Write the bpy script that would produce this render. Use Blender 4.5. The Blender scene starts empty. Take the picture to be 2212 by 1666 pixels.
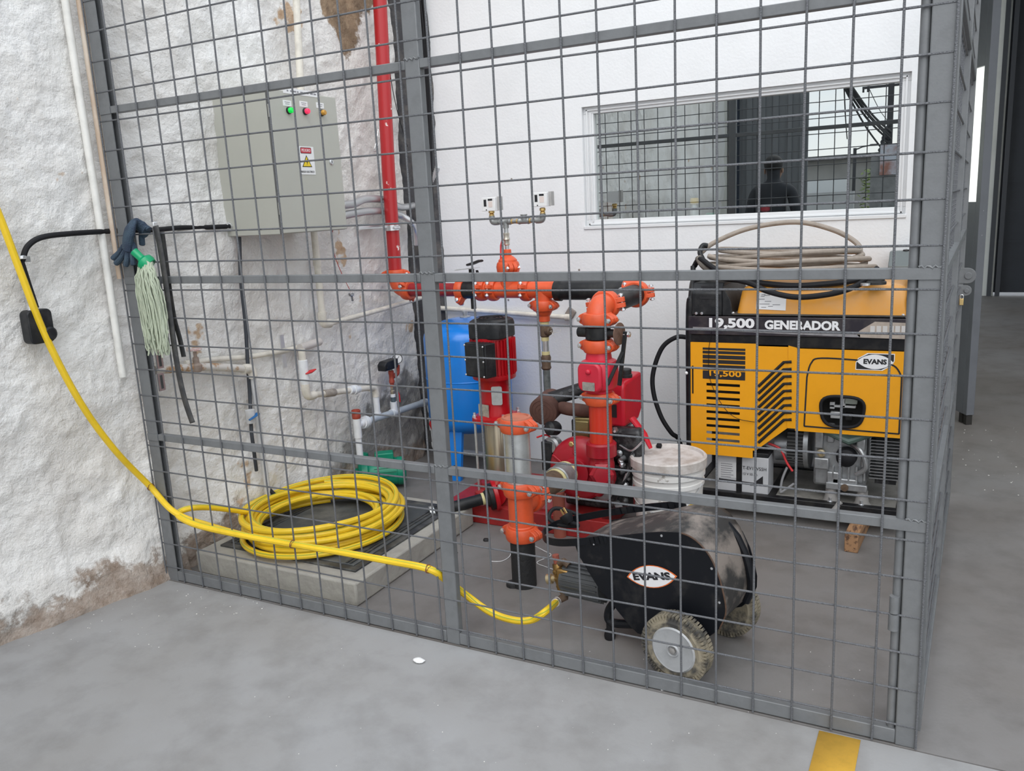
import bpy, bmesh, math, random
from mathutils import Vector, Matrix, Quaternion, noise
random.seed(7)
scene = bpy.context.scene
C = scene.collection
V = Vector
PI = math.pi

# ---------------------------------------------------------------- camera
CAM = V((2.6132, -2.0784, 1.3846)); F = 1795.8; YAW, PITCH, ROLL = -0.4889, -0.2107, -0.0520
_f = V((math.sin(YAW)*math.cos(PITCH), math.cos(YAW)*math.cos(PITCH), math.sin(PITCH)))
_r0 = V((math.cos(YAW), -math.sin(YAW), 0)); _u0 = _r0.cross(_f)
_r = _r0*math.cos(ROLL) + _u0*math.sin(ROLL); _u = _u0*math.cos(ROLL) - _r0*math.sin(ROLL)
cd = bpy.data.cameras.new('camera'); cam = bpy.data.objects.new('camera', cd); C.objects.link(cam)
cd.sensor_width = 36; cd.lens = 36*F/2212; cd.clip_start = 0.05; cd.clip_end = 400
cam.matrix_world = Matrix(((_r.x, _u.x, -_f.x, CAM.x), (_r.y, _u.y, -_f.y, CAM.y), (_r.z, _u.z, -_f.z, CAM.z), (0, 0, 0, 1)))
scene.camera = cam

# ---------------------------------------------------------------- world, light, exposure
w = bpy.data.worlds.new('sky'); scene.world = w; w.use_nodes = True
nt = w.node_tree; nt.nodes.clear()
out = nt.nodes.new('ShaderNodeOutputWorld'); bg = nt.nodes.new('ShaderNodeBackground')
tc = nt.nodes.new('ShaderNodeTexCoord'); sep = nt.nodes.new('ShaderNodeSeparateXYZ')
rampg = nt.nodes.new('ShaderNodeValToRGB'); nz = nt.nodes.new('ShaderNodeTexNoise'); rampc = nt.nodes.new('ShaderNodeValToRGB')
mp = nt.nodes.new('ShaderNodeMapping'); mp.inputs['Scale'].default_value = (1, 1, 2.5)
mix = nt.nodes.new('ShaderNodeMix'); mix.data_type = 'RGBA'
nt.links.new(tc.outputs['Generated'], sep.inputs[0]); nt.links.new(sep.outputs['Z'], rampg.inputs[0])
nt.links.new(tc.outputs['Generated'], mp.inputs[0]); nt.links.new(mp.outputs[0], nz.inputs[0])
nz.inputs['Scale'].default_value = 3.0; nz.inputs['Detail'].default_value = 6
rampg.color_ramp.elements[0].position = 0.0; rampg.color_ramp.elements[0].color = (0.80, 0.87, 0.95, 1)
rampg.color_ramp.elements[1].position = 0.6; rampg.color_ramp.elements[1].color = (0.46, 0.62, 0.85, 1)
rampc.color_ramp.elements[0].position = 0.36; rampc.color_ramp.elements[0].color = (0, 0, 0, 1)
rampc.color_ramp.elements[1].position = 0.60; rampc.color_ramp.elements[1].color = (1, 1, 1, 1)
nt.links.new(nz.outputs['Fac'], rampc.inputs[0]); nt.links.new(rampc.outputs[0], mix.inputs['Factor'])
nt.links.new(rampg.outputs[0], mix.inputs['A']); mix.inputs['B'].default_value = (1.0, 0.985, 0.955, 1)
nt.links.new(mix.outputs['Result'], bg.inputs[0]); bg.inputs[1].default_value = 1.45
nt.links.new(bg.outputs[0], out.inputs[0])
sd = bpy.data.lights.new('sun', 'SUN'); sun = bpy.data.objects.new('sun', sd); C.objects.link(sun)
sd.energy = 1.1; sd.angle = math.radians(50); sd.color = (1.0, 0.97, 0.92)
SUN_FROM = V((0.30, -0.85, 1.1))
sun.rotation_euler = SUN_FROM.to_track_quat('Z', 'Y').to_euler(); sun.location = (3, -6, 6)
vs = scene.view_settings
vs.view_transform = 'Standard'; vs.look = 'None'; vs.gamma = 1; vs.use_curve_mapping = False; vs.exposure = 0.42

# ---------------------------------------------------------------- helpers
def ray(px, py):
    return _r*((px-1106)/F) + _u*((833-py)/F) + _f
def Y(px, py, y):
    d = ray(px, py); return CAM + d*((y-CAM.y)/d.y)
def X(px, py, x):
    d = ray(px, py); return CAM + d*((x-CAM.x)/d.x)
def Z(px, py, z=0.0):
    d = ray(px, py); return CAM + d*((z-CAM.z)/d.z)

MATS = {}
def M(name, col, rough=0.5, metal=0.0, var=0.0, vscale=12, col2=None, lo=0.45, hi=0.65, bump=0.0, bscale=60, spec=0.5, coat=0.0, emit=0.0, aniso=None):
    if name in MATS: return MATS[name]
    m = bpy.data.materials.new(name); m.use_nodes = True; t = m.node_tree; b = t.nodes['Principled BSDF']
    b.inputs['Roughness'].default_value = rough; b.inputs['Metallic'].default_value = metal
    b.inputs['Specular IOR Level'].default_value = spec; b.inputs['Coat Weight'].default_value = coat
    c = tuple(col)+(1,)
    b.inputs['Base Color'].default_value = c
    if var or col2 or bump:
        co = t.nodes.new('ShaderNodeTexCoord'); vec = co.outputs['Object']
        if aniso:
            mpn = t.nodes.new('ShaderNodeMapping'); mpn.inputs['Scale'].default_value = aniso
            t.links.new(vec, mpn.inputs[0]); vec = mpn.outputs[0]
    if var or col2:
        n = t.nodes.new('ShaderNodeTexNoise'); n.inputs['Scale'].default_value = vscale; n.inputs['Detail'].default_value = 6; n.inputs['Roughness'].default_value = 0.65
        t.links.new(vec, n.inputs[0])
        r = t.nodes.new('ShaderNodeValToRGB'); r.color_ramp.elements[0].position = lo; r.color_ramp.elements[1].position = hi
        r.color_ramp.elements[0].color = c
        k = 1-var
        r.color_ramp.elements[1].color = (tuple(col2)+(1,)) if col2 else (col[0]*k, col[1]*k, col[2]*k, 1)
        t.links.new(n.outputs['Fac'], r.inputs[0]); t.links.new(r.outputs[0], b.inputs['Base Color'])
    if bump:
        n2 = t.nodes.new('ShaderNodeTexNoise'); n2.inputs['Scale'].default_value = bscale; n2.inputs['Detail'].default_value = 5
        t.links.new(vec, n2.inputs[0]); bp = t.nodes.new('ShaderNodeBump'); bp.inputs['Strength'].default_value = bump; bp.inputs['Distance'].default_value = 0.01
        t.links.new(n2.outputs['Fac'], bp.inputs['Height']); t.links.new(bp.outputs[0], b.inputs['Normal'])
    if emit:
        b.inputs['Emission Color'].default_value = c; b.inputs['Emission Strength'].default_value = emit
    MATS[name] = m; return m

def frame(axis):
    a = V(axis).normalized(); h = V((0, 0, 1)) if abs(a.z) < 0.9 else V((1, 0, 0))
    u = h.cross(a).normalized(); v = a.cross(u); return u, v, a

class B:
    """collects shapes in world space; build() links them as one mesh object"""
    def __init__(s): s.v = []; s.f = []
    def add(s, vs, fs):
        o = len(s.v); s.v += [V(p) for p in vs]; s.f += [tuple(i+o for i in f) for f in fs]; return s
    def box(s, c, d, R=None):
        c = V(c); hx, hy, hz = d[0]/2, d[1]/2, d[2]/2
        p = [V((x, y, z)) for x in (-hx, hx) for y in (-hy, hy) for z in (-hz, hz)]
        if R is not None: p = [R @ q for q in p]
        return s.add([c+q for q in p], [(0,1,3,2),(4,6,7,5),(0,4,5,1),(2,3,7,6),(0,2,6,4),(1,5,7,3)])
    def bb(s, x0, x1, y0, y1, z0, z1): return s.box(((x0+x1)/2, (y0+y1)/2, (z0+z1)/2), (x1-x0, y1-y0, z1-z0))
    def beam(s, p0, p1, wd, ht, up=(0, 0, 1)):
        p0, p1 = V(p0), V(p1); a = (p1-p0); L = a.length; a.normalize(); u = V(up).cross(a)
        if u.length < 1e-4: u = V((1, 0, 0)).cross(a)
        u.normalize(); v = a.cross(u)
        return s.box((p0+p1)/2, (wd, ht, L), Matrix((u, v, a)).transposed())
    def cyl(s, p0, p1, r, r1=None, n=16, caps=True):
        p0, p1 = V(p0), V(p1); r1 = r if r1 is None else r1; u, v, a = frame(p1-p0)
        vs = []
        for p, q in ((p0, r), (p1, r1)):
            vs += [p + u*(q*math.cos(2*PI*i/n)) + v*(q*math.sin(2*PI*i/n)) for i in range(n)]
        fs = [(i, (i+1) % n, n+(i+1) % n, n+i) for i in range(n)]
        if caps: fs += [tuple(range(n-1, -1, -1)), tuple(range(n, 2*n))]
        return s.add(vs, fs)
    def lathe(s, o, axis, prof, n=24, sq=None):
        """prof: (radius, height) along axis; sq: superellipse exponent for rounded-square sections"""
        o = V(o); u, v, a = frame(axis); vs = []; fs = []
        for r, h in prof:
            for i in range(n):
                t = 2*PI*i/n; c_, s_ = math.cos(t), math.sin(t); k = 1
                if sq: k = (abs(c_)**sq + abs(s_)**sq)**(-1/sq)
                vs.append(o + a*h + u*(r*k*c_) + v*(r*k*s_))
        for j in range(len(prof)-1):
            for i in range(n): fs.append((j*n+i, j*n+(i+1) % n, (j+1)*n+(i+1) % n, (j+1)*n+i))
        if prof[0][0] > 1e-6: fs.append(tuple(range(n-1, -1, -1)))
        if prof[-1][0] > 1e-6: fs.append(tuple((len(prof)-1)*n+i for i in range(n)))
        return s.add(vs, fs)
    def tube(s, pts, r, n=8, closed=False, caps=True, flat=None):
        pts = [V(p) for p in pts]; m = len(pts); vs = []; fs = []
        rr = r if isinstance(r, (list, tuple)) else [r]*m
        tan = []
        for i in range(m):
            a = pts[(i+1) % m] if (closed or i < m-1) else pts[i]; b = pts[i-1] if (closed or i > 0) else pts[i]
            d = a-b; tan.append(d.normalized() if d.length > 1e-9 else V((0, 0, 1)))
        u, v, _ = frame(tan[0])
        for i in range(m):
            if i: 
                q = tan[i-1].rotation_difference(tan[i]); u = q @ u; v = q @ v
            for k in range(n):
                t = 2*PI*k/n; vs.append(pts[i] + u*(rr[i]*math.cos(t)) + v*(rr[i]*math.sin(t)*(flat or 1)))
        for i in range(m if closed else m-1):
            j = (i+1) % m; sh = 0
            if closed and j == 0:
                best = min(range(n), key=lambda q_: (vs[q_]-vs[i*n]).length); sh = best
            for k in range(n): fs.append((i*n+k, i*n+(k+1) % n, j*n+(k+1+sh) % n, j*n+(k+sh) % n))
        if not closed and caps: fs += [tuple(range(n-1, -1, -1)), tuple((m-1)*n+k for k in range(n))]
        return s.add(vs, fs)
    def prism(s, poly, o, u, v, d):
        """polygon (list of 2d) in plane o,u,v extruded by vector d"""
        o, u, v, d = V(o), V(u), V(v), V(d); n = len(poly)
        a = [o+u*p[0]+v*p[1] for p in poly]
        return s.add(a+[p+d for p in a], [tuple(range(n-1, -1, -1)), tuple(range(n, 2*n))]+[(i, (i+1) % n, n+(i+1) % n, n+i) for i in range(n)])
    def ringplate(s, outer, inner, o, u, v, d):
        """plate with a hole; outer and inner have the same count"""
        o, u, v, d = V(o), V(u), V(v), V(d); n = len(outer)
        P = lambda q: o+u*q[0]+v*q[1]
        a = [P(q) for q in outer]; b = [P(q) for q in inner]
        vs = a+b+[p+d for p in a]+[p+d for p in b]; fs = []
        for i in range(n):
            j = (i+1) % n
            fs += [(i, n+i, n+j, j), (2*n+i, 2*n+j, 3*n+j, 3*n+i), (i, j, 2*n+j, 2*n+i), (n+i, 3*n+i, 3*n+j, n+j)]
        return s.add(vs, fs)
    def sphere(s, c, r, n=16, m=8, sc=(1, 1, 1)):
        prof = [(r*math.sin(PI*i/m), -r*math.cos(PI*i/m)) for i in range(m+1)]
        k = len(s.v); s.lathe((0, 0, 0), (0, 0, 1), prof, n)
        for i in range(k, len(s.v)): q = s.v[i]; s.v[i] = V((q.x*sc[0], q.y*sc[1], q.z*sc[2]))+V(c)
        return s
    def grid(s, fn, nu, nv):
        """surface from fn(u,v) on 0..1"""
        o = [fn(i/nu, j/nv) for j in range(nv+1) for i in range(nu+1)]
        return s.add(o, [(j*(nu+1)+i, j*(nu+1)+i+1, (j+1)*(nu+1)+i+1, (j+1)*(nu+1)+i) for j in range(nv) for i in range(nu)])
    def rot(s, c, axis, ang, start=0):
        q = Quaternion(V(axis), ang); c = V(c)
        for i in range(start, len(s.v)): s.v[i] = c + q @ (s.v[i]-c)
        return s
    def build(s, name, mat, parent=None, bevel=0, sharp=32, seg=2, thick=0, label=None):
        me = bpy.data.meshes.new(name)
        lo = V([min(p[k] for p in s.v) for k in range(3)]); hi = V([max(p[k] for p in s.v) for k in range(3)])
        ctr = (lo+hi)/2
        me.from_pydata([p-ctr for p in s.v], [], s.f); me.update()
        bm = bmesh.new(); bm.from_mesh(me); bmesh.ops.remove_doubles(bm, verts=bm.verts, dist=1e-6); bmesh.ops.recalc_face_normals(bm, faces=bm.faces); bm.to_mesh(me); bm.free()
        for p in me.polygons: p.use_smooth = True
        me.set_sharp_from_angle(angle=math.radians(sharp))
        me.materials.append(mat)
        o = bpy.data.objects.new(name, me); C.objects.link(o); o.location = ctr
        if parent is not None: attach(o, parent)
        if thick:
            md = o.modifiers.new('solid', 'SOLIDIFY'); md.thickness = thick; md.offset = 0
        if bevel:
            md = o.modifiers.new('bevel', 'BEVEL'); md.width = bevel; md.segments = seg; md.limit_method = 'ANGLE'; md.angle_limit = math.radians(40); md.harden_normals = False
        if label: o['label'] = label
        return o

def wpos(o):
    p = V(o.location)
    while o.parent: o = o.parent; p = p + V(o.location)
    return p
def attach(o, parent):
    """every object here is unrotated, so the local place is a plain difference"""
    o.location = V(o.location) - wpos(parent); o.parent = parent
def tag(o, label, cat, group=None, kind=None):
    o['label'] = label; o['category'] = cat
    if group: o['group'] = group
    if kind: o['kind'] = kind
    return o
def thing(name, label, cat, loc, group=None):
    o = bpy.data.objects.new(name, None); C.objects.link(o); o.location = loc; o.empty_display_size = 0.05
    return tag(o, label, cat, group)
def struct(o): o['kind'] = 'structure'; return o

def rrect(w, h, r, n=5, c=(0, 0)):
    p = []
    for k, (sx, sy) in enumerate(((1, 1), (-1, 1), (-1, -1), (1, -1))):
        for i in range(n+1):
            t = PI/2*(k + i/n); p.append((c[0]+sx*(w/2-r)+r*math.cos(t), c[1]+sy*(h/2-r)+r*math.sin(t)))
    return p
def circ(r, n=16, c=(0, 0)): return [(c[0]+r*math.cos(2*PI*i/n), c[1]+r*math.sin(2*PI*i/n)) for i in range(n)]
def smooth_path(pts, k=8, closed=False):
    pts = [V(p) for p in pts]; n = len(pts); o = []
    rng = range(n if closed else n-1)
    for i in rng:
        p0 = pts[(i-1) % n] if (closed or i > 0) else pts[0]; p1 = pts[i]; p2 = pts[(i+1) % n]; p3 = pts[(i+2) % n] if (closed or i < n-2) else pts[-1]
        for j in range(k):
            t = j/k; o.append(0.5*((2*p1)+(p2-p0)*t+(2*p0-5*p1+4*p2-p3)*t*t+(3*p1-p0-3*p2+p3)*t**3))
    if not closed: o.append(pts[-1])
    return o
def text(s, size, o, u, v, mat, parent, name='lettering', depth=0.0006, bold=0.0, width=None, align='CENTER'):
    """flat lettering as mesh: o is the middle of the line's baseline box, u along, v up"""
    cu = bpy.data.curves.new('t', 'FONT'); cu.body = s; cu.size = size; cu.align_x = align; cu.align_y = 'CENTER'; cu.extrude = depth/2; cu.offset = bold; cu.resolution_u = 3
    ob = bpy.data.objects.new('t', cu); me = bpy.data.meshes.new_from_object(ob)
    bpy.data.objects.remove(ob); bpy.data.curves.remove(cu)
    u, v = V(u).normalized(), V(v).normalized(); nrm = u.cross(v)
    xs = [p.co.x for p in me.vertices]; k = 1
    if width: k = width/(max(xs)-min(xs))
    for p in me.vertices: p.co = u*(p.co.x*k)+v*p.co.y+nrm*p.co.z
    me.name = name; me.materials.clear(); me.materials.append(mat)
    ob = bpy.data.objects.new(name, me); C.objects.link(ob); ob.location = o
    if parent is not None: attach(ob, parent)
    return ob
def bolt(parent, p, axis, r=0.006, L=0.05, mat=None, name='bolt'):
    a = V(axis).normalized(); b = B(); p = V(p)
    b.cyl(p-a*L/2, p+a*L/2, r*0.6, n=8); b.lathe(p+a*(L/2-0.010), a, [(r*1.3, 0), (r*1.3, 0.007), (r*0.7, 0.009)], 6); b.lathe(p-a*(L/2-0.010), -a, [(r*1.3, 0), (r*1.3, 0.007), (r*0.7, 0.009)], 6)
    return b.build(name, mat or M('zinc', (0.75, 0.76, 0.78), 0.3, 0.9), parent)
def coupling(parent, c, axis, r, ear, mat, w=0.045, name='coupling'):
    """grooved pipe coupling: split ring with two bolted ears; ear is the direction the ears point in"""
    c = V(c); a = V(axis).normalized(); e = V(ear); e = (e-a*e.dot(a)).normalized(); q = a.cross(e)
    b = B(); h = w/2
    b.lathe(c, a, [(r, -h), (r+0.009, -h), (r+0.013, -h*0.7), (r+0.015, -h*0.2), (r+0.015, h*0.2), (r+0.013, h*0.7), (r+0.009, h), (r, h)], 28)
    for sg in (-1, 1):
        for s2 in (-1, 1):
            poly = [(r*0.80, -h*0.92), (r+0.010, -h*0.92), (r+0.026, -h*0.66), (r+0.036, -h*0.30), (r+0.038, 0), (r+0.036, h*0.30), (r+0.026, h*0.66), (r+0.010, h*0.92), (r*0.80, h*0.92)]
            b.prism(poly, c+q*(s2*0.0015), e*sg, a, q*(s2*0.019))
            b.prism([(r*0.55, -h*0.85), (r*0.98, -h*0.85), (r*0.98, h*0.85), (r*0.55, h*0.85)], c+q*(s2*0.012), e*sg, a, q*(s2*(r*0.42)))
    o = b.build(name, mat, parent, bevel=0.002)
    for sg in (-1, 1): bolt(o, c+e*(sg*(r+0.024)), q, 0.0078, 0.072)
    return o

# ================================================================ the setting
grey_paint = M('fence_grey', (0.155, 0.162, 0.168), 0.45, 0.0, var=0.12, vscale=25, bump=0.05, bscale=200)
white_wall = M('white_wall', (0.80, 0.81, 0.82), 0.6, var=0.05, vscale=3, bump=0.12, bscale=90)

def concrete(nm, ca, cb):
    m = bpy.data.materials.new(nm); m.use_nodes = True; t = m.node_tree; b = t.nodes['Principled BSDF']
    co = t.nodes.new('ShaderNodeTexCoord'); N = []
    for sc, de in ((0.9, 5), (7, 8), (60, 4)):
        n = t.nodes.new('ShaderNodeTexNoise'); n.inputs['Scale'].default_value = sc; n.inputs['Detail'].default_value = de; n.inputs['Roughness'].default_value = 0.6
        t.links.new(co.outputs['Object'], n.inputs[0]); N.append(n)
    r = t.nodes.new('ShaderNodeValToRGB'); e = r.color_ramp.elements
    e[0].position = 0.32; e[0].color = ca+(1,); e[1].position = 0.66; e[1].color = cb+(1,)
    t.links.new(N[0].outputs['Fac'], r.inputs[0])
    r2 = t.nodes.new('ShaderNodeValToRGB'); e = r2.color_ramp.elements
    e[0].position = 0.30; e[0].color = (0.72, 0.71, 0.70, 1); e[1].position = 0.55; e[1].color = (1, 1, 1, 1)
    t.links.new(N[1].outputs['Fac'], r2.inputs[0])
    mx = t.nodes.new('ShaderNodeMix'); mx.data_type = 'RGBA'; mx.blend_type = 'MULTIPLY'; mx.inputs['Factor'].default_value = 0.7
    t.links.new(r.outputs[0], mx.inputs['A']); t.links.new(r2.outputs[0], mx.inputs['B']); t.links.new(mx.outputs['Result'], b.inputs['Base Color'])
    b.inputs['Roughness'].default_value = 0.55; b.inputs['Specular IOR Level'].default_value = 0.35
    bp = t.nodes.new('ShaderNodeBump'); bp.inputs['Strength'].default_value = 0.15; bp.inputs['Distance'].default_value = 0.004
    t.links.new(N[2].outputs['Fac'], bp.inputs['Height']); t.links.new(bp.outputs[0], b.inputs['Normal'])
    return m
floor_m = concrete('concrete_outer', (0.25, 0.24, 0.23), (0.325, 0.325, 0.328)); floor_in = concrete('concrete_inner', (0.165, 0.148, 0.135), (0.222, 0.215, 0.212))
struct(B().bb(-1.0, 7.0, -8.0, -0.004, -0.10, 0.0).build('floor', floor_m))
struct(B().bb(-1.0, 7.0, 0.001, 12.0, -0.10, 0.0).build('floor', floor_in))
struct(B().bb(-1.0, 7.0, -0.004, 0.001, -0.10, -0.004).build('floor_joint', M('joint_fill', (0.12, 0.115, 0.11), 0.9)))

# rough plastered stone wall on the left: a relief surface
def wall_x(y, z):
    base = -0.165 if y < 0 else (-0.165 + 0.10*min(1, y/0.35))
    b0 = 0.0
    if z < 0.45: b0 = 0.06*(1-z/0.45)**1.5*(1.0 if y < 0.1 else 0.35)
    if y < -0.1: base -= 0.25*min(1.5, (-0.1-y))*max(0.0, 1-z/1.4)*0.9
    p = V((0.3, y, z))
    n = noise.fractal(p*1.7, 1.0, 2.0, 3)*0.030 + abs(noise.noise(p*5.0+V((3, 1, 7))))*0.022 + noise.fractal(p*11.0, 1.0, 2.1, 4)*0.009
    rg_ = 1-abs(noise.noise(p*7.5+V((9, 2, 4)))); n += 0.009*rg_**4-0.003
    rg2 = 1-abs(noise.noise(p*17.0+V((1, 8, 3)))); n += 0.0045*rg2**3-0.002
    n += (noise.noise(p*30.0))*0.0040
    if z > 0.5: n *= 0.8
    return base + b0 + n*0.8
def stone_plaster():
    m = bpy.data.materials.new('whitewashed_stone'); m.use_nodes = True; t = m.node_tree; b = t.nodes['Principled BSDF']
    L = t.links.new
    g = t.nodes.new('ShaderNodeNewGeometry'); sp = t.nodes.new('ShaderNodeSeparateXYZ'); L(g.outputs['Position'], sp.inputs[0])
    def nz(sc, de=6, ro=0.6):
        n = t.nodes.new('ShaderNodeTexNoise'); n.inputs['Scale'].default_value = sc; n.inputs['Detail'].default_value = de; n.inputs['Roughness'].default_value = ro; L(g.outputs['Position'], n.inputs[0]); return n.outputs['Fac']
    def math_(op, a, b_):
        n = t.nodes.new('ShaderNodeMath'); n.operation = op
        for k, q in enumerate((a, b_)):
            if isinstance(q, (int, float)): n.inputs[k].default_value = q
            else: L(q, n.inputs[k])
        return n.outputs[0]
    def ramp(f, p0, c0, p1, c1):
        r = t.nodes.new('ShaderNodeValToRGB'); e = r.color_ramp.elements; e[0].position = p0; e[1].position = p1
        e[0].color = tuple(c0)+(1,); e[1].color = tuple(c1)+(1,); L(f, r.inputs[0]); return r.outputs[0]
    def mixc(f, a, b_):
        n = t.nodes.new('ShaderNodeMix'); n.data_type = 'RGBA'
        L(f, n.inputs['Factor']); L(a, n.inputs['A']); L(b_, n.inputs['B']); return n.outputs['Result']
    white = ramp(nz(2.3), 0.30, (0.66, 0.63, 0.59), 0.58, (0.83, 0.82, 0.80))
    warm = ramp(nz(6, 8), 0.3, (0.50, 0.43, 0.37), 0.62, (0.78, 0.75, 0.71))
    stone = ramp(nz(14, 8, 0.7), 0.3, (0.20, 0.14, 0.10), 0.7, (0.46, 0.40, 0.35))
    # thin wash far inside, towards the corner: the warm stone shows through
    inner = ramp(math_('ADD', math_('MULTIPLY', sp.outputs['Y'], 0.32), math_('MULTIPLY', nz(3.1), 0.55)), 0.60, (0, 0, 0), 0.98, (0.5, 0.5, 0.5))
    c = mixc(inner, white, warm)
    # ragged lower edge where the wash has come off
    hz = math_('ADD', sp.outputs['Z'], math_('MULTIPLY', math_('SUBTRACT', nz(4.5, 9, 0.7), 0.5), -0.55))
    far_ = t.nodes.new('ShaderNodeMapRange'); far_.inputs['From Min'].default_value = 0.75; far_.inputs['From Max'].default_value = 1.6; far_.inputs['To Max'].default_value = 0.36; far_.interpolation_type = 'SMOOTHSTEP'; L(sp.outputs['Y'], far_.inputs['Value'])
    damp = ramp(math_('SUBTRACT', math_('ADD', hz, math_('MULTIPLY', math_('SUBTRACT', nz(1.9, 3), 0.5), 0.5)), far_.outputs[0]), 0.05, (0.9, 0.9, 0.9), 0.10, (0, 0, 0))
    c = mixc(damp, c, ramp(nz(17, 8, 0.7), 0.3, (0.20, 0.19, 0.18), 0.7, (0.40, 0.38, 0.35)))
    low = ramp(hz, 0.10, (1, 1, 1), 0.145, (0, 0, 0))
    c = mixc(low, c, stone)
    # bare earth and stone patch high up beside the riser
    dy = math_('MULTIPLY', math_('ABSOLUTE', math_('SUBTRACT', sp.outputs['Y'], 1.42), 0), 0.8)
    hi = math_('SUBTRACT', math_('ADD', sp.outputs['Z'], math_('MULTIPLY', math_('SUBTRACT', nz(4, 7, 0.65), 0.5), 0.6)), dy)
    patch = ramp(math_('SUBTRACT', hi, 1.60), 0.57, (0, 0, 0), 0.60, (1, 1, 1))
    earth = ramp(nz(9, 8, 0.7), 0.3, (0.13, 0.09, 0.06), 0.65, (0.36, 0.26, 0.17))
    c = mixc(patch, c, earth)
    # rust and damp spots
    sp1 = ramp(nz(3.7, 4), 0.675, (0, 0, 0), 0.70, (0.8, 0.8, 0.8))
    rust = ramp(nz(30, 5), 0.3, (0.42, 0.22, 0.08), 0.7, (0.62, 0.45, 0.28))
    c = mixc(sp1, c, rust)
    L(c, b.inputs['Base Color']); b.inputs['Roughness'].default_value = 0.75; b.inputs['Specular IOR Level'].default_value = 0.3
    bp = t.nodes.new('ShaderNodeBump'); bp.inputs['Strength'].default_value = 0.8; bp.inputs['Distance'].default_value = 0.018
    L(math_('ADD', nz(22, 8, 0.62), math_('MULTIPLY', nz(70, 6, 0.6), 0.4)), bp.inputs['Height']); L(bp.outputs[0], b.inputs['Normal'])
    return m
stone_m = stone_plaster()
sw = B()
y0, y1, z1 = -2.4, 1.805, 3.5
ny, nzv = 450, 360
sw.grid(lambda a, b_: V((wall_x(y0+(y1-y0)*a, z1*b_), y0+(y1-y0)*a, z1*b_)), ny, nzv)
wl = struct(sw.build('wall_left', stone_m, sharp=180))
# the same wall runs on behind the viewer, plainer
ext = B().grid(lambda a, b_: V((wall_x(-5.6+3.2*a, 3.4*b_), -5.6+3.2*a, 3.4*b_)), 90, 90)
struct(ext.build('wall_left', stone_m, sharp=180))
struct(B().bb(-0.9, -0.40, -5.6, 1.96, 0, 3.6).build('wall_left_core', stone_m))

# white wall at the back with the window opening
WY = 1.93
wx0, wx1, wz0, wz1 = 0.952, 2.433, 1.262, 1.853
wb = B()
wb.bb(0.085, wx0, WY, WY+0.12, 0, 3.6); wb.bb(wx1, 2.668, WY, WY+0.12, 0, 3.6)
wb.bb(wx0, wx1, WY, WY+0.12, 0, wz0); wb.bb(wx0, wx1, WY, WY+0.12, wz1, 3.6)
struct(wb.build('wall_back', white_wall))
# dark unplastered gap between stone wall and white wall
gap_m = M('dark_gap', (0.055, 0.055, 0.06), 0.8, var=0, col2=(0.14, 0.13, 0.12), vscale=9, bump=0.5, bscale=25)
gp = B().grid(lambda a, b_: V((-0.30+0.405*a, 1.76+0.19*a+0.02*noise.noise(V((a*9, b_*24, 2))), 3.6*b_)), 12, 120)
struct(gp.build('trim_1', gap_m, sharp=180, thick=0.02))
# ceiling added unseen to keep sky light out; far end wall of the passage
ceil_m = M('sky_block_paint', (0.55, 0.56, 0.57), 0.8)
struct(B().bb(-0.9, 7.0, 1.93, 12.0, 3.6, 3.75).build('sky_block_ceiling', ceil_m))
far_m = M('far_wall', (0.72, 0.74, 0.70), 0.7, var=0.1, vscale=3)
struct(B().bb(2.0, 3.11, 9.9, 10.05, 0, 3.6).build('wall_far', far_m))
struct(B().bb(4.6, 7.0, 9.9, 10.05, 0, 3.6).build('wall_far', far_m))
struct(B().bb(6.9, 7.0, -1.0, 12.0, 0, 3.6).build('wall_right', far_m))

# ================================================================ fence
RAILS = (0.030, 0.593, 1.193, 1.793, 2.393)
wire_m = M('wire_grey', (0.13, 0.135, 0.145), 0.45, 0.2, bump=0.5, bscale=320)
fence = thing('wire_mesh_fence', 'grey welded wire mesh fence across the front of the pump bay', 'fence', (1.25, 0.015, 0))
b = B().bb(-0.094, -0.040, 0.004, 0.007, 0.0, 2.42); b.bb(-0.094, -0.091, 0.007, 0.030, 0.0, 2.42); b.bb(-0.091, -0.040, 0.027, 0.030, 0.0, 2.42)
b.build('post', grey_paint, fence)
for x0, x1 in ((1.214, 1.264), (2.552, 2.602)):
    B().bb(x0, x1, 0.004, 0.030, 0.0, 2.42).build('post', grey_paint, fence, bevel=0.003)
for z in RAILS:
    for x0, x1 in ((-0.040, 1.214), (1.264, 2.552)):
        B().bb(x0, x1, 0.004, 0.029, z-0.0125 if z > 0.1 else 0.004, z+0.0125).build('rail', grey_paint, fence, bevel=0.002)
for z in RAILS[1:]:
    B().bb(-0.094, -0.038, 0.001, 0.005, z-0.013, z+0.013).build('weld_plate', grey_paint, fence)
    B().bb(2.50, 2.602, 0.001, 0.005, z-0.013, z+0.013).build('weld_plate', grey_paint, fence)
def bead(x, y, z, L, horiz=True):
    b = B(); n = 9
    pts = [V((x+L*(i/n-0.5), y, z+0.0035*math.sin(i*2.3))) if horiz else V((x+0.0035*math.sin(i*2.3), y, z+L*(i/n-0.5))) for i in range(n+1)]
    b.tube(pts, [0.003+0.001*math.sin(i*1.7) for i in range(n+1)], 6); return b.build('weld_bead', grey_paint, fence)
for z in RAILS[1:4]:
    bead(1.239, 0.004, z+0.015, 0.05); bead(2.577, 0.003, z+0.015, 0.05)
rnd = random.Random(3)
ZW = [0.057+0.1*(17-j) for j in range(-6, 18)]
for i in range(-1, 27):
    x = i*0.1; ph = rnd.uniform(0, 6)
    pts = [V((x+0.0012*math.sin(ph+z*3.1), -0.0005, z)) for z in [0.004+2.4*k/24 for k in range(25)]]
    B().tube(pts, 0.0031, 7).build('vertical_wire', wire_m, fence)
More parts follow.
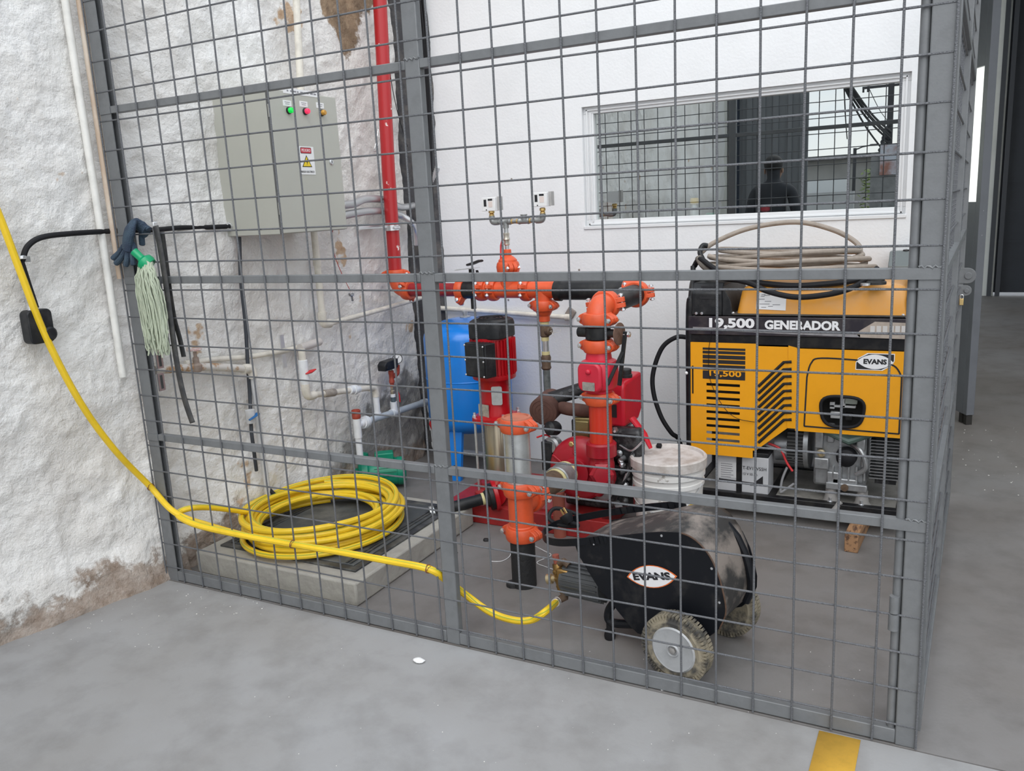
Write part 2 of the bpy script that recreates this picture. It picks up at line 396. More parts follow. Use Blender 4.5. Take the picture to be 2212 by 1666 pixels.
for z in ZW:
    ph = rnd.uniform(0, 6)
    pts = [V((-0.104+2.708*k/27, 0.0045+0.0006*math.sin(k), z+0.0015*math.sin(ph+k*0.35))) for k in range(28)]
    B().tube(pts, 0.0029, 7).build('horizontal_wire', wire_m, fence)
# hinge side trim on the right post
B().cyl((2.541, 0.020, 0.02), (2.541, 0.020, 2.4), 0.011, n=14).build('hinge_bar', grey_paint, fence)
for z in (0.36, 1.95):
    hb = B().cyl((2.536, 0.008, z-0.045), (2.536, 0.008, z-0.002), 0.0125, n=14).build('hinge', grey_paint, fence)
    B().cyl((2.536, 0.008, z+0.001), (2.536, 0.008, z+0.045), 0.0115, n=14).build('hinge_pin', grey_paint, hb)

# ---- side gate, seen almost edge on
GA, GB = V((2.597, 0.05, 0)), V((2.656, 1.885, 0)); gd = (GB-GA).normalized(); gn = V((gd.y, -gd.x, 0))
gate = thing('mesh_gate', 'grey wire mesh side gate seen edge on at the right of the fence', 'gate', (2.65, 0.95, 0))
def gp_(s_, z, off=0): return GA + gd*s_ + gn*off + V((0, 0, z))
GL = (GB-GA).length
for s_ in (0.012, GL/2, GL-0.02):
    B().beam(gp_(s_, 0.03), gp_(s_, 2.40), 0.025, 0.045, up=gd).build('post', grey_paint, gate, bevel=0.002)
for z in (0.045,)+RAILS[1:]:
    B().beam(gp_(0.02, z), gp_(GL-0.03, z), 0.025, 0.025).build('rail', grey_paint, gate, bevel=0.002)
for k in range(1, 19):
    B().cyl(gp_(k*0.1, 0.03, -0.004), gp_(k*0.1, 2.40, -0.004), 0.003, n=6).build('vertical_wire', wire_m, gate)
for z in ZW:
    B().cyl(gp_(0, z+0.01, 0.002), gp_(GL, z+0.01, 0.002), 0.003, n=6).build('horizontal_wire', wire_m, gate)
# latch lugs near the wall end
lat = B(); c = gp_(GL-0.03, 1.02, 0.0)
def lug(c, r, name):
    b = B(); poly = [(-0.03, -r), (0.012, -r)]+[(0.012+r*math.cos(t), r*math.sin(t)) for t in [-PI/2+PI*i/10 for i in range(1, 10)]]+[(0.012, r), (-0.03, r)]
    b.prism(poly, c, gn, V((0, 0, 1)), gd*0.012)
    b.cyl(c+gn*0.015-gd*0.004, c+gn*0.015-gd*0.001, r*0.45, n=14)
    return b.build(name, grey_paint, gate, bevel=0.002)
P1 = Y(2083, 596, 1.84); P2 = Y(2079, 628, 1.84)
lug(P1, 0.032, 'latch_lug'); lug(P2, 0.022, 'latch_lug')
brass = M('brass', (0.62, 0.45, 0.20), 0.35, 0.8)
pc = Y(2077, 648, 1.825)
pl = thing('padlock', 'small brass padlock hanging from the side gate latch', 'padlock', pc-V((0, 0, 0.02)))
B().box(pc-V((0, 0, 0.008)), (0.016, 0.012, 0.028)).build('body', brass, pl, bevel=0.002)
B().tube([pc+V((-0.006, 0, 0.005)), pc+V((-0.006, 0, 0.016)), pc+V((-0.003, 0, 0.021)), pc+V((0.003, 0, 0.021)), pc+V((0.006, 0, 0.016)), pc+V((0.006, 0, 0.005))], 0.002, 6).build('shackle', M('steel', (0.6, 0.61, 0.62), 0.3, 0.9), pl)

# ================================================================ control cabinet on the stone wall
zinc = M('zinc', (0.75, 0.76, 0.78), 0.3, 0.9)
steel = M('steel', (0.6, 0.61, 0.62), 0.3, 0.9)
black_pl = M('black_plastic', (0.014, 0.015, 0.017), 0.45, var=0, col2=(0.032, 0.032, 0.033), vscale=20, spec=0.3)
rubber = M('black_rubber', (0.012, 0.012, 0.014), 0.6, spec=0.25)
white_pl = M('white_plastic', (0.80, 0.80, 0.80), 0.4)
ink = M('black_ink', (0.015, 0.015, 0.018), 0.5)
white_ink = M('white_ink', (0.82, 0.82, 0.83), 0.5)
cab_m = M('cabinet_enamel', (0.45, 0.45, 0.40), 0.42, var=0.04, vscale=2, bump=0.03, bscale=400)
cx0, cx1, cy0, cy1, cz0, cz1 = -0.10, 0.238, 0.50, 0.912, 1.327, 1.886
cab = thing('control_cabinet', 'grey steel electrical control cabinet with three pilot lamps on the stone wall', 'cabinet', (0.07, 0.7, cz0))
B().bb(cx0, cx1-0.012, cy0, cy1, cz0, cz1).build('body', cab_m, cab, bevel=0.002)
B().bb(cx1-0.010, cx1, cy0+0.006, cy1, cz0+0.002, cz1-0.002).build('door', cab_m, cab, bevel=0.003)
B().bb(cx1-0.013, cx1-0.009, cy0, cy0+0.006, cz0, cz1).build('gasket', M('gasket', (0.12, 0.12, 0.12), 0.7), cab)
for z in (cz0+0.10, cz1-0.085):
    B().cyl((cx1-0.002, cy0+0.001, z-0.024), (cx1-0.002, cy0+0.001, z+0.024), 0.0045, n=10).build('hinge', cab_m, cab)
def onface(px, py): 
    p = X(px, py, cx1); return p
for (px, py, nm, col, e) in ((623, 239, 'green', (0.0, 0.55, 0.06), 1.5), (658.5, 241, 'red', (0.75, 0.03, 0.10), 1.3), (694, 244, 'amber', (0.55, 0.28, 0.04), 0.0)):
    p = onface(px, py)
    l = B().lathe(p, (1, 0, 0), [(0.014, 0), (0.014, 0.006), (0.011, 0.008)], 20).build('pilot_lamp', black_pl, cab, label=nm+' pilot lamp')
    B().lathe(p, (1, 0, 0), [(0.011, 0.006), (0.011, 0.018), (0.009, 0.022), (0.0, 0.023)], 20).build('lens', M('lens_'+nm, col, 0.2, emit=e*0.35), l)
    q = onface(px-3, py-16)
    pl_ = B().bb(cx1, cx1+0.0012, q.y-0.024, q.y+0.024, q.z-0.011, q.z+0.011).build('label_plate', white_pl, cab)
    for dz, wd in ((0.004, 0.030), (-0.003, 0.024)):
        B().bb(cx1+0.0012, cx1+0.0016, q.y-wd/2, q.y+wd/2, q.z+dz-0.0012, q.z+dz+0.0012).build('print_line', M('soft_ink', (0.25, 0.25, 0.27), 0.6), pl_)
q = onface(650, 200)
hp = B().bb(cx1, cx1+0.0012, q.y-0.105, q.y+0.105, q.z-0.011, q.z+0.011).build('title_plate', white_pl, cab)
for k in range(9):
    yy = q.y-0.085+k*0.020
    B().bb(cx1+0.0012, cx1+0.0016, yy, yy+(0.016 if k % 3 else 0.009), q.z-0.003, q.z+0.003).build('print_line', MATS['soft_ink'], hp)
# danger sign
a = onface(662, 347); U, W = V((0, 1, 0)), V((0, 0, 1)); fx = V((1, 0, 0))
sg = B().bb(cx1, cx1+0.0015, a.y-0.048, a.y+0.048, a.z-0.056, a.z+0.056).build('warning_sign', white_pl, cab)
o = V((cx1+0.0016, a.y, a.z))
red_ink = M('red_ink', (0.55, 0.03, 0.05), 0.5); yel_ink = M('yellow_ink', (0.80, 0.58, 0.02), 0.5)
B().prism(rrect(0.066, 0.024, 0.004), o+W*0.040, U, W, fx*0.0004).build('panel', ink, sg)
B().prism(rrect(0.062, 0.020, 0.004), o+W*0.040+fx*0.0004, U, W, fx*0.0004).build('panel', red_ink, sg)
text('PELIGRO', 0.016, o+W*0.040+fx*0.0012, U, W, white_ink, sg, width=0.052)
B().prism([(-0.030, -0.022), (0.030, -0.022), (0, 0.026)], o-W*0.004, U, W, fx*0.0004).build('triangle', ink, sg)
B().prism([(-0.024, -0.0188), (0.024, -0.0188), (0, 0.0195)], o-W*0.004+fx*0.0004, U, W, fx*0.0004).build('triangle', yel_ink, sg)
B().prism([(0.003, 0.012), (-0.005, -0.002), (0.0, -0.002), (-0.003, -0.014), (0.006, 0.001), (0.001, 0.001), (0.006, 0.012)], o-W*0.005+fx*0.0008, U, W, fx*0.0004).build('lightning_bolt', ink, sg)
text('RIESGO ELECTRICO', 0.011, o-W*0.045+fx*0.0006, U, W, ink, sg, width=0.080)
k = onface(715, 350)
lk = B().lathe(k, (1, 0, 0), [(0.012, 0), (0.012, 0.004), (0.009, 0.006)], 18).build('lock', zinc, cab)
B().bb(k.x+0.006, k.x+0.0066, k.y-0.0015, k.y+0.0015, k.z-0.005, k.z+0.005).build('keyhole', ink, lk)

# ================================================================ conduits, pipes and cables on the stone wall
cream = M('cream_pipe', (0.72, 0.68, 0.60), 0.5, var=0.2, vscale=18)
tan = M('tan_pipe', (0.48, 0.37, 0.28), 0.6, var=0, col2=(0.66, 0.60, 0.52), vscale=7, aniso=(1, 1, 0.4))
offwhite = M('offwhite_pipe', (0.76, 0.75, 0.71), 0.45, var=0.15, vscale=14)
tag(B().tube([V((-0.135, -0.037, 2.9)), V((-0.135, -0.037, 1.9)), V((-0.131, -0.036, 1.3)), V((-0.132, -0.037, 0.835))], 0.0135, 14).build('conduit_pipe', offwhite),
    'white plastic conduit running down the stone wall left of the fence post', 'pipe')
tag(B().tube([V((-0.118, 0.008, 2.9)), V((-0.118, 0.006, 1.9)), V((-0.116, 0.003, 1.5)), V((-0.116, 0.003, 1.20))], 0.0125, 14).build('conduit_pipe', tan),
    'weathered tan conduit ending halfway down beside the fence post', 'pipe')
# black hose from the box to the cabinet
pts = [V((-0.118, -0.33, 1.13)), X(49, 560, -0.118), X(60, 532, -0.116), X(90, 513, -0.105), X(150, 505, -0.098), X(240, 499, -0.085), X(300, 498, -0.05), V((-0.045, 0.30, 1.335)), X(420, 492, 0.0), X(490, 490, 0.06)]
pts[-1] = Y(496, 489, 0.49); pts[-2] = Y(450, 491, 0.40); pts[-3] = Y(390, 492, 0.27); pts[-4] = Y(330, 497, 0.12); pts[-5] = Y(250, 499, 0.02)
cabl = thing('black_conduit', 'black flexible conduit curving from the wall box up to the cabinet', 'conduit', (-0.1, 0.1, 1.3))
pts[0] = X(47, 562, -0.118)
B().tube(smooth_path(pts, 6), 0.0095, 10).build('hose', rubber, cabl)
B().lathe(Y(497, 489, 0.4995), (0, -1, 0), [(0.017, 0), (0.017, 0.008), (0.013, 0.010), (0.013, 0.022), (0.010, 0.024)], 8).build('gland', zinc, cabl)
B().lathe(X(47, 556, -0.118), (0, 0, -1), [(0.012, -0.006), (0.014, -0.004), (0.014, 0.004), (0.012, 0.006)], 10).build('gland', zinc, cabl)
B().box(X(53, 560, -0.13), (0.02, 0.03, 0.02)).build('bracket', steel, cabl, bevel=0.002)
B().tube(smooth_path([X(47, 562, -0.118), X(62, 610, -0.12), X(80, 665, -0.12)], 6), 0.007, 8).build('hose', rubber, cabl)
bx = X(84, 705, -0.118)
box = thing('wall_box', 'black plastic junction box on the stone wall behind the yellow hose', 'junction box', bx-V((0, 0, 0.06)))
B().prism(rrect(0.088, 0.115, 0.018), bx-V((0.03, 0, 0)), V((0, 1, 0)), V((0, 0, 1)), V((0.045, 0, 0))).build('body', black_pl, box, bevel=0.004)
B().lathe(bx+V((0.01, 0.022, -0.028)), (1, 0, 0), [(0.024, 0), (0.024, 0.014), (0.018, 0.018), (0, 0.018)], 20).build('knob', black_pl, box)
B().cyl(bx+V((-0.002, -0.018, 0.055)), bx+V((-0.002, -0.018, 0.072)), 0.009, n=10).build('gland', zinc, box)

# vertical pipe above and below the cabinet
tag(B().cyl(X(640, 0, 0.0), X(650, 200, 0.0), 0.016, n=14).build('conduit_pipe', cream), 'cream conduit coming down to the top of the control cabinet', 'pipe')
dp = thing('drain_pipe', 'cream painted pipe dropping below the control cabinet to a bend', 'pipe', X(690, 700, -0.01))
pA = X(678, 498, 0.004); pB = X(689, 690, 0.004)
B().cyl(pA, V((pA.x, pA.y, pB.z+0.005)), 0.016, n=14).build('pipe', cream, dp)
B().cyl(V((pA.x, pA.y, 1.165)), V((pA.x, pA.y, 1.205)), 0.019, n=14).build('socket', cream, dp)
el = smooth_path([V((pA.x, pA.y, pB.z+0.03)), V((pA.x, pA.y, pB.z-0.01)), V((pA.x, pA.y+0.012, pB.z-0.025)), V((pA.x, pA.y+0.05, pB.z-0.03))], 6)
B().tube(el, 0.021, 14).build('elbow', cream, dp)
hp0 = V((pA.x, pA.y+0.05, pB.z-0.03)); hp1 = V((0.0, 1.83, pB.z+0.0))
B().tube(smooth_path([hp0, hp0.lerp(hp1, .5)+V((0.012, 0, 0.0)), hp1], 6), 0.0125, 12).build('pipe', cream, dp)
h2 = Y(945, 665, 1.905); h3 = Y(1228, 686, 1.905)
wp = thing('wall_pipe', 'thin cream pipe running along the white wall behind the red pump', 'pipe', (h2+h3)/2)
B().cyl(h2-V((0.10, 0, -0.004)), h3, 0.0135, n=12).build('pipe', cream, wp)
B().lathe(h3-V((0.02, 0, 0)), (1, 0, 0), [(0.015, 0), (0.018, 0.002), (0.018, 0.03), (0.012, 0.034)], 14).build('socket', cream, wp)
B().box(h3+V((0.005, 0.018, 0.022)), (0.05, 0.012, 0.05), Matrix.Rotation(0.6, 3, 'Y')).build('mortar_patch', M('mortar', (0.25, 0.22, 0.2), 0.9, bump=0.5, bscale=80), wp, bevel=0.006)

# flexible metal conduits from the cabinet to the right
flex = M('flex_steel', (0.66, 0.67, 0.68), 0.36, 0.75)
def flexhose(name, pts, r, label, k=10, cat='conduit', pitch=0.011):
    path = smooth_path(pts, k); L = [0.0]
    for i in range(1, len(path)): L.append(L[-1]+(path[i]-path[i-1]).length)
    n = max(4, int(L[-1]/pitch)); P = []; R = []
    j = 0
    for i in range(2*n+1):
        s_ = L[-1]*i/(2*n)
        while j < len(L)-2 and L[j+1] < s_: j += 1
        P.append(path[j].lerp(path[j+1], (s_-L[j])/max(1e-9, L[j+1]-L[j]))); R.append(r if i % 2 else r*0.80)
    return tag(B().tube(P, R, 12).build(name, flex, sharp=180), label, cat)
e1 = V((0.16, 0.905, 1.425))
flexhose('flexible_conduit', [X(738, 443, 0.13), X(765, 440, 0.10), X(790, 430, 0.06), X(830, 432, -0.01), X(862, 447, -0.015), X(880, 447, -0.01), X(894, 444, -0.01)], 0.019, 'upper ribbed metal conduit running from the cabinet behind the red riser')
flexhose('flexible_conduit', [X(740, 466, 0.13), X(790, 457, 0.06), X(832, 457, -0.01), X(862, 464, -0.015), X(888, 480, 0.02), X(897, 500, 0.01), X(900, 530, 0.0)], 0.019, 'lower ribbed metal conduit running from the cabinet behind the red riser')
flexhose('flexible_conduit', [Y(945, 360, 1.925), Y(930, 400, 1.92), Y(915, 440, 1.91), Y(908, 500, 1.90), Y(906, 560, 1.91)], 0.016, 'ribbed metal conduit in the dark gap beside the white wall')
bk = thing('black_cable_bundle', 'bundle of black cables in the dark gap at the top of the corner', 'cables', Y(905, 120, 1.92))
for k in range(4):
    B().tube(smooth_path([Y(880+k*9, -60, 1.91), Y(900+k*6, 30, 1.905), Y(913+k*3, 110, 1.90), Y(918+k*3, 200, 1.905), Y(925+2*k, 380, 1.905), Y(930+2*k, 470, 1.915)], 6), 0.008, 8).build('cable', rubber, bk)
tag(B().tube(smooth_path([Y(897, 40, 1.885), Y(908, 75, 1.88), Y(910, 100, 1.88), Y(904, 140, 1.885)], 8), 0.003, 6).build('thin_cable', white_pl), 'thin white cable looping in the corner by the middle fence post', 'cable')
tag(B().tube(smooth_path([X(840, 100, 0.02), X(843, 160, 0.0), X(857, 235, -0.02), X(880, 317, -0.02)], 8), 0.002, 6).build('thin_cable', rubber), 'thin black wire hanging beside the red riser pipe', 'cable')
tag(B().tube(smooth_path([X(817, 280, 0.0), X(810, 318, 0.0), X(807, 326, 0.01), X(813, 325, 0.01), X(820, 300, 0.01)], 8), 0.002, 6).build('wire_hook', steel), 'bent wire hook sticking out beside the red riser pipe', 'wire')
# key on red string
ky = thing('key', 'silver wing key hanging on a red string below the cabinet', 'key', X(759, 646, 0.10))
B().tube(smooth_path([X(720, 495, 0.17), X(716, 515, 0.16), X(724, 555, 0.14), X(740, 595, 0.12), X(757, 629, 0.10)], 8), 0.0016, 6).build('string', M('red_string', (0.5, 0.04, 0.04), 0.7), ky)
c = X(759, 640, 0.10)
B().tube([c+V((0, -0.014, 0.014)), c+V((0, -0.011, 0.006)), c+V((0, 0, 0.002)), c+V((0, 0.011, 0.006)), c+V((0, 0.014, 0.014))], [0.005, 0.006, 0.005, 0.006, 0.005], 8).build('wings', M('key_steel', (0.34, 0.35, 0.37), 0.3, 0.8), ky)
B().cyl(c+V((0, 0.002, 0.003)), c+V((0, 0.006, -0.024)), 0.005, n=8).build('shank', MATS['key_steel'], ky)

# ================================================================ PVC plumbing
pvc = M('pvc_white', (0.78, 0.80, 0.82), 0.35, var=0.08, vscale=20)
pvc_g = M('pvc_grey', (0.50, 0.55, 0.60), 0.4, var=0.08, vscale=20)
red_pl = M('red_plastic', (0.62, 0.03, 0.035), 0.4)
rustpipe = M('rusty_pipe', (0.60, 0.57, 0.53), 0.6, var=0, col2=(0.36, 0.20, 0.09), vscale=22, lo=0.5, hi=0.62)
redprimer = M('red_fitting', (0.36, 0.055, 0.03), 0.5, var=0.15, vscale=40)
# old pipe run on the wall
op = thing('water_pipe', 'rust stained old water pipe with a small valve low on the stone wall', 'pipe', X(430, 800, -0.03))
A_, B_, D_ = X(335, 800, -0.07), X(440, 793, -0.03), X(532, 797, -0.012)
B().tube(smooth_path([A_, B_, D_], 8), 0.0165, 14).build('pipe', rustpipe, op)
B().tube(smooth_path([X(400, 785, -0.05), X(470, 776, -0.04), X(545, 770, -0.04), X(640, 752, -0.035), X(662, 745, -0.02)], 8), 0.011, 12).build('pipe', cream, op)
B().tube(smooth_path([D_-V((0, 0.02, 0)), D_+V((0, 0.006, 0)), D_+V((0, 0.024, -0.008)), D_+V((0, 0.03, -0.026)), D_+V((0, 0.031, -0.045))], 5), 0.021, 14).build('elbow', cream, op)
vv = X(425, 793, -0.03)
val = B().lathe(vv-V((0, 0, 0.02)), (0, 0, 1), [(0.016, 0), (0.021, 0.01), (0.021, 0.028), (0.013, 0.036), (0.012, 0.058), (0.007, 0.062), (0.007, 0.085)], 14).build('valve', M('valve_bronze', (0.38, 0.30, 0.25), 0.6, 0.3, var=0.3, vscale=30), op)
B().lathe(vv+V((0, 0, 0.064)), (0, 0, 1), [(0.008, 0), (0.026, 0.002), (0.028, 0.006), (0.026, 0.010), (0.008, 0.008)], 10).build('handwheel', M('red_white_wheel', (0.7, 0.66, 0.63), 0.5, col2=(0.5, 0.08, 0.06), vscale=40), val)
for (px, py) in ((343, 777), (347, 825)):
    p = X(px, py, -0.035)
    B().prism([(-0.014, -0.034), (0.014, -0.034), (0.014, 0.034), (-0.014, 0.034)], p, V((0, 1, 0)), V((0, 0, 1)), V((0.006, 0, 0))).build('strut_channel', zinc, op)
    B().bb(p.x+0.006, p.x+0.008, p.y-0.005, p.y+0.005, p.z-0.026, p.z+0.026).build('strut_slot', M('shadow_slot', (0.05, 0.05, 0.05), 0.8), op)
for (px, py) in ((608, 738), (613, 780)):
    p = X(px, py, -0.004)
    B().prism([(-0.011, -0.03), (0.011, -0.03), (0.011, 0.03), (-0.011, 0.03)], p, V((0, 1, 0)), V((0, 0, 1)), V((0.006, 0, 0))).build('strut_channel', zinc, op)
# blue-handled valve pipe going down
bp_ = thing('blue_valve_pipe', 'grey painted vertical pipe with a blue lever valve on the stone wall', 'pipe', X(545, 990, -0.02))
d0 = D_+V((0, 0.031, -0.04)); d1 = X(575, 1068, -0.005)
greyp = M('grey_washed_pipe', (0.58, 0.58, 0.58), 0.6, var=0.2, vscale=10)
B().tube(smooth_path([d0, V((d0.x, d0.y+.002, 0.62)), V((d0.x, d0.y, 0.5)), V((0.0, d0.y-.0, 0.10))], 8), 0.014, 12).build('pipe', greyp, bp_)
bv = X(545, 900, 0.03)
vb = B().cyl(bv-V((0.01, 0, 0.028)), bv+V((-0.01, 0, 0.028)), 0.02, n=14).build('valve', greyp, bp_)
B().tube([bv+V((0.012, 0.02, 0.008)), bv+V((0.018, 0.0, 0.003)), bv+V((0.018, -0.035, -0.005))], [0.011, 0.007, 0.006], 10, flat=0.6).build('lever', M('blue_lever', (0.02, 0.13, 0.35), 0.4), vb)
tag(B().tube(smooth_path([X(517, 512, -0.03), X(520, 600, -0.028), X(530, 700, -0.026), X(536, 800, -0.02), X(540, 860, -0.02), X(543, 930, 0.01), X(548, 970, 0.012), X(554, 1017, 0.0)], 8), 0.008, 10).build('black_cable', M('cable_slate', (0.035, 0.04, 0.05), 0.55)), 'dark cable hanging straight down from the cabinet along the stone wall', 'cable')
tag(B().tube(smooth_path([X(582, 1058, -0.0), X(590, 1066, 0.02), X(600, 1074, 0.04)], 6), 0.009, 8).build('black_pipe_stub', rubber), 'short black pipe stub at the wall foot behind the yellow hose coil', 'pipe')

# white manifold with red lever
mf = thing('pvc_pipe_run', 'white plastic pipe run with a red lever valve stepping down the stone wall', 'pipe', X(665, 830, 0.0))
def on(px, py, x=0.03): return X(px, py, x)
xm = 0.035
t0 = on(650, 748, xm); v_y = on(655, 790, xm).y
B().tube([X(648, 752, -0.0), X(690, 738, -0.01)], 0.019, 14).build('pipe', M('pvc_dusty', (0.60, 0.56, 0.53), 0.5, var=0.1), mf)
B().cyl(V((xm, v_y, on(650, 755, xm).z)), V((xm, v_y, on(656, 785, xm).z)), 0.0165, n=14).build('pipe', cream, mf)
vz0, vz1 = on(662, 824, xm).z, on(656, 778, xm).z
vb = B().lathe(V((xm, v_y, vz0)), (0, 0, 1), [(0.018, -0.012), (0.02, -0.004), (0.02, 0), (0.0215, 0.002), (0.0215, (vz1-vz0)), (0.018, (vz1-vz0)+0.002)], 18).build('valve', pvc, mf)
hq = on(671, 803, xm+0.022)
B().tube([hq+V((0, -0.032, -0.004)), hq, hq+V((0, 0.036, 0.004))], [0.004, 0.012, 0.004], 10, flat=0.7).build('lever', red_pl, vb)
c0 = V((xm, v_y, vz0-0.01)); c1 = on(680, 853, xm)
B().tube(smooth_path([c0, V((xm, v_y, c1.z+0.03)), V((xm, v_y+0.008, c1.z+0.008)), V((xm, v_y+0.03, c1.z)), V((xm, v_y+0.055, c1.z+0.001))], 6), 0.0195, 14).build('elbow', cream, mf)
e0 = V((xm, v_y+0.05, c1.z+0.001)); e1 = on(800, 838, xm)
B().cyl(e0, e1, 0.014, n=14).build('pipe', cream, mf)
u = (e1-e0)
B().lathe(e0+u*0.16, u, [(0.017, 0), (0.019, 0.004), (0.019, 0.075), (0.017, 0.08)], 14).build('coupling_sleeve', M('grimy_pipe', (0.35, 0.31, 0.27), 0.6, var=0.3, vscale=40), mf)
B().lathe(e0+u*0.60, u, [(0.018, 0), (0.021, 0.002), (0.021, 0.03), (0.025, 0.031), (0.025, 0.05), (0.019, 0.052), (0.017, 0.08)], 12).build('union', pvc, mf)
g1 = on(817, 900, xm)
B().tube(smooth_path([e1-u.normalized()*0.01, e1+u.normalized()*0.015, e1+u.normalized()*0.032+V((0, 0, -0.008)), e1+u.normalized()*0.04+V((0, 0, -0.03)), e1+u.normalized()*0.04+V((0, 0, -0.05))], 6), 0.019, 14).build('elbow', cream, mf)
pd = e1+u.normalized()*0.04
gy = on(812, 905, xm)
B().cyl(pd+V((0, 0, -0.045)), V((pd.x, pd.y, gy.z)), 0.0165, n=14).build('pipe', pvc, mf)
B().cyl(V((pd.x, pd.y, gy.z-0.005)), V((pd.x, pd.y, gy.z+0.03)), 0.0195, n=14).build('socket', pvc, mf)
# grey header running along the wall to the corner, with the T and red capped stub
gh0 = on(780, 915, xm+0.02); gh1 = on(915, 870, xm-0.03)
hd = thing('pvc_header', 'grey plastic header pipe with a union leading to the corner', 'pipe', (gh0+gh1)/2)
B().cyl(gh0, gh1, 0.0175, n=16).build('pipe', pvc_g, hd)
uu = (gh1-gh0).normalized()
B().lathe(gh0+uu*0.015, uu, [(0.019, -0.02), (0.021, -0.018), (0.021, -0.004), (0.029, -0.003), (0.029, 0.008), (0.026, 0.010), (0.031, 0.011), (0.031, 0.034), (0.022, 0.036), (0.021, 0.05)], 16).build('union', pvc, hd)
B().cyl(gh1-uu*0.02, gh1+uu*0.012, 0.021, n=16).build('socket', pvc_g, hd)
B().tube(smooth_path([gh1, gh1+uu*0.03, gh1+uu*0.045+V((0.01, 0, -0.02)), gh1+uu*0.045+V((0.02, 0, -0.06))], 6), 0.019, 14).build('elbow', pvc, hd)
tcn = gh0+(gh1-gh0)*0.50
B().cyl(tcn-uu*0.032, tcn+uu*0.032, 0.021, n=16).build('tee', pvc, hd)
# stub with red cap
sx = gh0-uu*0.035
st = thing('pvc_standpipe', 'white standpipe with a red screw cap above the green pump', 'pipe', V((sx.x, sx.y, 0.25)))
zt, zb = X(766, 905, sx.x).z, X(770, 1000, sx.x).z
B().cyl(V((sx.x, sx.y, zb)), V((sx.x, sx.y, zt)), 0.0165, n=16).build('pipe', pvc, st)
B().cyl(V((sx.x, sx.y, X(768, 948, sx.x).z)), V((sx.x, sx.y, zt)), 0.0195, n=16).build('tee', pvc, st)
B().cyl(V((sx.x, sx.y, gh0.z-0.004)), gh0, 0.018, n=14).build('branch', pvc, st)
B().lathe(V((sx.x, sx.y, zt-0.002)), (0, 0, 1), [(0.020, 0), (0.0215, 0.004), (0.0215, 0.022), (0.0205, 0.024), (0.0205, 0.028), (0.0225, 0.030), (0.0225, 0.042), (0.019, 0.044), (0.017, 0.034), (0, 0.034)], 18).build('cap', redprimer, st)
# pressure switch and gauge riser
tz = tcn
gr = thing('gauge_riser', 'small red and brass riser carrying a black pressure switch and round gauge', 'gauge', tz)
B().cyl(tz, tz+V((0, 0, 0.058)), 0.019, n=14).build('tee_neck', pvc, gr)
B().cyl(tz+V((0, 0, 0.05)), tz+V((0, 0, 0.088)), 0.0125, n=12).build('nipple', M('dark_nipple', (0.08, 0.11, 0.13), 0.5), gr)
B().lathe(tz+V((0, 0, 0.085)), (0, 0, 1), [(0.014, 0), (0.014, 0.014), (0.010, 0.016)], 12).build('adapter', pvc, gr)
B().lathe(tz+V((0, 0, 0.10)), (0, 0, 1), [(0.010, 0), (0.012, 0.003), (0.012, 0.018), (0.008, 0.022), (0.010, 0.03), (0.010, 0.045)], 8).build('brass_valve', M('brass_dull', (0.50, 0.44, 0.33), 0.4, 0.8), gr)
B().tube([tz+V((0.014, 0.02, 0.12)), tz+V((0.016, 0.034, 0.09)), tz+V((0.016, 0.036, 0.05))], 0.004, 8).build('lever', red_pl, gr)
B().cyl(tz+V((0, 0, 0.14)), tz+V((0, 0, 0.165)), 0.011, n=12).build('nipple', redprimer, gr)
B().lathe(tz+V((0, 0, 0.16)), (0, 0, 1), [(0.013, 0), (0.015, 0.003), (0.015, 0.014), (0.013, 0.018), (0.013, 0.045), (0.015, 0.05), (0.015, 0.064), (0.012, 0.068)], 16).build('tee', redprimer, gr)
B().tube(smooth_path([tz+V((0, 0.008, 0.192)), tz+V((0, 0.035, 0.195)), tz+V((0, 0.055, 0.205)), tz+V((0, 0.06, 0.235)), tz+V((0, 0.06, 0.245))], 5), 0.0125, 12).build('elbow', redprimer, gr)
B().cyl(tz+V((0, 0, 0.22)), tz+V((0, 0, 0.242)), 0.008, n=8).build('nipple', MATS['brass_dull'], gr)
swb = tz+V((0, -0.022, 0.262))
B().prism([(-0.058, -0.024), (0.055, -0.024), (0.06, 0.026), (-0.04, 0.024), (-0.06, 0.008)], swb-V((0.025, 0, 0)), V((0, 1, 0)), V((0, 0, 1)), V((0.05, 0, 0))).build('pressure_switch', black_pl, gr, bevel=0.004)
B().cyl(swb+V((0.026, -0.042, -0.008)), swb+V((0.030, -0.042, -0.008)), 0.007, n=10).build('cable_entry', ink, gr)
gc = tz+V((0.0, 0.066, 0.278)); ga = V((0.62, -0.75, 0.2)).normalized()
gg = B().lathe(gc, ga, [(0.016, -0.016), (0.026, -0.012), (0.027, 0.0), (0.027, 0.006), (0.024, 0.008), (0.0235, 0.004)], 24).build('gauge', black_pl, gr)
B().cyl(gc+ga*0.003, gc+ga*0.0045, 0.0236, n=24).build('dial', white_pl, gg)
fu, fv, fa = frame(ga)
B().beam(gc+ga*0.0055-fu*0.004-fv*0.006, gc+ga*0.0055+fu*0.010+fv*0.013, 0.0025, 0.001, up=ga).build('needle', ink, gg)
B().cyl(gc+V((0, -0.004, -0.034)), gc+V((0, 0, -0.018)), 0.006, n=8).build('stem', MATS['brass_dull'], gg)
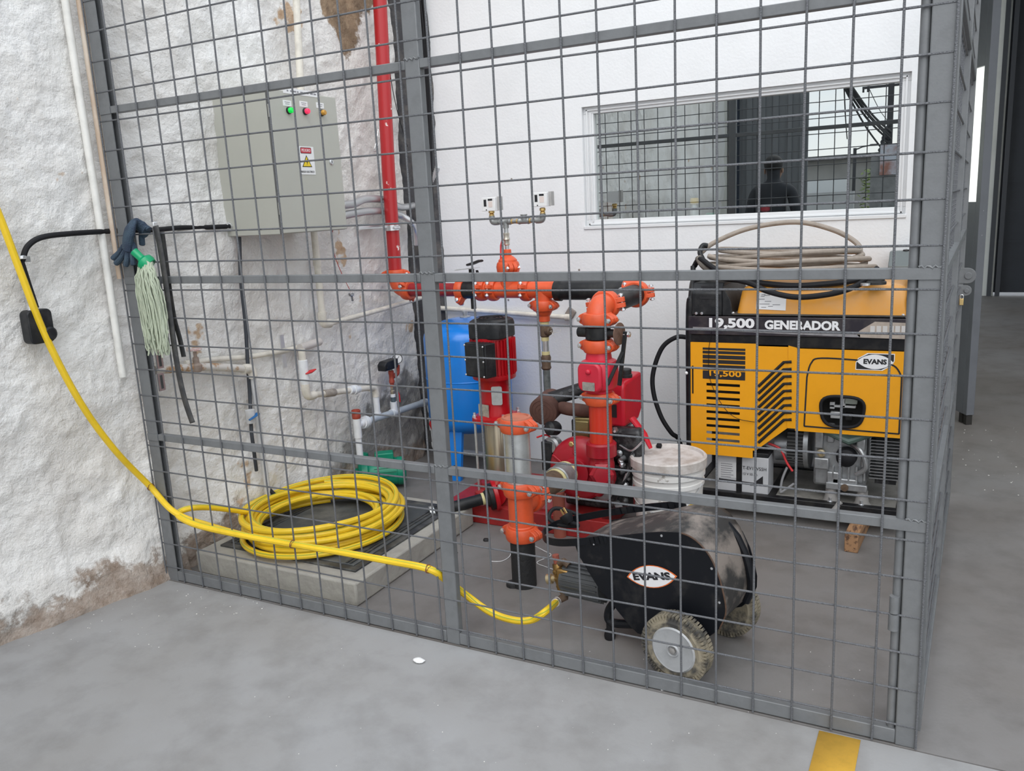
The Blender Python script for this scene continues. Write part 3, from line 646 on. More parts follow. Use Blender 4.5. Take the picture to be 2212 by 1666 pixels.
# white pipe with red valve behind the middle post going to the tank
vp0 = gh1+uu*0.045+V((0.02, 0, -0.05))
vp = thing('tank_feed_pipe', 'white pipe with a red lever valve dropping to the blue tank', 'pipe', V((vp0.x, vp0.y, 0.05)))
b0 = V((vp0.x+0.01, vp0.y, 0.075))
B().cyl(vp0, b0, 0.0165, n=14).build('pipe', pvc, vp)
mid = vp0.lerp(b0, 0.38)
vb = B().cyl(mid+V((0, 0, 0.04)), mid-V((0, 0, 0.04)), 0.0205, n=16).build('valve', pvc, vp)
B().tube([mid+V((0.01, -0.022, 0.036)), mid+V((0.006, -0.026, 0)), mid+V((0.014, -0.022, -0.04))], [0.005, 0.0125, 0.005], 10).build('lever', red_pl, vb)
B().tube(smooth_path([b0+V((0, 0, 0.01)), b0+V((0, 0, -0.01)), b0+V((0.012, 0, -0.025)), b0+V((0.05, 0, -0.03))], 6), 0.02, 14).build('elbow', pvc, vp)
B().cyl(b0+V((0.04, 0, -0.03)), b0+V((0.42, -0.02, -0.03)), 0.0165, n=14).build('pipe', pvc, vp)

# ================================================================ fire riser, manifold
fire_red = M('fire_red_paint', (0.42, 0.018, 0.022), 0.32, col2=(0.75, 0.66, 0.62), vscale=16, lo=0.635, hi=0.65, spec=0.5)
dk_red = M('dark_red_paint', (0.33, 0.02, 0.02), 0.45, var=0.25, vscale=15, bump=0.05)
pump_red = M('pump_red', (0.58, 0.012, 0.03), 0.33, var=0.12, vscale=8)
orange = M('coupling_orange', (0.72, 0.10, 0.03), 0.42, var=0.14, vscale=14, bump=0.03, bscale=120)
blk_pipe = M('black_pipe', (0.010, 0.011, 0.013), 0.45, var=0, col2=(0.028, 0.028, 0.028), vscale=14, spec=0.3)
galv = M('galvanised', (0.60, 0.62, 0.62), 0.38, 0.75, var=0.15, vscale=30)
brownp = M('brown_fitting', (0.13, 0.085, 0.055), 0.6, 0.2, var=0.3, vscale=40)
tape = M('thread_tape', (0.62, 0.55, 0.28), 0.6)
brass2 = M('brass_bright', (0.68, 0.48, 0.20), 0.3, 0.9)
MY, MZ = 1.50, 0.995
def mx(px): return Y(px, 626, MY).x
rz = V((mx(857), MY, 0))
riser = thing('fire_riser_pipe', 'red flaking fire riser pipe coming down the corner to an orange elbow', 'pipe', (rz.x, MY, MZ))
rtop = X(818, -60, rz.x)
B().tube([V((rz.x, MY, 1.10)), V((rz.x, MY+0.01, 1.6)), V((rtop.x, rtop.y, 2.6)), V((rtop.x, rtop.y+0.01, 3.3))], 0.034, 24).build('pipe', fire_red, riser)
coupling(riser, (rz.x, MY, 1.075), (0, 0, 1), 0.038, (1, 0.5, 0), orange, 0.05)
B().tube([V((rz.x+0.055*(1-math.cos(t)), MY, MZ+0.055*(1-math.sin(t)) - 0.0 + 0.0)) for t in [PI/2*k/8 for k in range(9)]][::-1] if False else
         smooth_path([V((rz.x, MY, MZ+0.075)), V((rz.x+0.003, MY, MZ+0.04)), V((rz.x+0.02, MY, MZ+0.012)), V((rz.x+0.045, MY, MZ)), V((rz.x+0.07, MY, MZ))], 5), 0.037, 20).build('elbow', orange, riser)
ex = mx(880)
coupling(riser, (ex+0.0, MY, MZ), (1, 0, 0), 0.038, (0, -0.7, 0.7), orange, 0.045)
xr1 = mx(992)
B().cyl((ex, MY, MZ), (xr1, MY, MZ), 0.0335, n=24).build('pipe', M('branch_red', (0.30, 0.015, 0.02), 0.45, var=0.2, vscale=25, bump=0.15, bscale=200), riser)
# clamp bracket
cz = X(848, 492, rz.x).z
ck = B().cyl((rz.x, MY, cz-0.014), (rz.x, MY, cz+0.014), 0.038, n=24).build('clamp', zinc, riser)
chl = X(790, 488, -0.01)
B().beam(V((-0.03, MY-0.16, cz+0.005)), V((rz.x+0.02, MY+0.02, cz+0.005)), 0.022, 0.006, up=(0, 0, 1)).build('strut', zinc, riser)
B().beam(V((-0.03, MY-0.17, cz+0.012)), V((-0.015, MY-0.02, cz+0.012)), 0.02, 0.024).build('strut_channel', zinc, riser)
bolt(ck, (rz.x+0.045, MY-0.02, cz), (0, 1, 0), 0.006, 0.05)

man = thing('fire_manifold', 'orange grooved pipe manifold along the white wall with tees and black valve', 'pipe manifold', (mx(1120), MY, MZ))
coupling(man, (mx(997), MY, MZ), (1, 0, 0), 0.039, (0, -0.5, -1), orange, 0.042)
B().cyl((mx(1005), MY, MZ), (mx(1034), MY, MZ), 0.044, n=24).build('butterfly_valve', blk_pipe, man)
B().cyl((mx(1021), MY, MZ-0.095), (mx(1021), MY, MZ-0.03), 0.013, n=12).build('valve_stem', blk_pipe, man)
vt = V((mx(1021), MY, MZ+0.04))
vh = B().cyl(vt, vt+V((0, 0, 0.062)), 0.014, n=12).build('valve_neck', blk_pipe, man)
B().box(vt+V((-0.012, -0.02, 0.066)), (0.11, 0.06, 0.004), Matrix.Rotation(-0.08, 3, 'Y')).build('notch_plate', zinc, vh)
B().tube([vt+V((-0.03, 0.02, 0.082)), vt+V((0.02, -0.005, 0.092)), vt+V((0.055, -0.02, 0.102)), vt+V((0.078, -0.03, 0.104))], [0.013, 0.016, 0.014, 0.012], 8, flat=0.5).build('handle', blk_pipe, vh)
B().beam(vt+V((0.03, 0, 0.055)), vt+V((0.07, -0.03, 0.0)), 0.012, 0.006).build('trigger', blk_pipe, vh)
coupling(man, (mx(1041), MY, MZ), (1, 0, 0), 0.041, (0, -1, 0.15), orange, 0.05)
B().cyl((mx(1047), MY, MZ), (mx(1066), MY, MZ), 0.041, n=24).build('spool', orange, man)
coupling(man, (mx(1066), MY, MZ), (1, 0, 0), 0.041, (0, -1, 0.15), orange, 0.044)
tx1 = mx(1100)
B().cyl((mx(1072), MY, MZ), (mx(1136), MY, MZ), 0.0405, n=24).cyl((tx1, MY, MZ), (tx1, MY, MZ+0.085), 0.0405, n=24).build('tee', orange, man)
coupling(man, (mx(1137), MY, MZ), (1, 0, 0), 0.041, (0, -1, 0.15), orange, 0.044)
tx2 = mx(1173)
B().cyl((mx(1143), MY, MZ), (mx(1201), MY, MZ), 0.0405, n=24).lathe((tx2, MY, MZ), (0, 0, -1), [(0.0405, 0), (0.0405, 0.06), (0.044, 0.062), (0.044, 0.085)], 24).build('tee', orange, man)
coupling(man, (tx2, MY, Y(1172, 660, MY).z), (0, 0, 1), 0.041, (1, -0.25, 0), orange, 0.05)
zt_ = Y(1172, 660, MY).z
B().lathe((tx2, MY, zt_-0.02), (0, 0, -1), [(0.040, 0), (0.040, 0.010), (0.030, 0.028), (0.028, 0.03), (0.028, 0.055), (0.024, 0.057)], 24).build('reducer', orange, man)
# black pipe with lipped end, running right along the wall to the elbow
xb0, xb1 = mx(1200), 1.345
B().lathe((xb0, MY, MZ-0.004), (1, 0, 0), [(0.042, 0), (0.049, 0.002), (0.050, 0.03), (0.044, 0.036), (0.0435, xb1-xb0)], 28).build('pipe', blk_pipe, man)
# elbow at the back and pipe coming forward to the pump
PX, PY_ = 1.398, 0.95
EZ = 0.985
coupling(man, (1.335, MY, EZ), (1, 0, 0), 0.044, (0, -1, 0.2), orange, 0.045)
B().tube([V((1.325, MY, EZ))]+[V((PX-0.06+0.06*math.sin(t), MY-0.06+0.06*math.cos(t), EZ)) for t in [PI/2*k/8 for k in range(9)]]+[V((PX, MY-0.09, EZ))], 0.046, 24).build('elbow', orange, man)
coupling(man, (PX, MY-0.085, EZ), (0, 1, 0), 0.045, (1, 0, 0.1), orange, 0.048)
B().cyl((PX, MY-0.08, EZ), (PX, PY_+0.10, EZ), 0.0445, n=24).build('pipe', blk_pipe, man)
# top stack
z0 = MZ+0.085
coupling(man, (tx1, MY, Y(1100, 578, MY).z), (0, 0, 1), 0.041, (0.75, -0.65, 0), orange, 0.055)
zc = Y(1100, 578, MY).z
B().lathe((tx1, MY, zc+0.025), (0, 0, 1), [(0.046, 0), (0.045, 0.012), (0.030, 0.026), (0.020, 0.032), (0.019, 0.06), (0.016, 0.062)], 24).build('reducer', orange, man)
def zz(py): return Y(1098, py, MY).z
B().cyl((tx1, MY, zz(548)), (tx1, MY, zz(526)), 0.011, n=14).build('nipple', galv, man)
bv_ = B().lathe((tx1, MY, zz(530)), (0, 0, 1), [(0.012, 0), (0.015, 0.004), (0.013, 0.018), (0.017, 0.028), (0.013, 0.04), (0.015, 0.05), (0.015, 0.058), (0.011, 0.06)], 10).build('ball_valve', M('nickel', (0.62, 0.58, 0.50), 0.35, 0.85), man)
B().tube([V((tx1-0.012, MY-0.02, zz(517))), V((tx1-0.02, MY-0.026, zz(530))), V((tx1-0.024, MY-0.026, zz(560)))], [0.008, 0.006, 0.006], 8, flat=0.5).build('lever', red_pl, bv_)
B().cyl((tx1, MY, zz(508)), (tx1, MY, zz(488)), 0.0115, n=14).build('nipple', galv, man)
zh = zz(479)
gdark = M('malleable_iron', (0.33, 0.34, 0.34), 0.45, 0.6, var=0.25, vscale=40)
xl, xrr = Y(1063, 478, MY).x, Y(1173, 476, MY).x
B().cyl((xl+0.02, MY, zh), (xrr-0.02, MY, zh), 0.0105, n=14).build('pipe', gdark, man)
B().lathe((tx1-0.028, MY, zh), (1, 0, 0), [(0.015, 0), (0.016, 0.006), (0.014, 0.01), (0.014, 0.046), (0.016, 0.05), (0.015, 0.056)], 14).cyl((tx1, MY, zh), (tx1, MY, zh-0.03), 0.0145, n=14).build('tee', gdark, man)
xt3 = Y(1132, 477, MY).x
B().lathe((xt3-0.028, MY, zh), (1, 0, 0), [(0.015, 0), (0.016, 0.006), (0.014, 0.01), (0.014, 0.046), (0.016, 0.05), (0.015, 0.056)], 14).cyl((xt3, MY, zh), (xt3, MY, zh+0.026), 0.0145, n=14).cyl((xt3, MY, zh+0.026), (xt3, MY, zh+0.031), 0.017, n=14).build('tee', gdark, man)
for x in (tx1+0.036, xt3+0.034, xt3-0.034): B().cyl((x-0.004, MY, zh), (x+0.004, MY, zh), 0.012, n=12).build('thread', brass2, man)
for i, (x, sgn, py) in enumerate(((xl, 1, 441), (xrr, -1, 437))):
    B().tube(smooth_path([V((x+sgn*0.035, MY, zh)), V((x+sgn*0.012, MY, zh)), V((x+sgn*0.002, MY, zh+0.008)), V((x, MY, zh+0.03))], 6), 0.0145, 14).build('elbow', gdark, man)
    c = V((x, MY-0.005, Y(1063, py, MY).z))
    s_ = thing('pressure_switch', ('left' if i == 0 else 'right')+' of the two white pressure switches on the manifold arms', 'pressure switch', c-V((0, 0, 0.03)), 'pressure switches on the manifold')
    B().lathe((x, MY, zh+0.028), (0, 0, 1), [(0.009, 0), (0.013, 0.003), (0.013, 0.010), (0.009, 0.013), (0.015, 0.016), (0.015, 0.026), (0.01, 0.03)], 8).build('brass_nut', brass2, s_)
    B().box(c, (0.072, 0.045, 0.064)).build('body', white_pl, s_, bevel=0.002)
    fr = c+V((0, -0.0226, 0)); Ux, Uz, Uo = V((1, 0, 0)), V((0, 0, 1)), V((0, -0.0008, 0))
    B().prism([(-0.025, -0.010), (-0.011, -0.010), (-0.011, 0.022), (-0.025, 0.022)], fr, Ux, Uz, Uo).build('scale_window', ink, s_)
    B().prism([(-0.002, 0.016), (0.022, 0.016), (0.022, 0.025), (-0.002, 0.025)], fr, Ux, Uz, Uo).build('black_label', ink, s_)
    B().prism([(0.0, -0.014), (0.022, -0.014), (0.022, 0.013), (0.0, 0.013)], fr, Ux, Uz, Uo).build('paper_label', M('paper_label', (0.72, 0.62, 0.58), 0.6), s_)
    B().lathe(fr+V((-0.012, 0, -0.026)), (0, -1, 0), [(0.003, 0), (0.003, 0.001), (0, 0.0012)], 10).build('screw', ink, s_)
    B().bb(c.x+0.036, c.x+0.05, c.y-0.002, c.y+0.030, c.z-0.03, c.z+0.034).build('bracket', M('bracket_grey', (0.42, 0.41, 0.40), 0.5, var=0.15), s_)
# brown drop pipe under the second tee
dp2 = thing('drop_pipe', 'brown and galvanised threaded drop pipe under the orange tee', 'pipe', (tx2, MY, 0.45))
def zy(py): return Y(1176, py, MY).z
B().cyl((tx2, MY, zy(702)), (tx2, MY, zy(690)), 0.022, n=14).build('thread_tape', tape, dp2)
vb = B().lathe((tx2, MY, zy(728)), (0, 0, 1), [(0.019, 0), (0.023, 0.006), (0.023, 0.05), (0.019, 0.058)], 12).build('check_valve', brownp, dp2)
B().lathe((tx2+0.015, MY-0.01, zy(714)), (1, -0.3, 0), [(0.020, 0), (0.021, 0.02), (0.015, 0.026), (0, 0.027)], 12).build('plug', brownp, vb)
B().cyl((tx2, MY, zy(736)), (tx2, MY, zy(728)), 0.019, n=14).build('thread_tape', tape, dp2)
B().cyl((tx2, MY, zy(760)), (tx2, MY, zy(735)), 0.018, n=14).build('nipple', galv, dp2)
B().cyl((tx2, MY, zy(766)), (tx2, MY, zy(759)), 0.020, n=14).build('thread_tape', tape, dp2)
B().lathe((tx2, MY, zy(798)), (0, 0, 1), [(0.020, 0), (0.025, 0.008), (0.022, 0.02), (0.025, 0.06), (0.020, 0.072)], 12).build('union', brownp, dp2)
B().cyl((tx2, MY, 0.30), (tx2, MY, zy(797)), 0.018, n=14).build('pipe', M('grimy_galv', (0.22, 0.25, 0.25), 0.5, 0.4, var=0.5, vscale=25), dp2)
hr = random.Random(5)
for k in range(5):
    p0 = V((tx2+0.035, MY-0.02, zy(712))); ps = [p0]
    for j in range(5): ps.append(ps[-1]+V((hr.uniform(-0.004, 0.016), hr.uniform(-0.008, 0.008), hr.uniform(-0.012, 0.014))))
    B().tube(smooth_path(ps, 4), 0.0008, 4).build('hemp_strand', M('hemp', (0.55, 0.52, 0.45), 0.8), vb)

# ================================================================ blue pressure tank
blue = M('tank_blue', (0.006, 0.215, 0.74), 0.28, var=0.08, vscale=4, coat=0.2)
TY = 1.665
tc_ = Y(1012, 800, TY); tcx = tc_.x
tr = 0.228
zt1, zb1 = Y(1010, 685, TY).z, Y(1000, 944, TY-0.12).z
tank = thing('pressure_tank', 'blue upright pressure tank standing in the corner behind the fence post', 'pressure tank', (tcx, TY, 0))
prof = []
H = zt1-zb1; dome = 0.10
for k in range(9): t = PI/2*k/8; prof.append((tr*math.sin(t), dome*(1-math.cos(t))))
for k in range(9): t = PI/2*k/8; prof.append((tr*math.cos(t), H-dome*(1-math.sin(t))))
B().lathe((tcx, TY, zb1), (0, 0, 1), prof, 40).build('body', blue, tank)
B().lathe((tcx, TY, zb1+H*0.5-0.004), (0, 0, 1), [(tr, 0), (tr+0.0018, 0.002), (tr+0.0018, 0.006), (tr, 0.008)], 40).build('weld_seam', blue, tank)
B().lathe((tcx, TY, zt1-0.01), (0, 0, 1), [(0.028, 0), (0.028, 0.014), (0.012, 0.018), (0.012, 0.03), (0.014, 0.031), (0.014, 0.042), (0, 0.043)], 14).build('valve_stem', galv, tank)
lf = Z(985, 1038, 0.0)
for ang in (math.atan2(lf.y-TY, lf.x-tcx), math.atan2(lf.y-TY, lf.x-tcx)+2.094, math.atan2(lf.y-TY, lf.x-tcx)-2.094):
    d = V((math.cos(ang), math.sin(ang), 0)); s_ = V((-d.y, d.x, 0))
    b = B(); top = V((tcx, TY, zb1+0.05))+d*(tr*0.80); bot = V((tcx, TY, 0.0))+d*(tr*0.98)
    b.add([top-s_*0.034, top+s_*0.034, bot+s_*0.030, bot-s_*0.030, top-s_*0.034-d*0.004, top+s_*0.034-d*0.004, bot+s_*0.030-d*0.004, bot-s_*0.030-d*0.004], [(0,1,2,3),(7,6,5,4),(0,4,5,1),(1,5,6,2),(2,6,7,3),(3,7,4,0)])
    for sg in (-1, 1):
        e0, e1 = top+s_*(0.034*sg), bot+s_*(0.030*sg)
        b.add([e0, e0+s_*0.002*sg, e1+s_*0.002*sg, e1, e0-d*0.024, e0+s_*0.002*sg-d*0.024, e1+s_*0.002*sg-d*0.024, e1-d*0.024], [(0,1,2,3),(7,6,5,4),(0,4,5,1),(1,5,6,2),(2,6,7,3),(3,7,4,0)])
    lg = b.build('leg', blue, tank)
    for f in (0.12, 0.30):
        q = bot.lerp(top, f)+d*0.0008
        B().prism(rrect(0.020, 0.007, 0.0033), q, s_, (top-bot).normalized(), d*0.0008).build('slot', MATS['shadow_slot'], lg)

# ================================================================ vertical multistage pump
VX, VY = 0.808, 1.15
def vz(py): return Y(1060, py, VY-0.05).z
vpm = thing('vertical_pump', 'red upright multistage pump with black motor cover and steel sleeve', 'pump', (VX, VY, 0.08))
vred = M('motor_red', (0.45, 0.006, 0.012), 0.3, var=0.1, vscale=10)
steelb = M('bronze_steel', (0.46, 0.40, 0.30), 0.28, 0.9, var=0.15, vscale=3, aniso=(12, 12, 0.5))
zc0, zc1 = 0.822, 0.912
B().lathe((VX, VY, zc0), (0, 0, 1), [(0.084, 0), (0.087, 0.004), (0.087, 0.060), (0.082, 0.076), (0.070, 0.084), (0, 0.086)], 40, sq=5).build('fan_cover', black_pl, vpm)
for k in range(4): B().tube([V((VX+(0.02+k*0.018)*math.cos(t), VY+(0.02+k*0.018)*math.sin(t), zc0+0.0868)) for t in [2*PI*i/24 for i in range(24)]], 0.0018, 6, closed=True).build('vent_ring', rubber, vpm)
B().cyl((VX, VY, 0.652), (VX, VY, 0.825), 0.088, n=36).build('motor_body', vred, vpm)
fin = B().box((0, 0, 0), (0.022, 0.0028, 0.150))
for k in range(36):
    a = 2*PI*k/36
    b = B().box((VX+0.092*math.cos(a), VY+0.092*math.sin(a), 0.738), (0.024, 0.0028, 0.155), Matrix.Rotation(a, 3, 'Z'))
    b.build('fin', vred, vpm)
B().lathe((VX, VY, 0.64), (0, 0, 1), [(0.070, -0.01), (0.097, -0.004), (0.099, 0.0), (0.099, 0.016), (0.090, 0.02)], 32).build('lower_ring', vred, vpm)
# terminal box on the side that faces left front
tb = Y(1038, 777, VY-0.115); R_ = Matrix.Rotation(-0.30, 3, 'Z')
tbx = B().box(tb, (0.132, 0.062, 0.150), R_).build('terminal_box', black_pl, vpm, bevel=0.004)
B().box(tb+R_ @ V((0, -0.034, 0)), (0.118, 0.008, 0.138), R_).build('lid', black_pl, tbx, bevel=0.003)
for sx in (-1, 1):
    for z in (-0.066, 0, 0.066):
        q = tb+R_ @ V((sx*0.058, -0.036, z)); B().lathe(q, R_ @ V((0, -1, 0)), [(0.0045, 0), (0.0045, 0.003), (0.003, 0.005), (0, 0.005)], 8).build('screw', zinc, tbx)
# bracket with window, flange, sleeve
B().lathe((VX, VY, 0.46), (0, 0, 1), [(0.076, 0), (0.072, 0.03), (0.066, 0.06), (0.066, 0.13), (0.072, 0.16), (0.082, 0.178)], 28).build('bracket', vred, vpm)
a = -0.55
qd = V((math.sin(-a)*0.55, -0.83, 0)).normalized(); qs = V((-qd.y, qd.x, 0))
B().prism(rrect(0.048, 0.085, 0.008), V((VX, VY, 0.565))+qd*0.064+qs*0.018, qs, V((0, 0, 1)), qd*0.006).build('coupling_guard', galv, vpm)
nd = V((-0.25, -0.97, 0)).normalized(); ns = V((-nd.y, nd.x, 0))
B().prism(rrect(0.062, 0.058, 0.003), V((VX, VY, 0.495))+nd*0.0735-ns*0.006, ns, V((0, 0, 1)), nd*0.004).build('nameplate', M('nameplate', (0.55, 0.54, 0.50), 0.35, 0.7, var=0.3, vscale=60), vpm)
flg = B().lathe((VX, VY, 0.435), (0, 0, 1), [(0.085, 0), (0.102, 0.002), (0.102, 0.024), (0.086, 0.028), (0.076, 0.034)], 36, sq=3).build('flange', vred, vpm)
for k in range(4):
    a = PI/4+k*PI/2; p = V((VX+0.104*math.cos(a), VY+0.104*math.sin(a), 0.0))
    B().cyl(p+V((0, 0, 0.10)), p+V((0, 0, 0.475)), 0.006, n=8).build('tie_rod', galv, vpm)
    B().lathe(p+V((0, 0, 0.460)), (0, 0, 1), [(0.010, 0), (0.010, 0.010), (0.006, 0.012), (0.006, 0.024)], 6).build('nut', zinc, flg)
B().lathe((VX, VY, 0.145), (0, 0, 1), [(0.060, 0), (0.062, 0.003), (0.062, 0.286), (0.060, 0.290)], 36).build('sleeve', steelb, vpm)
B().lathe((VX, VY, 0.085), (0, 0, 1), [(0.10, 0), (0.11, 0.004), (0.11, 0.02), (0.085, 0.035), (0.080, 0.062)], 32, sq=3).build('foot', dk_red, vpm)
sd_ = V((-0.62, -0.72, -0.10)).normalized(); sc0 = V((VX-0.02, VY-0.06, 0.145))
pb = Z(1062, 1068, 0.13)
sc0 = V((0.87, 0.98, 0.135)); sd_ = (V((0.665, 0.80, 0.095))-sc0).normalized()
B().cyl((VX, VY, 0.135), sc0, 0.052, n=20).build('port', vred, vpm)
B().lathe(sc0-sd_*0.01, sd_, [(0.070, 0), (0.070, 0.016), (0.066, 0.018)], 24).build('port_flange', vred, vpm)
sf = B().lathe(sc0+sd_*0.008, sd_, [(0.060, 0), (0.060, 0.018), (0.040, 0.022), (0.030, 0.04)], 24).build('suction_flange', blk_pipe, vpm)
B().cyl(sc0+sd_*0.03, V((0.665, 0.80, 0.095)), 0.0255, n=16).build('suction_pipe', blk_pipe, vpm)
B().cyl(sc0+sd_*0.045, sc0+sd_*0.060, 0.0275, n=16).build('thread_tape', tape, vpm)
e_ = V((0.665, 0.80, 0.095)); B().cyl(e_, e_+sd_*0.02, 0.031, n=16).build('end_fitting', galv, vpm)

# ================================================================ suction stand with galvanised pipe
GX, GY = 1.262, 0.48
def gz(py): return Y(1125, py, GY).z
sst = thing('suction_standpipe', 'upright galvanised pipe on an orange tee standing on the floor', 'pipe', (GX, GY, 0))
B().cyl((GX, GY, 0), (GX, GY, gz(1165)), 0.046, n=24).build('lower_pipe', M('tarred_pipe', (0.014, 0.014, 0.015), 0.65, bump=0.4, bscale=60), sst)
B().lathe((GX-0.035, GY-0.02, 0), (0, 0, 1), [(0.03, 0), (0.028, 0.012), (0.012, 0.02), (0, 0.022)], 10).build('sealant', MATS['tarred_pipe'], sst)
coupling(sst, (GX, GY, gz(1150)), (0, 0, 1), 0.047, (0.97, -0.25, 0), orange, 0.052)
zt3 = gz(1100)
B().lathe((GX, GY, gz(1145)), (0, 0, 1), [(0.047, 0), (0.049, 0.004), (0.049, 0.02), (0.046, 0.024), (0.046, gz(1058)-gz(1145))], 28).cyl((GX, GY, zt3+0.02), (GX, GY+0.09, zt3+0.02), 0.046, n=24).build('tee', orange, sst)
coupling(sst, (GX, GY, gz(1055)), (0, 0, 1), 0.047, (0.97, -0.25, 0), orange, 0.052)
B().cyl((GX, GY, gz(1055)), (GX, GY, gz(920)), 0.0455, n=28).build('riser_pipe', galv, sst)
coupling(sst, (GX, GY, gz(918)), (0, 0, 1), 0.047, (0.97, -0.25, 0), orange, 0.05)
B().lathe((GX, GY, gz(918)+0.02), (0, 0, 1), [(0.056, 0), (0.052, 0.010), (0.044, 0.012), (0.042, 0.006), (0, 0.006)], 28).build('end_cap', M('dusty_orange', (0.52, 0.17, 0.10), 0.7, var=0.2), sst)
SZ = zt3+0.02
coupling(sst, (GX, GY+0.085, SZ), (0, 1, 0), 0.046, (1, 0, 0.3), orange, 0.046)
B().cyl((GX, GY+0.09, SZ), (GX+0.015, 0.80, SZ), 0.0445, n=24).build('suction_pipe', brownp, sst)
B().cyl((GX+0.012, 0.755, SZ), (GX+0.013, 0.775, SZ), 0.047, n=24).build('thread_tape', tape, sst)
B().lathe((GX+0.013, 0.77, SZ), (0.03, 1, 0), [(0.050, 0), (0.054, 0.005), (0.050, 0.03), (0.054, 0.055), (0.054, 0.07), (0.050, 0.075)], 24).build('union', gdark, sst)
B().cyl((GX+0.015, 0.842, SZ), (GX+0.015, 0.858, SZ), 0.052, n=24).build('thread_tape', tape, sst)

# ================================================================ engine driven pump
ep = thing('engine_pump', 'red diesel engine pump with brown muffler on a red steel skid', 'pump', (1.3, 1.15, 0))
# skid
for (a, b_) in (((0.615, 0.985), (1.50, 0.985)), ((0.615, 1.44), (1.36, 1.44))):
    B().bb(a[0], b_[0], a[1]-0.02, a[1]+0.02, 0.0, 0.085).build('skid_beam', dk_red, ep, bevel=0.003)
for x in (0.615, 1.0, 1.33):
    B().bb(x, x+0.04, 1.005, 1.42, 0.004, 0.080).build('cross_beam', dk_red, ep, bevel=0.003)
B().bb(0.66, 1.02, 1.0, 1.42, 0.080, 0.088).build('base_plate', dk_red, ep)
B().bb(1.06, 1.37, 1.0, 1.42, 0.080, 0.095).build('base_plate', dk_red, ep)
q = V((1.16, 0.90, 0)); 
B().cyl((1.195, 0.955, 0), (1.195, 0.955, 0.20), 0.027, n=14).build('support_post', M('rust_red', (0.33, 0.09, 0.06), 0.6, var=0.2), ep)
# volute
VO = V((1.283, 0.965, 0.30))
vred2 = M('volute_red', (0.36, 0.008, 0.02), 0.33, var=0.18, vscale=10)
vol = B().lathe(VO+V((0, 0.085, 0)), (0, -1, 0), [(0.10, 0), (0.128, 0.012), (0.136, 0.03), (0.136, 0.055), (0.130, 0.075), (0.112, 0.092), (0.085, 0.10), (0.062, 0.102), (0.060, 0.118), (0.055, 0.120)], 40).build('volute', vred2, ep)
for k in range(3):
    a = 0.65+k*1.0
    B().beam(VO+V((math.cos(a)*0.075, -0.016, math.sin(a)*0.075)), VO+V((math.cos(a)*0.125, -0.004, math.sin(a)*0.125)), 0.010, 0.012, up=(0, 1, 0)).build('rib', vred2, vol, bevel=0.003)
B().lathe(VO+V((-0.02, -0.005, 0.115)), (0, -1, 0), [(0.012, 0), (0.012, 0.008), (0.009, 0.010), (0, 0.010)], 6).build('brass_plug', brass2, vol)
B().lathe(VO+V((0.0, -0.005, -0.118)), (0, -1, 0), [(0.010, 0), (0.010, 0.008), (0.007, 0.010), (0, 0.010)], 6).build('brass_plug', brass2, vol)
# outlet neck rising on the right
zn = Y(1302, 968, PY_).z
B().tube(smooth_path([VO+V((0.06, 0.04, -0.09)), VO+V((0.105, 0.03, -0.03)), V((PX, PY_, 0.30)), V((PX, PY_, 0.36)), V((PX, PY_, zn))], 6), [0.04]*6+[0.05]*6+[0.052]*6+[0.049]*7, 24).build('outlet_neck', vred2, ep)
B().lathe((PX+0.01, PY_-0.03, 0.315), (0.35, -0.9, 0.1), [(0.05, 0), (0.05, 0.03), (0.036, 0.04), (0.034, 0.052), (0, 0.054)], 6).build('side_port', vred2, ep)
B().lathe((PX, PY_, zn-0.035), (0, 0, 1), [(0.050, 0), (0.062, 0.006), (0.062, 0.055), (0.055, 0.062)], 28).build('outlet_collar', vred2, ep)
dz = lambda py: Y(1298, py, PY_).z
B().cyl((PX, PY_, dz(955)), (PX, PY_, dz(862)), 0.046, n=28).build('discharge_pipe', M('orange_red_paint', (0.58, 0.035, 0.015), 0.3, col2=(0.7, 0.6, 0.55), vscale=20, lo=0.70, hi=0.715), ep)
coupling(ep, (PX, PY_, dz(860)), (0, 0, 1), 0.047, (0.97, -0.25, 0), orange, 0.05)
zk0, zk1 = dz(842), dz(765)
chk = M('check_valve_pink', (0.62, 0.022, 0.05), 0.35, var=0.08)
cv = B().lathe((PX, PY_, zk0), (0, 0, 1), [(0.046, -0.02), (0.050, 0.0), (0.066, 0.012), (0.072, 0.03), (0.074, 0.07), (0.072, 0.105), (0.066, 0.118), (0.050, 0.126), (0.046, zk1-zk0+0.01), (0.046, zk1-zk0+0.03)], 32, sq=2.6).build('check_valve', chk, ep)
B().prism(rrect(0.105, 0.118, 0.03), V((PX-0.008, PY_-0.060, zk0+0.064)), V((0.98, -0.15, 0)), V((0, 0, 1)), V((-0.15, -0.98, 0)).normalized()*0.024).build('valve_cover', chk, ep, bevel=0.008)
B().sphere(V((PX-0.012, PY_-0.086, zk0+0.088)), 0.011, 12, 8).build('boss', chk, cv)
B().prism(rrect(0.056, 0.034, 0.003), V((PX-0.012, PY_-0.085, zk0+0.030)), V((0.98, -0.15, 0)), V((0, 0, 1)), V((0, -0.002, 0))).build('nameplate', MATS['nameplate'], cv)
coupling(ep, (PX, PY_, dz(747)), (0, 0, 1), 0.047, (0.97, -0.25, 0), orange, 0.05)
zb_ = dz(719)
bfv = B().lathe((PX, PY_, zb_-0.026), (0, 0, 1), [(0.044, 0), (0.050, 0.004), (0.050, 0.048), (0.044, 0.052)], 28).build('butterfly_valve', blk_pipe, ep)
ax = V((0.985, -0.17, 0)).normalized()
cB = V((PX, PY_, zb_))
B().cyl(cB-ax*0.088, cB-ax*0.03, 0.021, n=16).build('shaft_boss', blk_pipe, bfv)
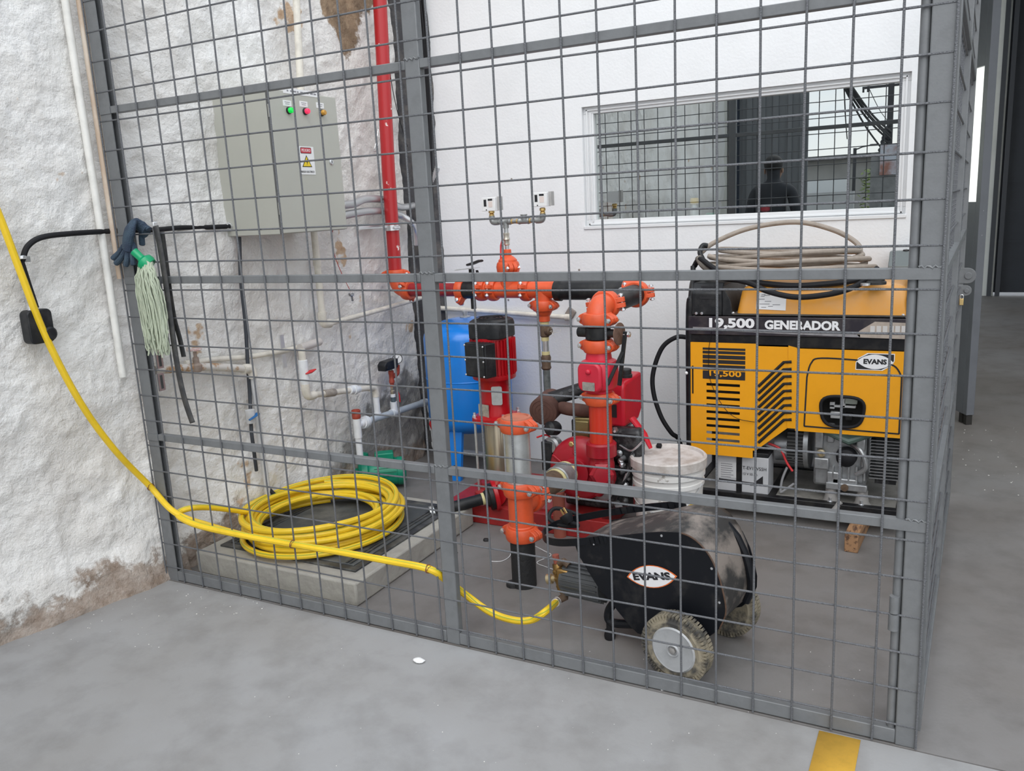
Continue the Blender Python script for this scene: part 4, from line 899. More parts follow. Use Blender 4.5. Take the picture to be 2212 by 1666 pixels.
B().cyl(cB+ax*0.03, cB+ax*0.095, 0.017, n=16).build('shaft_boss', blk_pipe, bfv)
B().lathe(cB+ax*0.092, ax, [(0.026, 0), (0.044, 0.002), (0.044, 0.006), (0.02, 0.008)], 24).build('notch_plate', M('rust_plate', (0.20, 0.12, 0.09), 0.6, 0.3, var=0.4, vscale=40), bfv)
h0 = cB+ax*0.125+V((0, -0.005, 0.012)); h1 = Y(1312, 832, PY_-0.06); h2 = Y(1338, 833, PY_-0.03)
B().beam(h0, h2, 0.016, 0.010, up=(0, 1, 0)).build('handle', blk_pipe, bfv, bevel=0.002)
B().beam(h0+(h2-h0)*0.35, h1, 0.014, 0.008, up=(0, 1, 0)).build('handle_trigger', blk_pipe, bfv, bevel=0.002)
bolt(bfv, cB+ax*0.13+V((0, 0, 0)), ax, 0.009, 0.03)
coupling(ep, (PX, PY_, dz(690)), (0, 0, 1), 0.047, (0.97, -0.25, 0), orange, 0.052)
ze = dz(690)+0.02
el_ = [V((PX, PY_, ze-0.01))]+[V((PX, PY_+0.055*(1-math.cos(t)), EZ-0.055+0.055*math.sin(t))) for t in [PI/2*k/8 for k in range(9)]]+[V((PX, PY_+0.085, EZ))]
B().tube(el_, 0.0475, 26).build('elbow', orange, ep)
coupling(ep, (PX, PY_+0.09, EZ), (0, 1, 0), 0.046, (1, 0, 0.15), orange, 0.048)
# engine
eng_m = M('engine_dark', (0.022, 0.022, 0.024), 0.45, 0.3, var=0, col2=(0.11, 0.11, 0.11), vscale=30, lo=0.5, hi=0.7)
alu = M('cast_aluminium', (0.40, 0.41, 0.42), 0.4, 0.75, var=0.25, vscale=25)
B().bb(1.17, 1.38, 1.07, 1.36, 0.10, 0.33).build('crankcase', eng_m, ep, bevel=0.015)
B().bb(1.385, 1.47, 1.05, 1.13, 0.10, 0.31).build('gear_case', eng_m, ep, bevel=0.012)
B().cyl((1.283, 1.05, 0.30), (1.283, 1.09, 0.30), 0.12, n=24).build('bell_housing', eng_m, ep)
B().bb(1.20, 1.40, 1.10, 1.30, 0.32, 0.48).build('cylinder', eng_m, ep, bevel=0.008)
for k in range(7): B().bb(1.325, 1.415, 1.08, 1.30, 0.34+k*0.018, 0.347+k*0.018).build('cooling_fin', alu, ep)
gold = M('gold_cover', (0.30, 0.24, 0.11), 0.35, 0.8, var=0.2)
ac = Y(1258, 927, 1.06)
agc = B().prism(rrect(0.086, 0.096, 0.006), ac, V((1, 0, 0)), V((0, 0, 1)), V((0, 0.02, 0))).build('valve_cover', gold, ep, bevel=0.004)
B().prism(rrect(0.062, 0.072, 0.006), ac-V((0, 0.008, 0)), V((1, 0, 0)), V((0, 0, 1)), V((0, 0.01, 0))).build('cover_panel', gold, agc, bevel=0.004)
fc = Y(1200, 962, 1.05)
B().lathe(fc, (-0.2, -1, 0.1), [(0.040, 0), (0.040, 0.03), (0.030, 0.036), (0.028, 0.042), (0.012, 0.044), (0, 0.044)], 20).build('starter_cap', alu, ep)
B().lathe(Y(1203, 925, 1.06), (-0.3, -1, 0.2), [(0.028, 0), (0.032, 0.01), (0.030, 0.05), (0.014, 0.06), (0, 0.06)], 16).build('oil_filter', black_pl, ep)
B().bb(1.10, 1.15, 1.0, 1.08, 0.27, 0.40).build('regulator', black_pl, ep, bevel=0.005)
B().lathe((1.36, 1.05, 0.20), (0, -1, 0), [(0.05, 0), (0.05, 0.02), (0.03, 0.03), (0, 0.03)], 18).build('pulley', alu, ep)
rg = random.Random(11)
for k in range(14):
    p = V((1.40+rg.uniform(0.02, 0.09), 1.045, 0.13+rg.uniform(0.0, 0.34)))
    B().lathe(p, (rg.uniform(-.3, .3), -1, rg.uniform(-.3, .3)), [(rg.uniform(.006, .02), 0), (rg.uniform(.008, .018), .02), (0.006, .03), (0, .03)], rg.choice((6, 10, 14))).build('engine_fitting', rg.choice((alu, eng_m, zinc)), ep)
B().bb(1.39, 1.53, 1.05, 1.12, 0.32, 0.47).build('blower_housing', eng_m, ep, bevel=0.02)
for k in range(4):
    B().tube(smooth_path([V((1.42+0.02*k, 1.04, 0.16+0.03*k)), V((1.46+0.01*k, 1.02, 0.24+0.03*k)), V((1.49, 1.03, 0.30+0.02*k)), V((1.50, 1.06, 0.38))], 6), 0.005, 8).build('fuel_line', rg.choice((eng_m, galv)), ep)
B().tube(smooth_path([V((1.44, 1.05, 0.40)), V((1.50, 1.02, 0.39)), V((1.545, 1.03, 0.43))], 6), 0.004, 8).build('bent_rod', zinc, ep)
B().tube([V((1.47, 1.12, 0.50)), V((1.53, 1.10, 0.44)), V((1.56, 1.09, 0.385))], [0.018, 0.016, 0.010], 10, flat=0.6).build('bracket_arm', pump_red, ep)
# fuel tank
ftz0, ftz1 = Y(1360, 915, 1.12).z, Y(1360, 815, 1.12).z
f0, f1 = Y(1314, 860, 1.10).x, Y(1350, 860, 1.10).x
fyb = X(1389, 860, f1).y
ftp = [(1.09, ftz0-0.012), (fyb-0.06, ftz0-0.02), (fyb, ftz0+0.03), (fyb, ftz1-0.03), (fyb-0.02, ftz1-0.012), (1.11, ftz1-0.02), (1.09, ftz1-0.04)]
ft = B().prism(ftp, (f0, 0, 0), (0, 1, 0), (0, 0, 1), (f1-f0, 0, 0)).build('fuel_tank', pump_red, ep, bevel=0.016, seg=3)
fcp = V(((f0+f1)/2+0.004, 1.20, ftz1-0.018))
B().lathe(fcp, (0, 0, 1), [(0.030, 0), (0.030, 0.012), (0.026, 0.014), (0.027, 0.032), (0.024, 0.036), (0, 0.036)], 18).build('filler_cap', black_pl, ft)
B().bb(f0+0.010, f0+0.040, 1.086, 1.091, ftz0+0.03, ftz0+0.085).build('tank_label', ink, ft)
text('BUFALO', 0.030, V(((f0+f1)/2+0.012, 1.087, (ftz0+ftz1)/2+0.03)), V((1, 0, 0)), V((0, 0, 1)), M('faded_print', (0.22, 0.01, 0.02), 0.5), ft, width=0.07) if False else None
# muffler
mfm = M('muffler_brown', (0.115, 0.055, 0.042), 0.75, 0.2, var=0.25, vscale=20)
m0 = Y(1172, 890, 1.03)
mdir = V((-0.08, 0.98, 0.10)).normalized()
mu = B().lathe(m0, mdir, [(0, 0.0), (0.055, 0.0), (0.062, 0.004), (0.062, 0.13), (0.05, 0.14), (0, 0.14)], 32).build('muffler', mfm, ep)
for r in (0.018, 0.034, 0.050):
    u, v, a = frame(mdir); B().tube([m0-mdir*0.0005+u*(r*math.cos(t))+v*(r*math.sin(t)) for t in [2*PI*i/32 for i in range(32)]], 0.0012, 6, closed=True).build('ring', mfm, mu)
B().tube(smooth_path([m0+mdir*0.08+V((0.04, 0, 0)), m0+mdir*0.07+V((0.11, -0.02, 0.0)), m0+mdir*0.07+V((0.17, -0.01, -0.005)), m0+mdir*0.10+V((0.21, 0.03, -0.04))], 6), 0.028, 14).build('exhaust_pipe', mfm, ep)
# perforated heat shield above
hs = B(); s0 = m0+mdir*0.05+V((-0.03, 0, 0.055)); L_ = V((0.17, 0.10, 0.05)); ht = V((0.02, -0.035, -0.055))
hs.grid(lambda a, b_: s0+L_*a+ht*b_+V((0.0, -0.02, 0.02))*math.sin(PI*b_)*0.6, 10, 4)
hso = hs.build('heat_shield', blk_pipe, ep, thick=0.002)
for k in range(5):
    c = s0+L_*(0.12+k*0.19)+ht*0.5+V((0, -0.0145, 0.0125)); nn = L_.cross(ht).normalized(); nn = nn if nn.y < 0 else -nn
    B().cyl(c, c+nn*0.0012, 0.008, n=12).build('hole', ink, hso)
B().tube(smooth_path([Y(1160, 945, 1.0), Y(1180, 940, 1.05), Y(1195, 950, 1.06)], 5), 0.004, 6).build('red_wire', red_pl, ep)

# ================================================================ small green pump by the wall
green = M('pump_green', (0.004, 0.26, 0.15), 0.38, var=0.15, vscale=12)
gc0 = Z(795, 1064, 0.0)
gpm = thing('green_pump', 'small green electric water pump on the floor by the stone wall', 'pump', (gc0.x, gc0.y+0.05, 0))
ga_ = V((0.80, 0.60, 0)).normalized(); gs = V((ga_.y, -ga_.x, 0)); gcn = V((gc0.x+0.0, gc0.y+0.06, 0.085))
B().lathe(gcn, ga_, [(0.03, -0.03), (0.066, -0.02), (0.070, 0.0), (0.070, 0.12), (0.073, 0.122), (0.073, 0.15), (0.05, 0.165), (0, 0.168)], 28).build('motor', green, gpm)
for k in range(12):
    a = PI*k/11; u = gs*math.cos(a)+V((0, 0, 1))*math.sin(a)
    B().beam(gcn+u*0.071+ga_*0.005, gcn+u*0.071+ga_*0.115, 0.003, 0.008, up=u).build('fin', green, gpm)
B().box(gcn+V((0, 0, 0.085))+ga_*0.06, (0.062, 0.095, 0.044), Matrix((gs, ga_, V((0, 0, 1)))).transposed()).build('terminal_box', green, gpm, bevel=0.005)
vo = B().lathe(gcn-ga_*0.02, -ga_, [(0.070, 0), (0.078, 0.008), (0.078, 0.036), (0.066, 0.052), (0.034, 0.060), (0.030, 0.08), (0, 0.08)], 28).build('volute', green, gpm)
B().lathe(gcn-ga_*0.045+V((0, 0, 0.05)), (0, 0, 1), [(0.024, 0), (0.026, 0.04), (0.026, 0.058), (0.018, 0.06), (0, 0.05)], 16).build('outlet', green, gpm)
B().box(gcn+V((0, 0, -0.074))+ga_*0.055, (0.12, 0.09, 0.022), Matrix((gs, ga_, V((0, 0, 1)))).transposed()).build('foot', green, gpm, bevel=0.004)

# ================================================================ generator
gy = 1.40
gen = thing('generator', 'yellow and black portable generator on wooden blocks below the window', 'generator', (2.06, 1.62, 0.06))
gyel = M('generator_yellow', (0.83, 0.36, 0.012), 0.33, var=0.06, vscale=5, spec=0.4)
gtank = M('tank_ochre', (0.72, 0.31, 0.03), 0.33, var=0, col2=(0.62, 0.33, 0.12), vscale=5, lo=0.4, hi=0.75)
gblk = M('frame_black', (0.008, 0.008, 0.010), 0.38, var=0, col2=(0.022, 0.021, 0.02), vscale=18, spec=0.3)
X0, X1 = 1.622, 2.508
YF, YB = 1.415, 1.86
def P2(px, py, y=gy): q = Y(px, py, y); return (q.x, q.z)
# frame tubes: two hoops left and right, bottom rails
zb_f = 0.085
for x in (X0+0.012, X1-0.012):
    pts = [V((x, YF, zb_f)), V((x, YF, 0.86)), V((x+ (0.006 if x < 2 else -0.006), YF+0.02, 0.97)), V((x, YF+0.07, 1.025)), V((x, YF+0.13, 1.04)), V((x, YB-0.13, 1.04)), V((x, YB-0.04, 1.0)), V((x, YB, 0.9)), V((x, YB, zb_f))]
    B().tube(smooth_path(pts, 6), 0.0165, 14).build('frame_hoop', gblk, gen)
for y in (YF+0.005, YB):
    B().bb(X0, X1, y-0.018, y+0.018, 0.078, 0.118).build('bottom_rail', gblk, gen, bevel=0.003)
for x in (X0+0.02, 1.98, X1-0.02):
    B().bb(x-0.018, x+0.018, YF, YB, 0.082, 0.114).build('bottom_cross', gblk, gen, bevel=0.003)
B().bb(X0+0.01, X1-0.01, YF+0.02, YB-0.02, 0.104, 0.110).build('tray', M('dusty_tray', (0.24, 0.23, 0.21), 0.7, var=0.4, vscale=8), gen)
# black core behind the panels
B().bb(X0+0.035, X1-0.035, gy+0.03, YB-0.02, 0.765, 0.90).build('upper_body', gblk, gen, bevel=0.005)
B().bb(X0+0.035, 2.00, gy+0.03, YB-0.02, 0.40, 0.77).build('inner_body', M('inner_black', (0.008, 0.008, 0.008), 0.7), gen)
B().bb(2.05, X1-0.035, gy+0.20, YB-0.02, 0.40, 0.77).build('inner_body', MATS['inner_black'], gen)
# name band
bz0, bz1 = 0.815, 0.893
band = B().bb(X0+0.012, X1-0.016, gy-0.002, gy+0.03, bz0, bz1).build('name_band', M('band_black', (0.022, 0.018, 0.026), 0.3, col2=(0.06, 0.05, 0.05), vscale=10), gen, bevel=0.002)
B().bb(X0+0.012, X1-0.016, gy+0.004, gy+0.03, 0.768, 0.815).build('upper_beam', gblk, gen, bevel=0.003)
ux, uz = V((1, 0, 0)), V((0, 0, 1))
p = Y(1577, 699, gy-0.003); text('19,500', 0.052, p+V((0, -0.0006, 0)), ux, uz, white_ink, band, width=Y(1627, 700, gy).x-Y(1529, 700, gy).x, bold=0.0022)
p = Y(1731, 704, gy-0.003); text('GENERADOR', 0.048, p+V((0, -0.0006, 0)), ux, uz, white_ink, band, width=Y(1814, 700, gy).x-Y(1650, 700, gy).x, bold=0.0022)
sk = [P2(1858, 714), P2(1890, 695), P2(1964, 698), P2(1962, 733), P2(1858, 729), P2(1850, 722)]
B().prism(sk, (0, gy-0.0026, 0), ux, uz, (0, 0.0006, 0)).build('torn_sticker', M('sticker_beige', (0.45, 0.38, 0.32), 0.6, var=0.2, vscale=25), band)
p = Y(1918, 711, gy-0.003); text('HONEYWIRE', 0.03, p, ux, uz, M('ghost_print', (0.62, 0.60, 0.58), 0.6), band, width=0.12) if False else None
for k in range(6):
    q = Y(1880+k*13.5, 711, gy-0.003); B().bb(q.x, q.x+0.016, gy-0.0032, gy-0.0026, q.z-0.012, q.z+0.012).build('worn_print', M('ghost_print', (0.60, 0.58, 0.56), 0.6), band)
B().prism([P2(1497, 706), P2(1700, 714), P2(1858, 723), P2(1858, 729), P2(1497, 712)], (0, gy-0.0026, 0), ux, uz, (0, 0.0006, 0)).build('silver_stripe', M('band_silver', (0.30, 0.29, 0.30), 0.4, var=0.3, vscale=30), band)
# left yellow panel with vent slots: strips around real openings
lx0, lx1 = P2(1495, 800)[0], P2(1634, 800)[0]
lz1, lz0 = P2(1560, 741)[1], P2(1600, 988)[1]
sx0, sx1 = P2(1526, 890)[0], P2(1598, 890)[0]
lp = B()
ytk = (gy, gy+0.004)
slots = [P2(1560, 832+k*14.9)[1] for k in range(9)]
lp.bb(lx0, sx0, *ytk, lz0, lz1); lp.bb(sx1, lx1-0.012, *ytk, lz0, lz1)
edges = [lz1]+[v for z in slots for v in (z+0.0062, z-0.0062)]+[lz0]
for i in range(0, len(edges), 2): lp.bb(sx0, sx1, *ytk, edges[i+1], edges[i])
for z in slots:
    for sx, s_ in ((sx0, 1), (sx1, -1)):
        pass
lp.bb(lx1-0.012, lx1, *ytk, lz0+0.035, lz1)
lpo = lp.build('left_panel', gyel, gen)
B().bb(lx0-0.006, lx0, gy-0.001, gy+0.03, lz0, lz1).build('panel_edge', gyel, gen)
B().bb(lx0, lx0+0.006, gy-0.002, gy, P2(1497, 850)[1], P2(1497, 790)[1]).build('hinge_slot', gblk, lpo)
g0, g1 = P2(1518, 780)[0], P2(1610, 780)[0]
gt, gb = P2(1560, 752)[1], P2(1560, 820)[1]
hh = gt-gb
for k, (a, b_) in enumerate(((0.0, 0.07), (0.10, 0.19), (0.23, 0.35), (0.38, 0.50), (0.54, 0.71), (0.735, 1.0))):
    B().bb(g0, g1, gy-0.0006, gy, gt-hh*b_, gt-hh*a).build('black_stripe', ink, lpo)
text('19,500', 0.034, Y(1564, 808, gy-0.0012), ux, uz, gyel, lpo, width=P2(1599, 808)[0]-P2(1530, 808)[0], bold=0.0008)
# middle panel with diagonal louvres
mx0, mx1, mx2 = lx1, P2(1701, 850)[0], P2(1719, 850)[0]
mz1 = P2(1670, 746)[1]; mzb = P2(1712, 926)[1]
MYp = gy+0.004
mp_ = [(mx0, mz1), (mx1, mz1), (mx2, mz1-0.008), (mx2, mzb), (mx2-0.03, mzb), (mx0, lz0+0.035)]
mid_ = B().prism(mp_, (0, MYp, 0), ux, uz, (0, 0.004, 0)).build('middle_panel', gyel, gen)
B().prism([(mx1, mz1), (mx2, mz1-0.008), (mx2, mzb), (mx1, mzb)], (0, MYp-0.003, 0), ux, uz, (0, 0.003, 0)).build('bevel_strip', gyel, mid_)
for k in range(9):
    pa, pb_ = P2(1636, 835+k*15.2), P2(1693, 783+k*15.6); pc_ = P2(1710, 782+k*15.6)
    b = B(); pts = [V((pa[0]+0.004, MYp-0.0005, pa[1])), V((pb_[0], MYp-0.0005, pb_[1])), V((pc_[0], MYp-0.0035, pc_[1]))]
    b.tube(pts, [0.0062, 0.0062, 0.0062], 8, flat=1.0); b.build('louvre', MATS['inner_black'], mid_)
# right panel with the peep hole
rx0, rx1 = P2(1719, 850)[0], P2(1960, 850)[0]
rz1_, rz0_ = P2(1840, 757)[1], P2(1840, 940)[1]
hc = P2(1819, 890); hw, hhh = P2(1866, 890)[0]-P2(1772, 890)[0], P2(1819, 857)[1]-P2(1819, 924)[1]
def hole(s_, n=40):
    o = []
    for i in range(n):
        t = 2*PI*i/n; c_, q_ = math.cos(t), math.sin(t); k = (abs(c_)**3.2+abs(q_)**3.2)**(-1/3.2)
        x, z = k*c_*hw/2*s_, k*q_*hhh/2*s_
        x *= 1+0.10*(z/(hhh/2))
        o.append((hc[0]+x, hc[1]+z))
    return o
def rectring(n=40):
    o = []
    for i in range(n):
        t = 2*PI*i/n; c_, q_ = math.cos(t), math.sin(t)
        cx_, cz_ = (rx1+rx0)/2, (rz1_+rz0_)/2; W_, H_ = (rx1-rx0)/2, (rz1_-rz0_)/2
        # cast from the hole's middle to the rectangle
        tx = ((rx1-hc[0]) if c_ > 0 else (rx0-hc[0]))/c_ if abs(c_) > 1e-6 else 1e9
        tz = ((rz1_-hc[1]) if q_ > 0 else (rz0_-hc[1]))/q_ if abs(q_) > 1e-6 else 1e9
        k = min(tx, tz); o.append([hc[0]+c_*k, hc[1]+q_*k])
    for cn in ((rx0, rz0_), (rx1, rz0_), (rx0, rz1_), (rx1, rz1_)):
        i = min(range(n), key=lambda i: (o[i][0]-cn[0])**2+(o[i][1]-cn[1])**2); o[i] = list(cn)
    return [tuple(q) for q in o]
RY = gy+0.002
rp = B().ringplate(rectring(), hole(1.0), (0, RY, 0), ux, uz, (0, 0.004, 0)).build('right_panel', gyel, gen)
B().tube([V((q[0], RY-0.002, q[1])) for q in hole(0.98)], 0.0065, 10, closed=True).build('hole_gasket', rubber, rp)
B().bb(hc[0]-0.09, hc[0]+0.09, RY+0.09, RY+0.10, hc[1]-0.08, hc[1]+0.08).build('shadow_plate', MATS['inner_black'], rp)
alu2 = M('clean_aluminium', (0.75, 0.76, 0.77), 0.35, 0.6, var=0.1, vscale=20)
for (dx, dz, w_, h_, m_) in ((-0.005, 0.008, 0.10, 0.010, alu2), (0.0, 0.022, 0.012, 0.04, alu2), (0.025, 0.035, 0.05, 0.03, M('pale_label', (0.5, 0.56, 0.5), 0.5)), (-0.028, -0.030, 0.045, 0.028, alu2), (0.02, -0.034, 0.028, 0.03, gblk), (-0.045, 0.01, 0.02, 0.03, alu2)):
    B().bb(hc[0]+dx-w_/2, hc[0]+dx+w_/2, RY+0.055, RY+0.075, hc[1]+dz-h_/2, hc[1]+dz+h_/2).build('engine_part', m_, rp, bevel=0.002)
# painted outline on the right panel
pts = [P2(1737, 921), P2(1743, 815), P2(1752, 785), P2(1775, 774), P2(1880, 781), P2(1930, 790), P2(1948, 815), P2(1948, 830), P2(1942, 938), P2(1737, 921)]
path = smooth_path([V((q[0], RY-0.0008, q[1])) for q in pts[1:7]], 6)
path = [V((pts[0][0], RY-0.0008, pts[0][1]))]+path+[V((pts[8][0], RY-0.0008, pts[8][1])), V((pts[0][0], RY-0.0008, pts[0][1]))]
ol = B()
for i in range(len(path)-1): ol.beam(path[i], path[i+1], 0.0010, 0.0062, up=(0, 1, 0)) if False else ol.beam(path[i], path[i+1]+(path[i+1]-path[i]).normalized()*0.001, 0.0062, 0.0010, up=(0, 1, 0))
ol.build('black_outline', ink, rp)
# maker's badge
def badge(parent, c, u, v, n, w_, h_, corner=True, edge=None, txt=0.6):
    c, u, v, n = V(c), V(u).normalized(), V(v).normalized(), V(n).normalized()
    def ves(k, s_=1.0):
        R = (w_*w_/4+h_*h_/4)/h_; o = []
        al = math.asin(min(1, (w_/2)/R))
        for i in range(13): t = -al+2*al*i/12; o.append((R*math.sin(t)*k, (R*math.cos(t)-(R-h_/2))*k))
        for i in range(1, 12): t = al-2*al*i/12; o.append((R*math.sin(t)*k, -(R*math.cos(t)-(R-h_/2))*k))
        return o
    if corner:
        bo = B().prism([(-w_/2, -h_*0.55), (w_*0.2, -h_*0.55), (w_*0.44, -h_*0.2), (w_/2, h_*0.1), (w_/2, h_*0.55), (-w_*0.2, h_*0.55), (-w_*0.44, h_*0.2), (-w_/2, -h_*0.1)], c, u, v, n*0.0005).build('badge', white_ink, parent)
        B().prism([(-w_*.48, -h_*0.50), (w_*0.17, -h_*0.50), (w_*0.42, -h_*0.18), (w_*.48, h_*0.1), (w_*.48, h_*0.50), (-w_*0.17, h_*0.50), (-w_*0.42, h_*0.18), (-w_*.48, -h_*0.1)], c+n*0.0005, u, v, n*0.0004).build('badge_ground', ink, bo)
        B().prism(ves(0.94), c+n*0.0009, u, v, n*0.0004).build('badge_oval', white_ink, bo); top = 0.0014
    else:
        bo = B().prism(ves(1.0), c, u, v, n*0.0006).build('badge', edge, parent)
        B().prism(ves(0.93), c+n*0.0006, u, v, n*0.0005).build('badge_oval', white_ink, bo); top = 0.0012
    text('EVANS', h_*0.42, c+n*(top+0.0004), u, v, ink, bo, width=w_*txt, bold=h_*0.02)
    return bo
lc = Y(1890, 782, RY-0.0008)
badge(rp, lc, ux, uz, (0, -1, 0), 0.140, 0.062)
# top: tank, control housing
tz0, tz1 = 0.903, 1.018
tx0, tx1_ = P2(1588, 676)[0], P2(1968, 683)[0]
tb = B()
def tring(ins, z, y0_, y1_, r=0.03): 
    pl_ = rrect(tx1_-tx0-2*ins, (y1_-y0_)-2*ins, r, 5, ((tx0+tx1_)/2, (y0_+y1_)/2)); return [V((q[0], q[1], z)) for q in pl_]
yy0, yy1 = gy+0.012, YB-0.02
rings = [tring(0.0, tz0, yy0, yy1), tring(0.002, tz0+0.012, yy0, yy1), tring(0.016, tz1-0.026, yy0, yy1), tring(0.026, tz1-0.008, yy0, yy1), tring(0.046, tz1, yy0, yy1), tring(0.10, tz1+0.012, yy0, yy1, 0.03)]
n_ = len(rings[0]); vs_ = [q for r in rings for q in r]; fs_ = [(j*n_+i, j*n_+(i+1) % n_, (j+1)*n_+(i+1) % n_, (j+1)*n_+i) for j in range(len(rings)-1) for i in range(n_)]+[tuple((len(rings)-1)*n_+i for i in range(n_))]
tb.add(vs_, fs_); tko = tb.build('fuel_tank', gtank, gen, sharp=60)
B().bb(tx0-0.012, tx1_+0.012, yy0-0.006, yy1, tz0-0.004, tz0+0.002).build('tank_flange', M('dusty_black', (0.09, 0.08, 0.07), 0.6, var=0.4), gen)
fc_ = Z(1893, 612, tz1+0.012)
B().lathe(V((fc_.x, fc_.y, tz1+0.008)), (0, 0, 1), [(0.036, 0), (0.036, 0.010), (0.030, 0.014), (0.030, 0.03), (0, 0.032)], 24).build('fuel_cap', M('cap_black', (0.03, 0.03, 0.03), 0.4), tko)
B().lathe(V((fc_.x-0.035, fc_.y-0.04, tz1+0.008)), (0, 0, 1), [(0.018, 0), (0.018, 0.008), (0, 0.009)], 16).build('fuel_gauge', zinc, tko)
stq = [P2(1634, 632, yy0), P2(1698, 636, yy0), P2(1697, 671, yy0), P2(1633, 668, yy0)]
zmid = lambda z: yy0+0.016*max(0, (z-tz0)/(tz1-tz0))
so = B().add([V((q[0], zmid(q[1])-0.0022, q[1])) for q in stq]+[V((q[0], zmid(q[1]), q[1])) for q in stq], [(0,1,2,3),(7,6,5,4),(0,4,5,1),(1,5,6,2),(2,6,7,3),(3,7,4,0)]).build('sticker', white_pl, tko)
rs = random.Random(8)
for k in range(9):
    a_, b_ = rs.uniform(0.05, 0.55), rs.uniform(0.1, 0.9); q = V((stq[0][0]+(stq[1][0]-stq[0][0])*a_, 0, stq[3][1]+(stq[0][1]-stq[3][1])*b_)); yv = zmid(q.z)-0.003
    B().bb(q.x, q.x+rs.uniform(0.012, 0.04), yv, yv+0.0006, q.z-0.0012, q.z+0.0012).build('print_line', MATS['soft_ink'], so)
for (px, py) in ((1583, 672), (1951, 680)):
    q = Y(px, py, yy0-0.004); B().lathe(V((q.x, yy0+0.004, tz0)), (0, 0, 1), [(0.007, 0), (0.007, 0.005), (0.004, 0.008), (0, 0.008)], 8).build('screw', zinc, tko)
hx0, hx1 = X0+0.022, tx0-0.012
ch = B().prism([(gy+0.006, 0.895), (gy+0.006, 0.99), (gy+0.05, 1.03), (YB-0.05, 1.03), (YB-0.05, 0.895)], (hx0, 0, 0), (0, 1, 0), (0, 0, 1), (hx1-hx0-0.045, 0, 0)).build('control_housing', black_pl, gen, bevel=0.006)
B().prism([(hx1-0.045, 0.895), (hx1, 0.895), (hx1-0.01, 0.96), (hx1-0.045, 1.02)], (0, gy+0.012, 0), ux, uz, (0, 0.36, 0)).build('housing_side', black_pl, gen, bevel=0.003)
for k in range(2):
    q = Y(1527, 621+k*23, gy); B().bb(q.x-0.03, q.x+0.03, gy+0.004 if k else gy+0.018, gy+0.012 if k else gy+0.03, q.z-0.004, q.z+0.004).build('vent_slot', ink, ch)
for (px, py) in ((1504, 677), (1516, 677)):
    q = Y(px, py, gy); B().lathe(q, (0, -1, 0), [(0.006, -0.004), (0.006, 0.003), (0, 0.004)], 8).build('screw', zinc, ch)
B().sphere(Y(1483, 806, YF-0.015), 0.0075, 10, 6).build('bolt_head', white_pl, gen)
# battery
b0, b1 = P2(1548, 1000, 1.43)[0], P2(1660, 1000, 1.43)[0]
bt0, bt1 = 0.112, 0.300
bat = thing('battery', 'light grey twelve volt battery strapped in the generator base', 'battery', ((b0+b1)/2, 1.49, bt0))
B().bb(b0, b1, 1.43, 1.55, bt0, bt1-0.02).build('case', M('battery_grey', (0.50, 0.51, 0.53), 0.5, var=0.08), bat, bevel=0.003)
B().bb(b0, b1, 1.43, 1.55, bt1-0.02, bt1).build('lid', black_pl, bat, bevel=0.003)
sxm = P2(1598, 1000, 1.43)[0]
B().bb(sxm-0.014, sxm+0.010, 1.427, 1.431, bt0, bt1).build('strap', gblk, bat)
text('T-EV12V55H', 0.021, Y(1630, 1013, 1.4285), ux, uz, ink, bat, width=0.10, depth=0.0004)
text('12 V 55 Ah', 0.015, Y(1620, 1025, 1.4285), ux, uz, ink, bat, width=0.06, depth=0.0004)
B().prism([P2(1620, 1049, 1.4292), P2(1648, 1049, 1.4292), P2(1648, 1029, 1.4292)], (0, 1.4286, 0), ux, uz, (0, 0.001, 0)).build('logo_corner', ink, bat)
B().prism([P2(1554, 998, 1.4292), P2(1592, 1000, 1.4292), P2(1591, 1033, 1.4292), P2(1553, 1031, 1.4292)], (0, 1.4286, 0), ux, uz, (0, 0.001, 0)).build('label', M('battery_label', (0.58, 0.59, 0.60), 0.6), bat)
B().prism([P2(1553, 1033, 1.4292), P2(1648, 1046, 1.4292), P2(1648, 1050, 1.4292), P2(1553, 1037, 1.4292)], (0, 1.4286, 0), ux, uz, (0, 0.001, 0)).build('black_band', ink, bat)
for k in range(7):
    q = Y(1557, 1001+k*4.6, 1.4282); B().bb(q.x, q.x+0.05+0.008*math.sin(k*3), 1.4278, 1.4286, q.z-0.0016, q.z+0.0016).build('print_line', MATS['soft_ink'], bat)
# alternator and engine under the panel
ey = 1.56
axz = 0.33
fl = B().cyl((P2(1708, 980, ey)[0], ey, axz), (P2(1742, 980, ey)[0], ey, axz), 0.105, n=36).build('alternator', MATS['inner_black'], gen)
for k in range(15):
    z = axz-0.10+0.0145*k; hwid = math.sqrt(max(0.0001, 0.105**2-(z-axz)**2))
    x0_, x1_ = P2(1708, 980, ey)[0], P2(1742, 980, ey)[0]
    B().bb(x0_, x1_, ey-hwid-0.006, ey-hwid+0.01, z-0.004, z+0.004).build('cooling_rib', M('rib_black', (0.05, 0.05, 0.05), 0.45), fl)
B().cyl((P2(1742, 980, ey)[0], ey, axz), (P2(1752, 980, ey)[0], ey, axz), 0.112, n=36).build('end_ring', alu, gen)
B().cyl((P2(1678, 980, ey)[0], ey, axz-0.02), (P2(1708, 980, ey)[0], ey, axz-0.02), 0.07, n=24).build('stator', alu, gen)
ex0, ex1 = P2(1758, 980, ey-0.08)[0], P2(1872, 980, ey-0.08)[0]
eb = B().bb(ex0, ex1, ey-0.09, ey+0.12, 0.17, 0.40).build('crankcase', alu, gen, bevel=0.012)
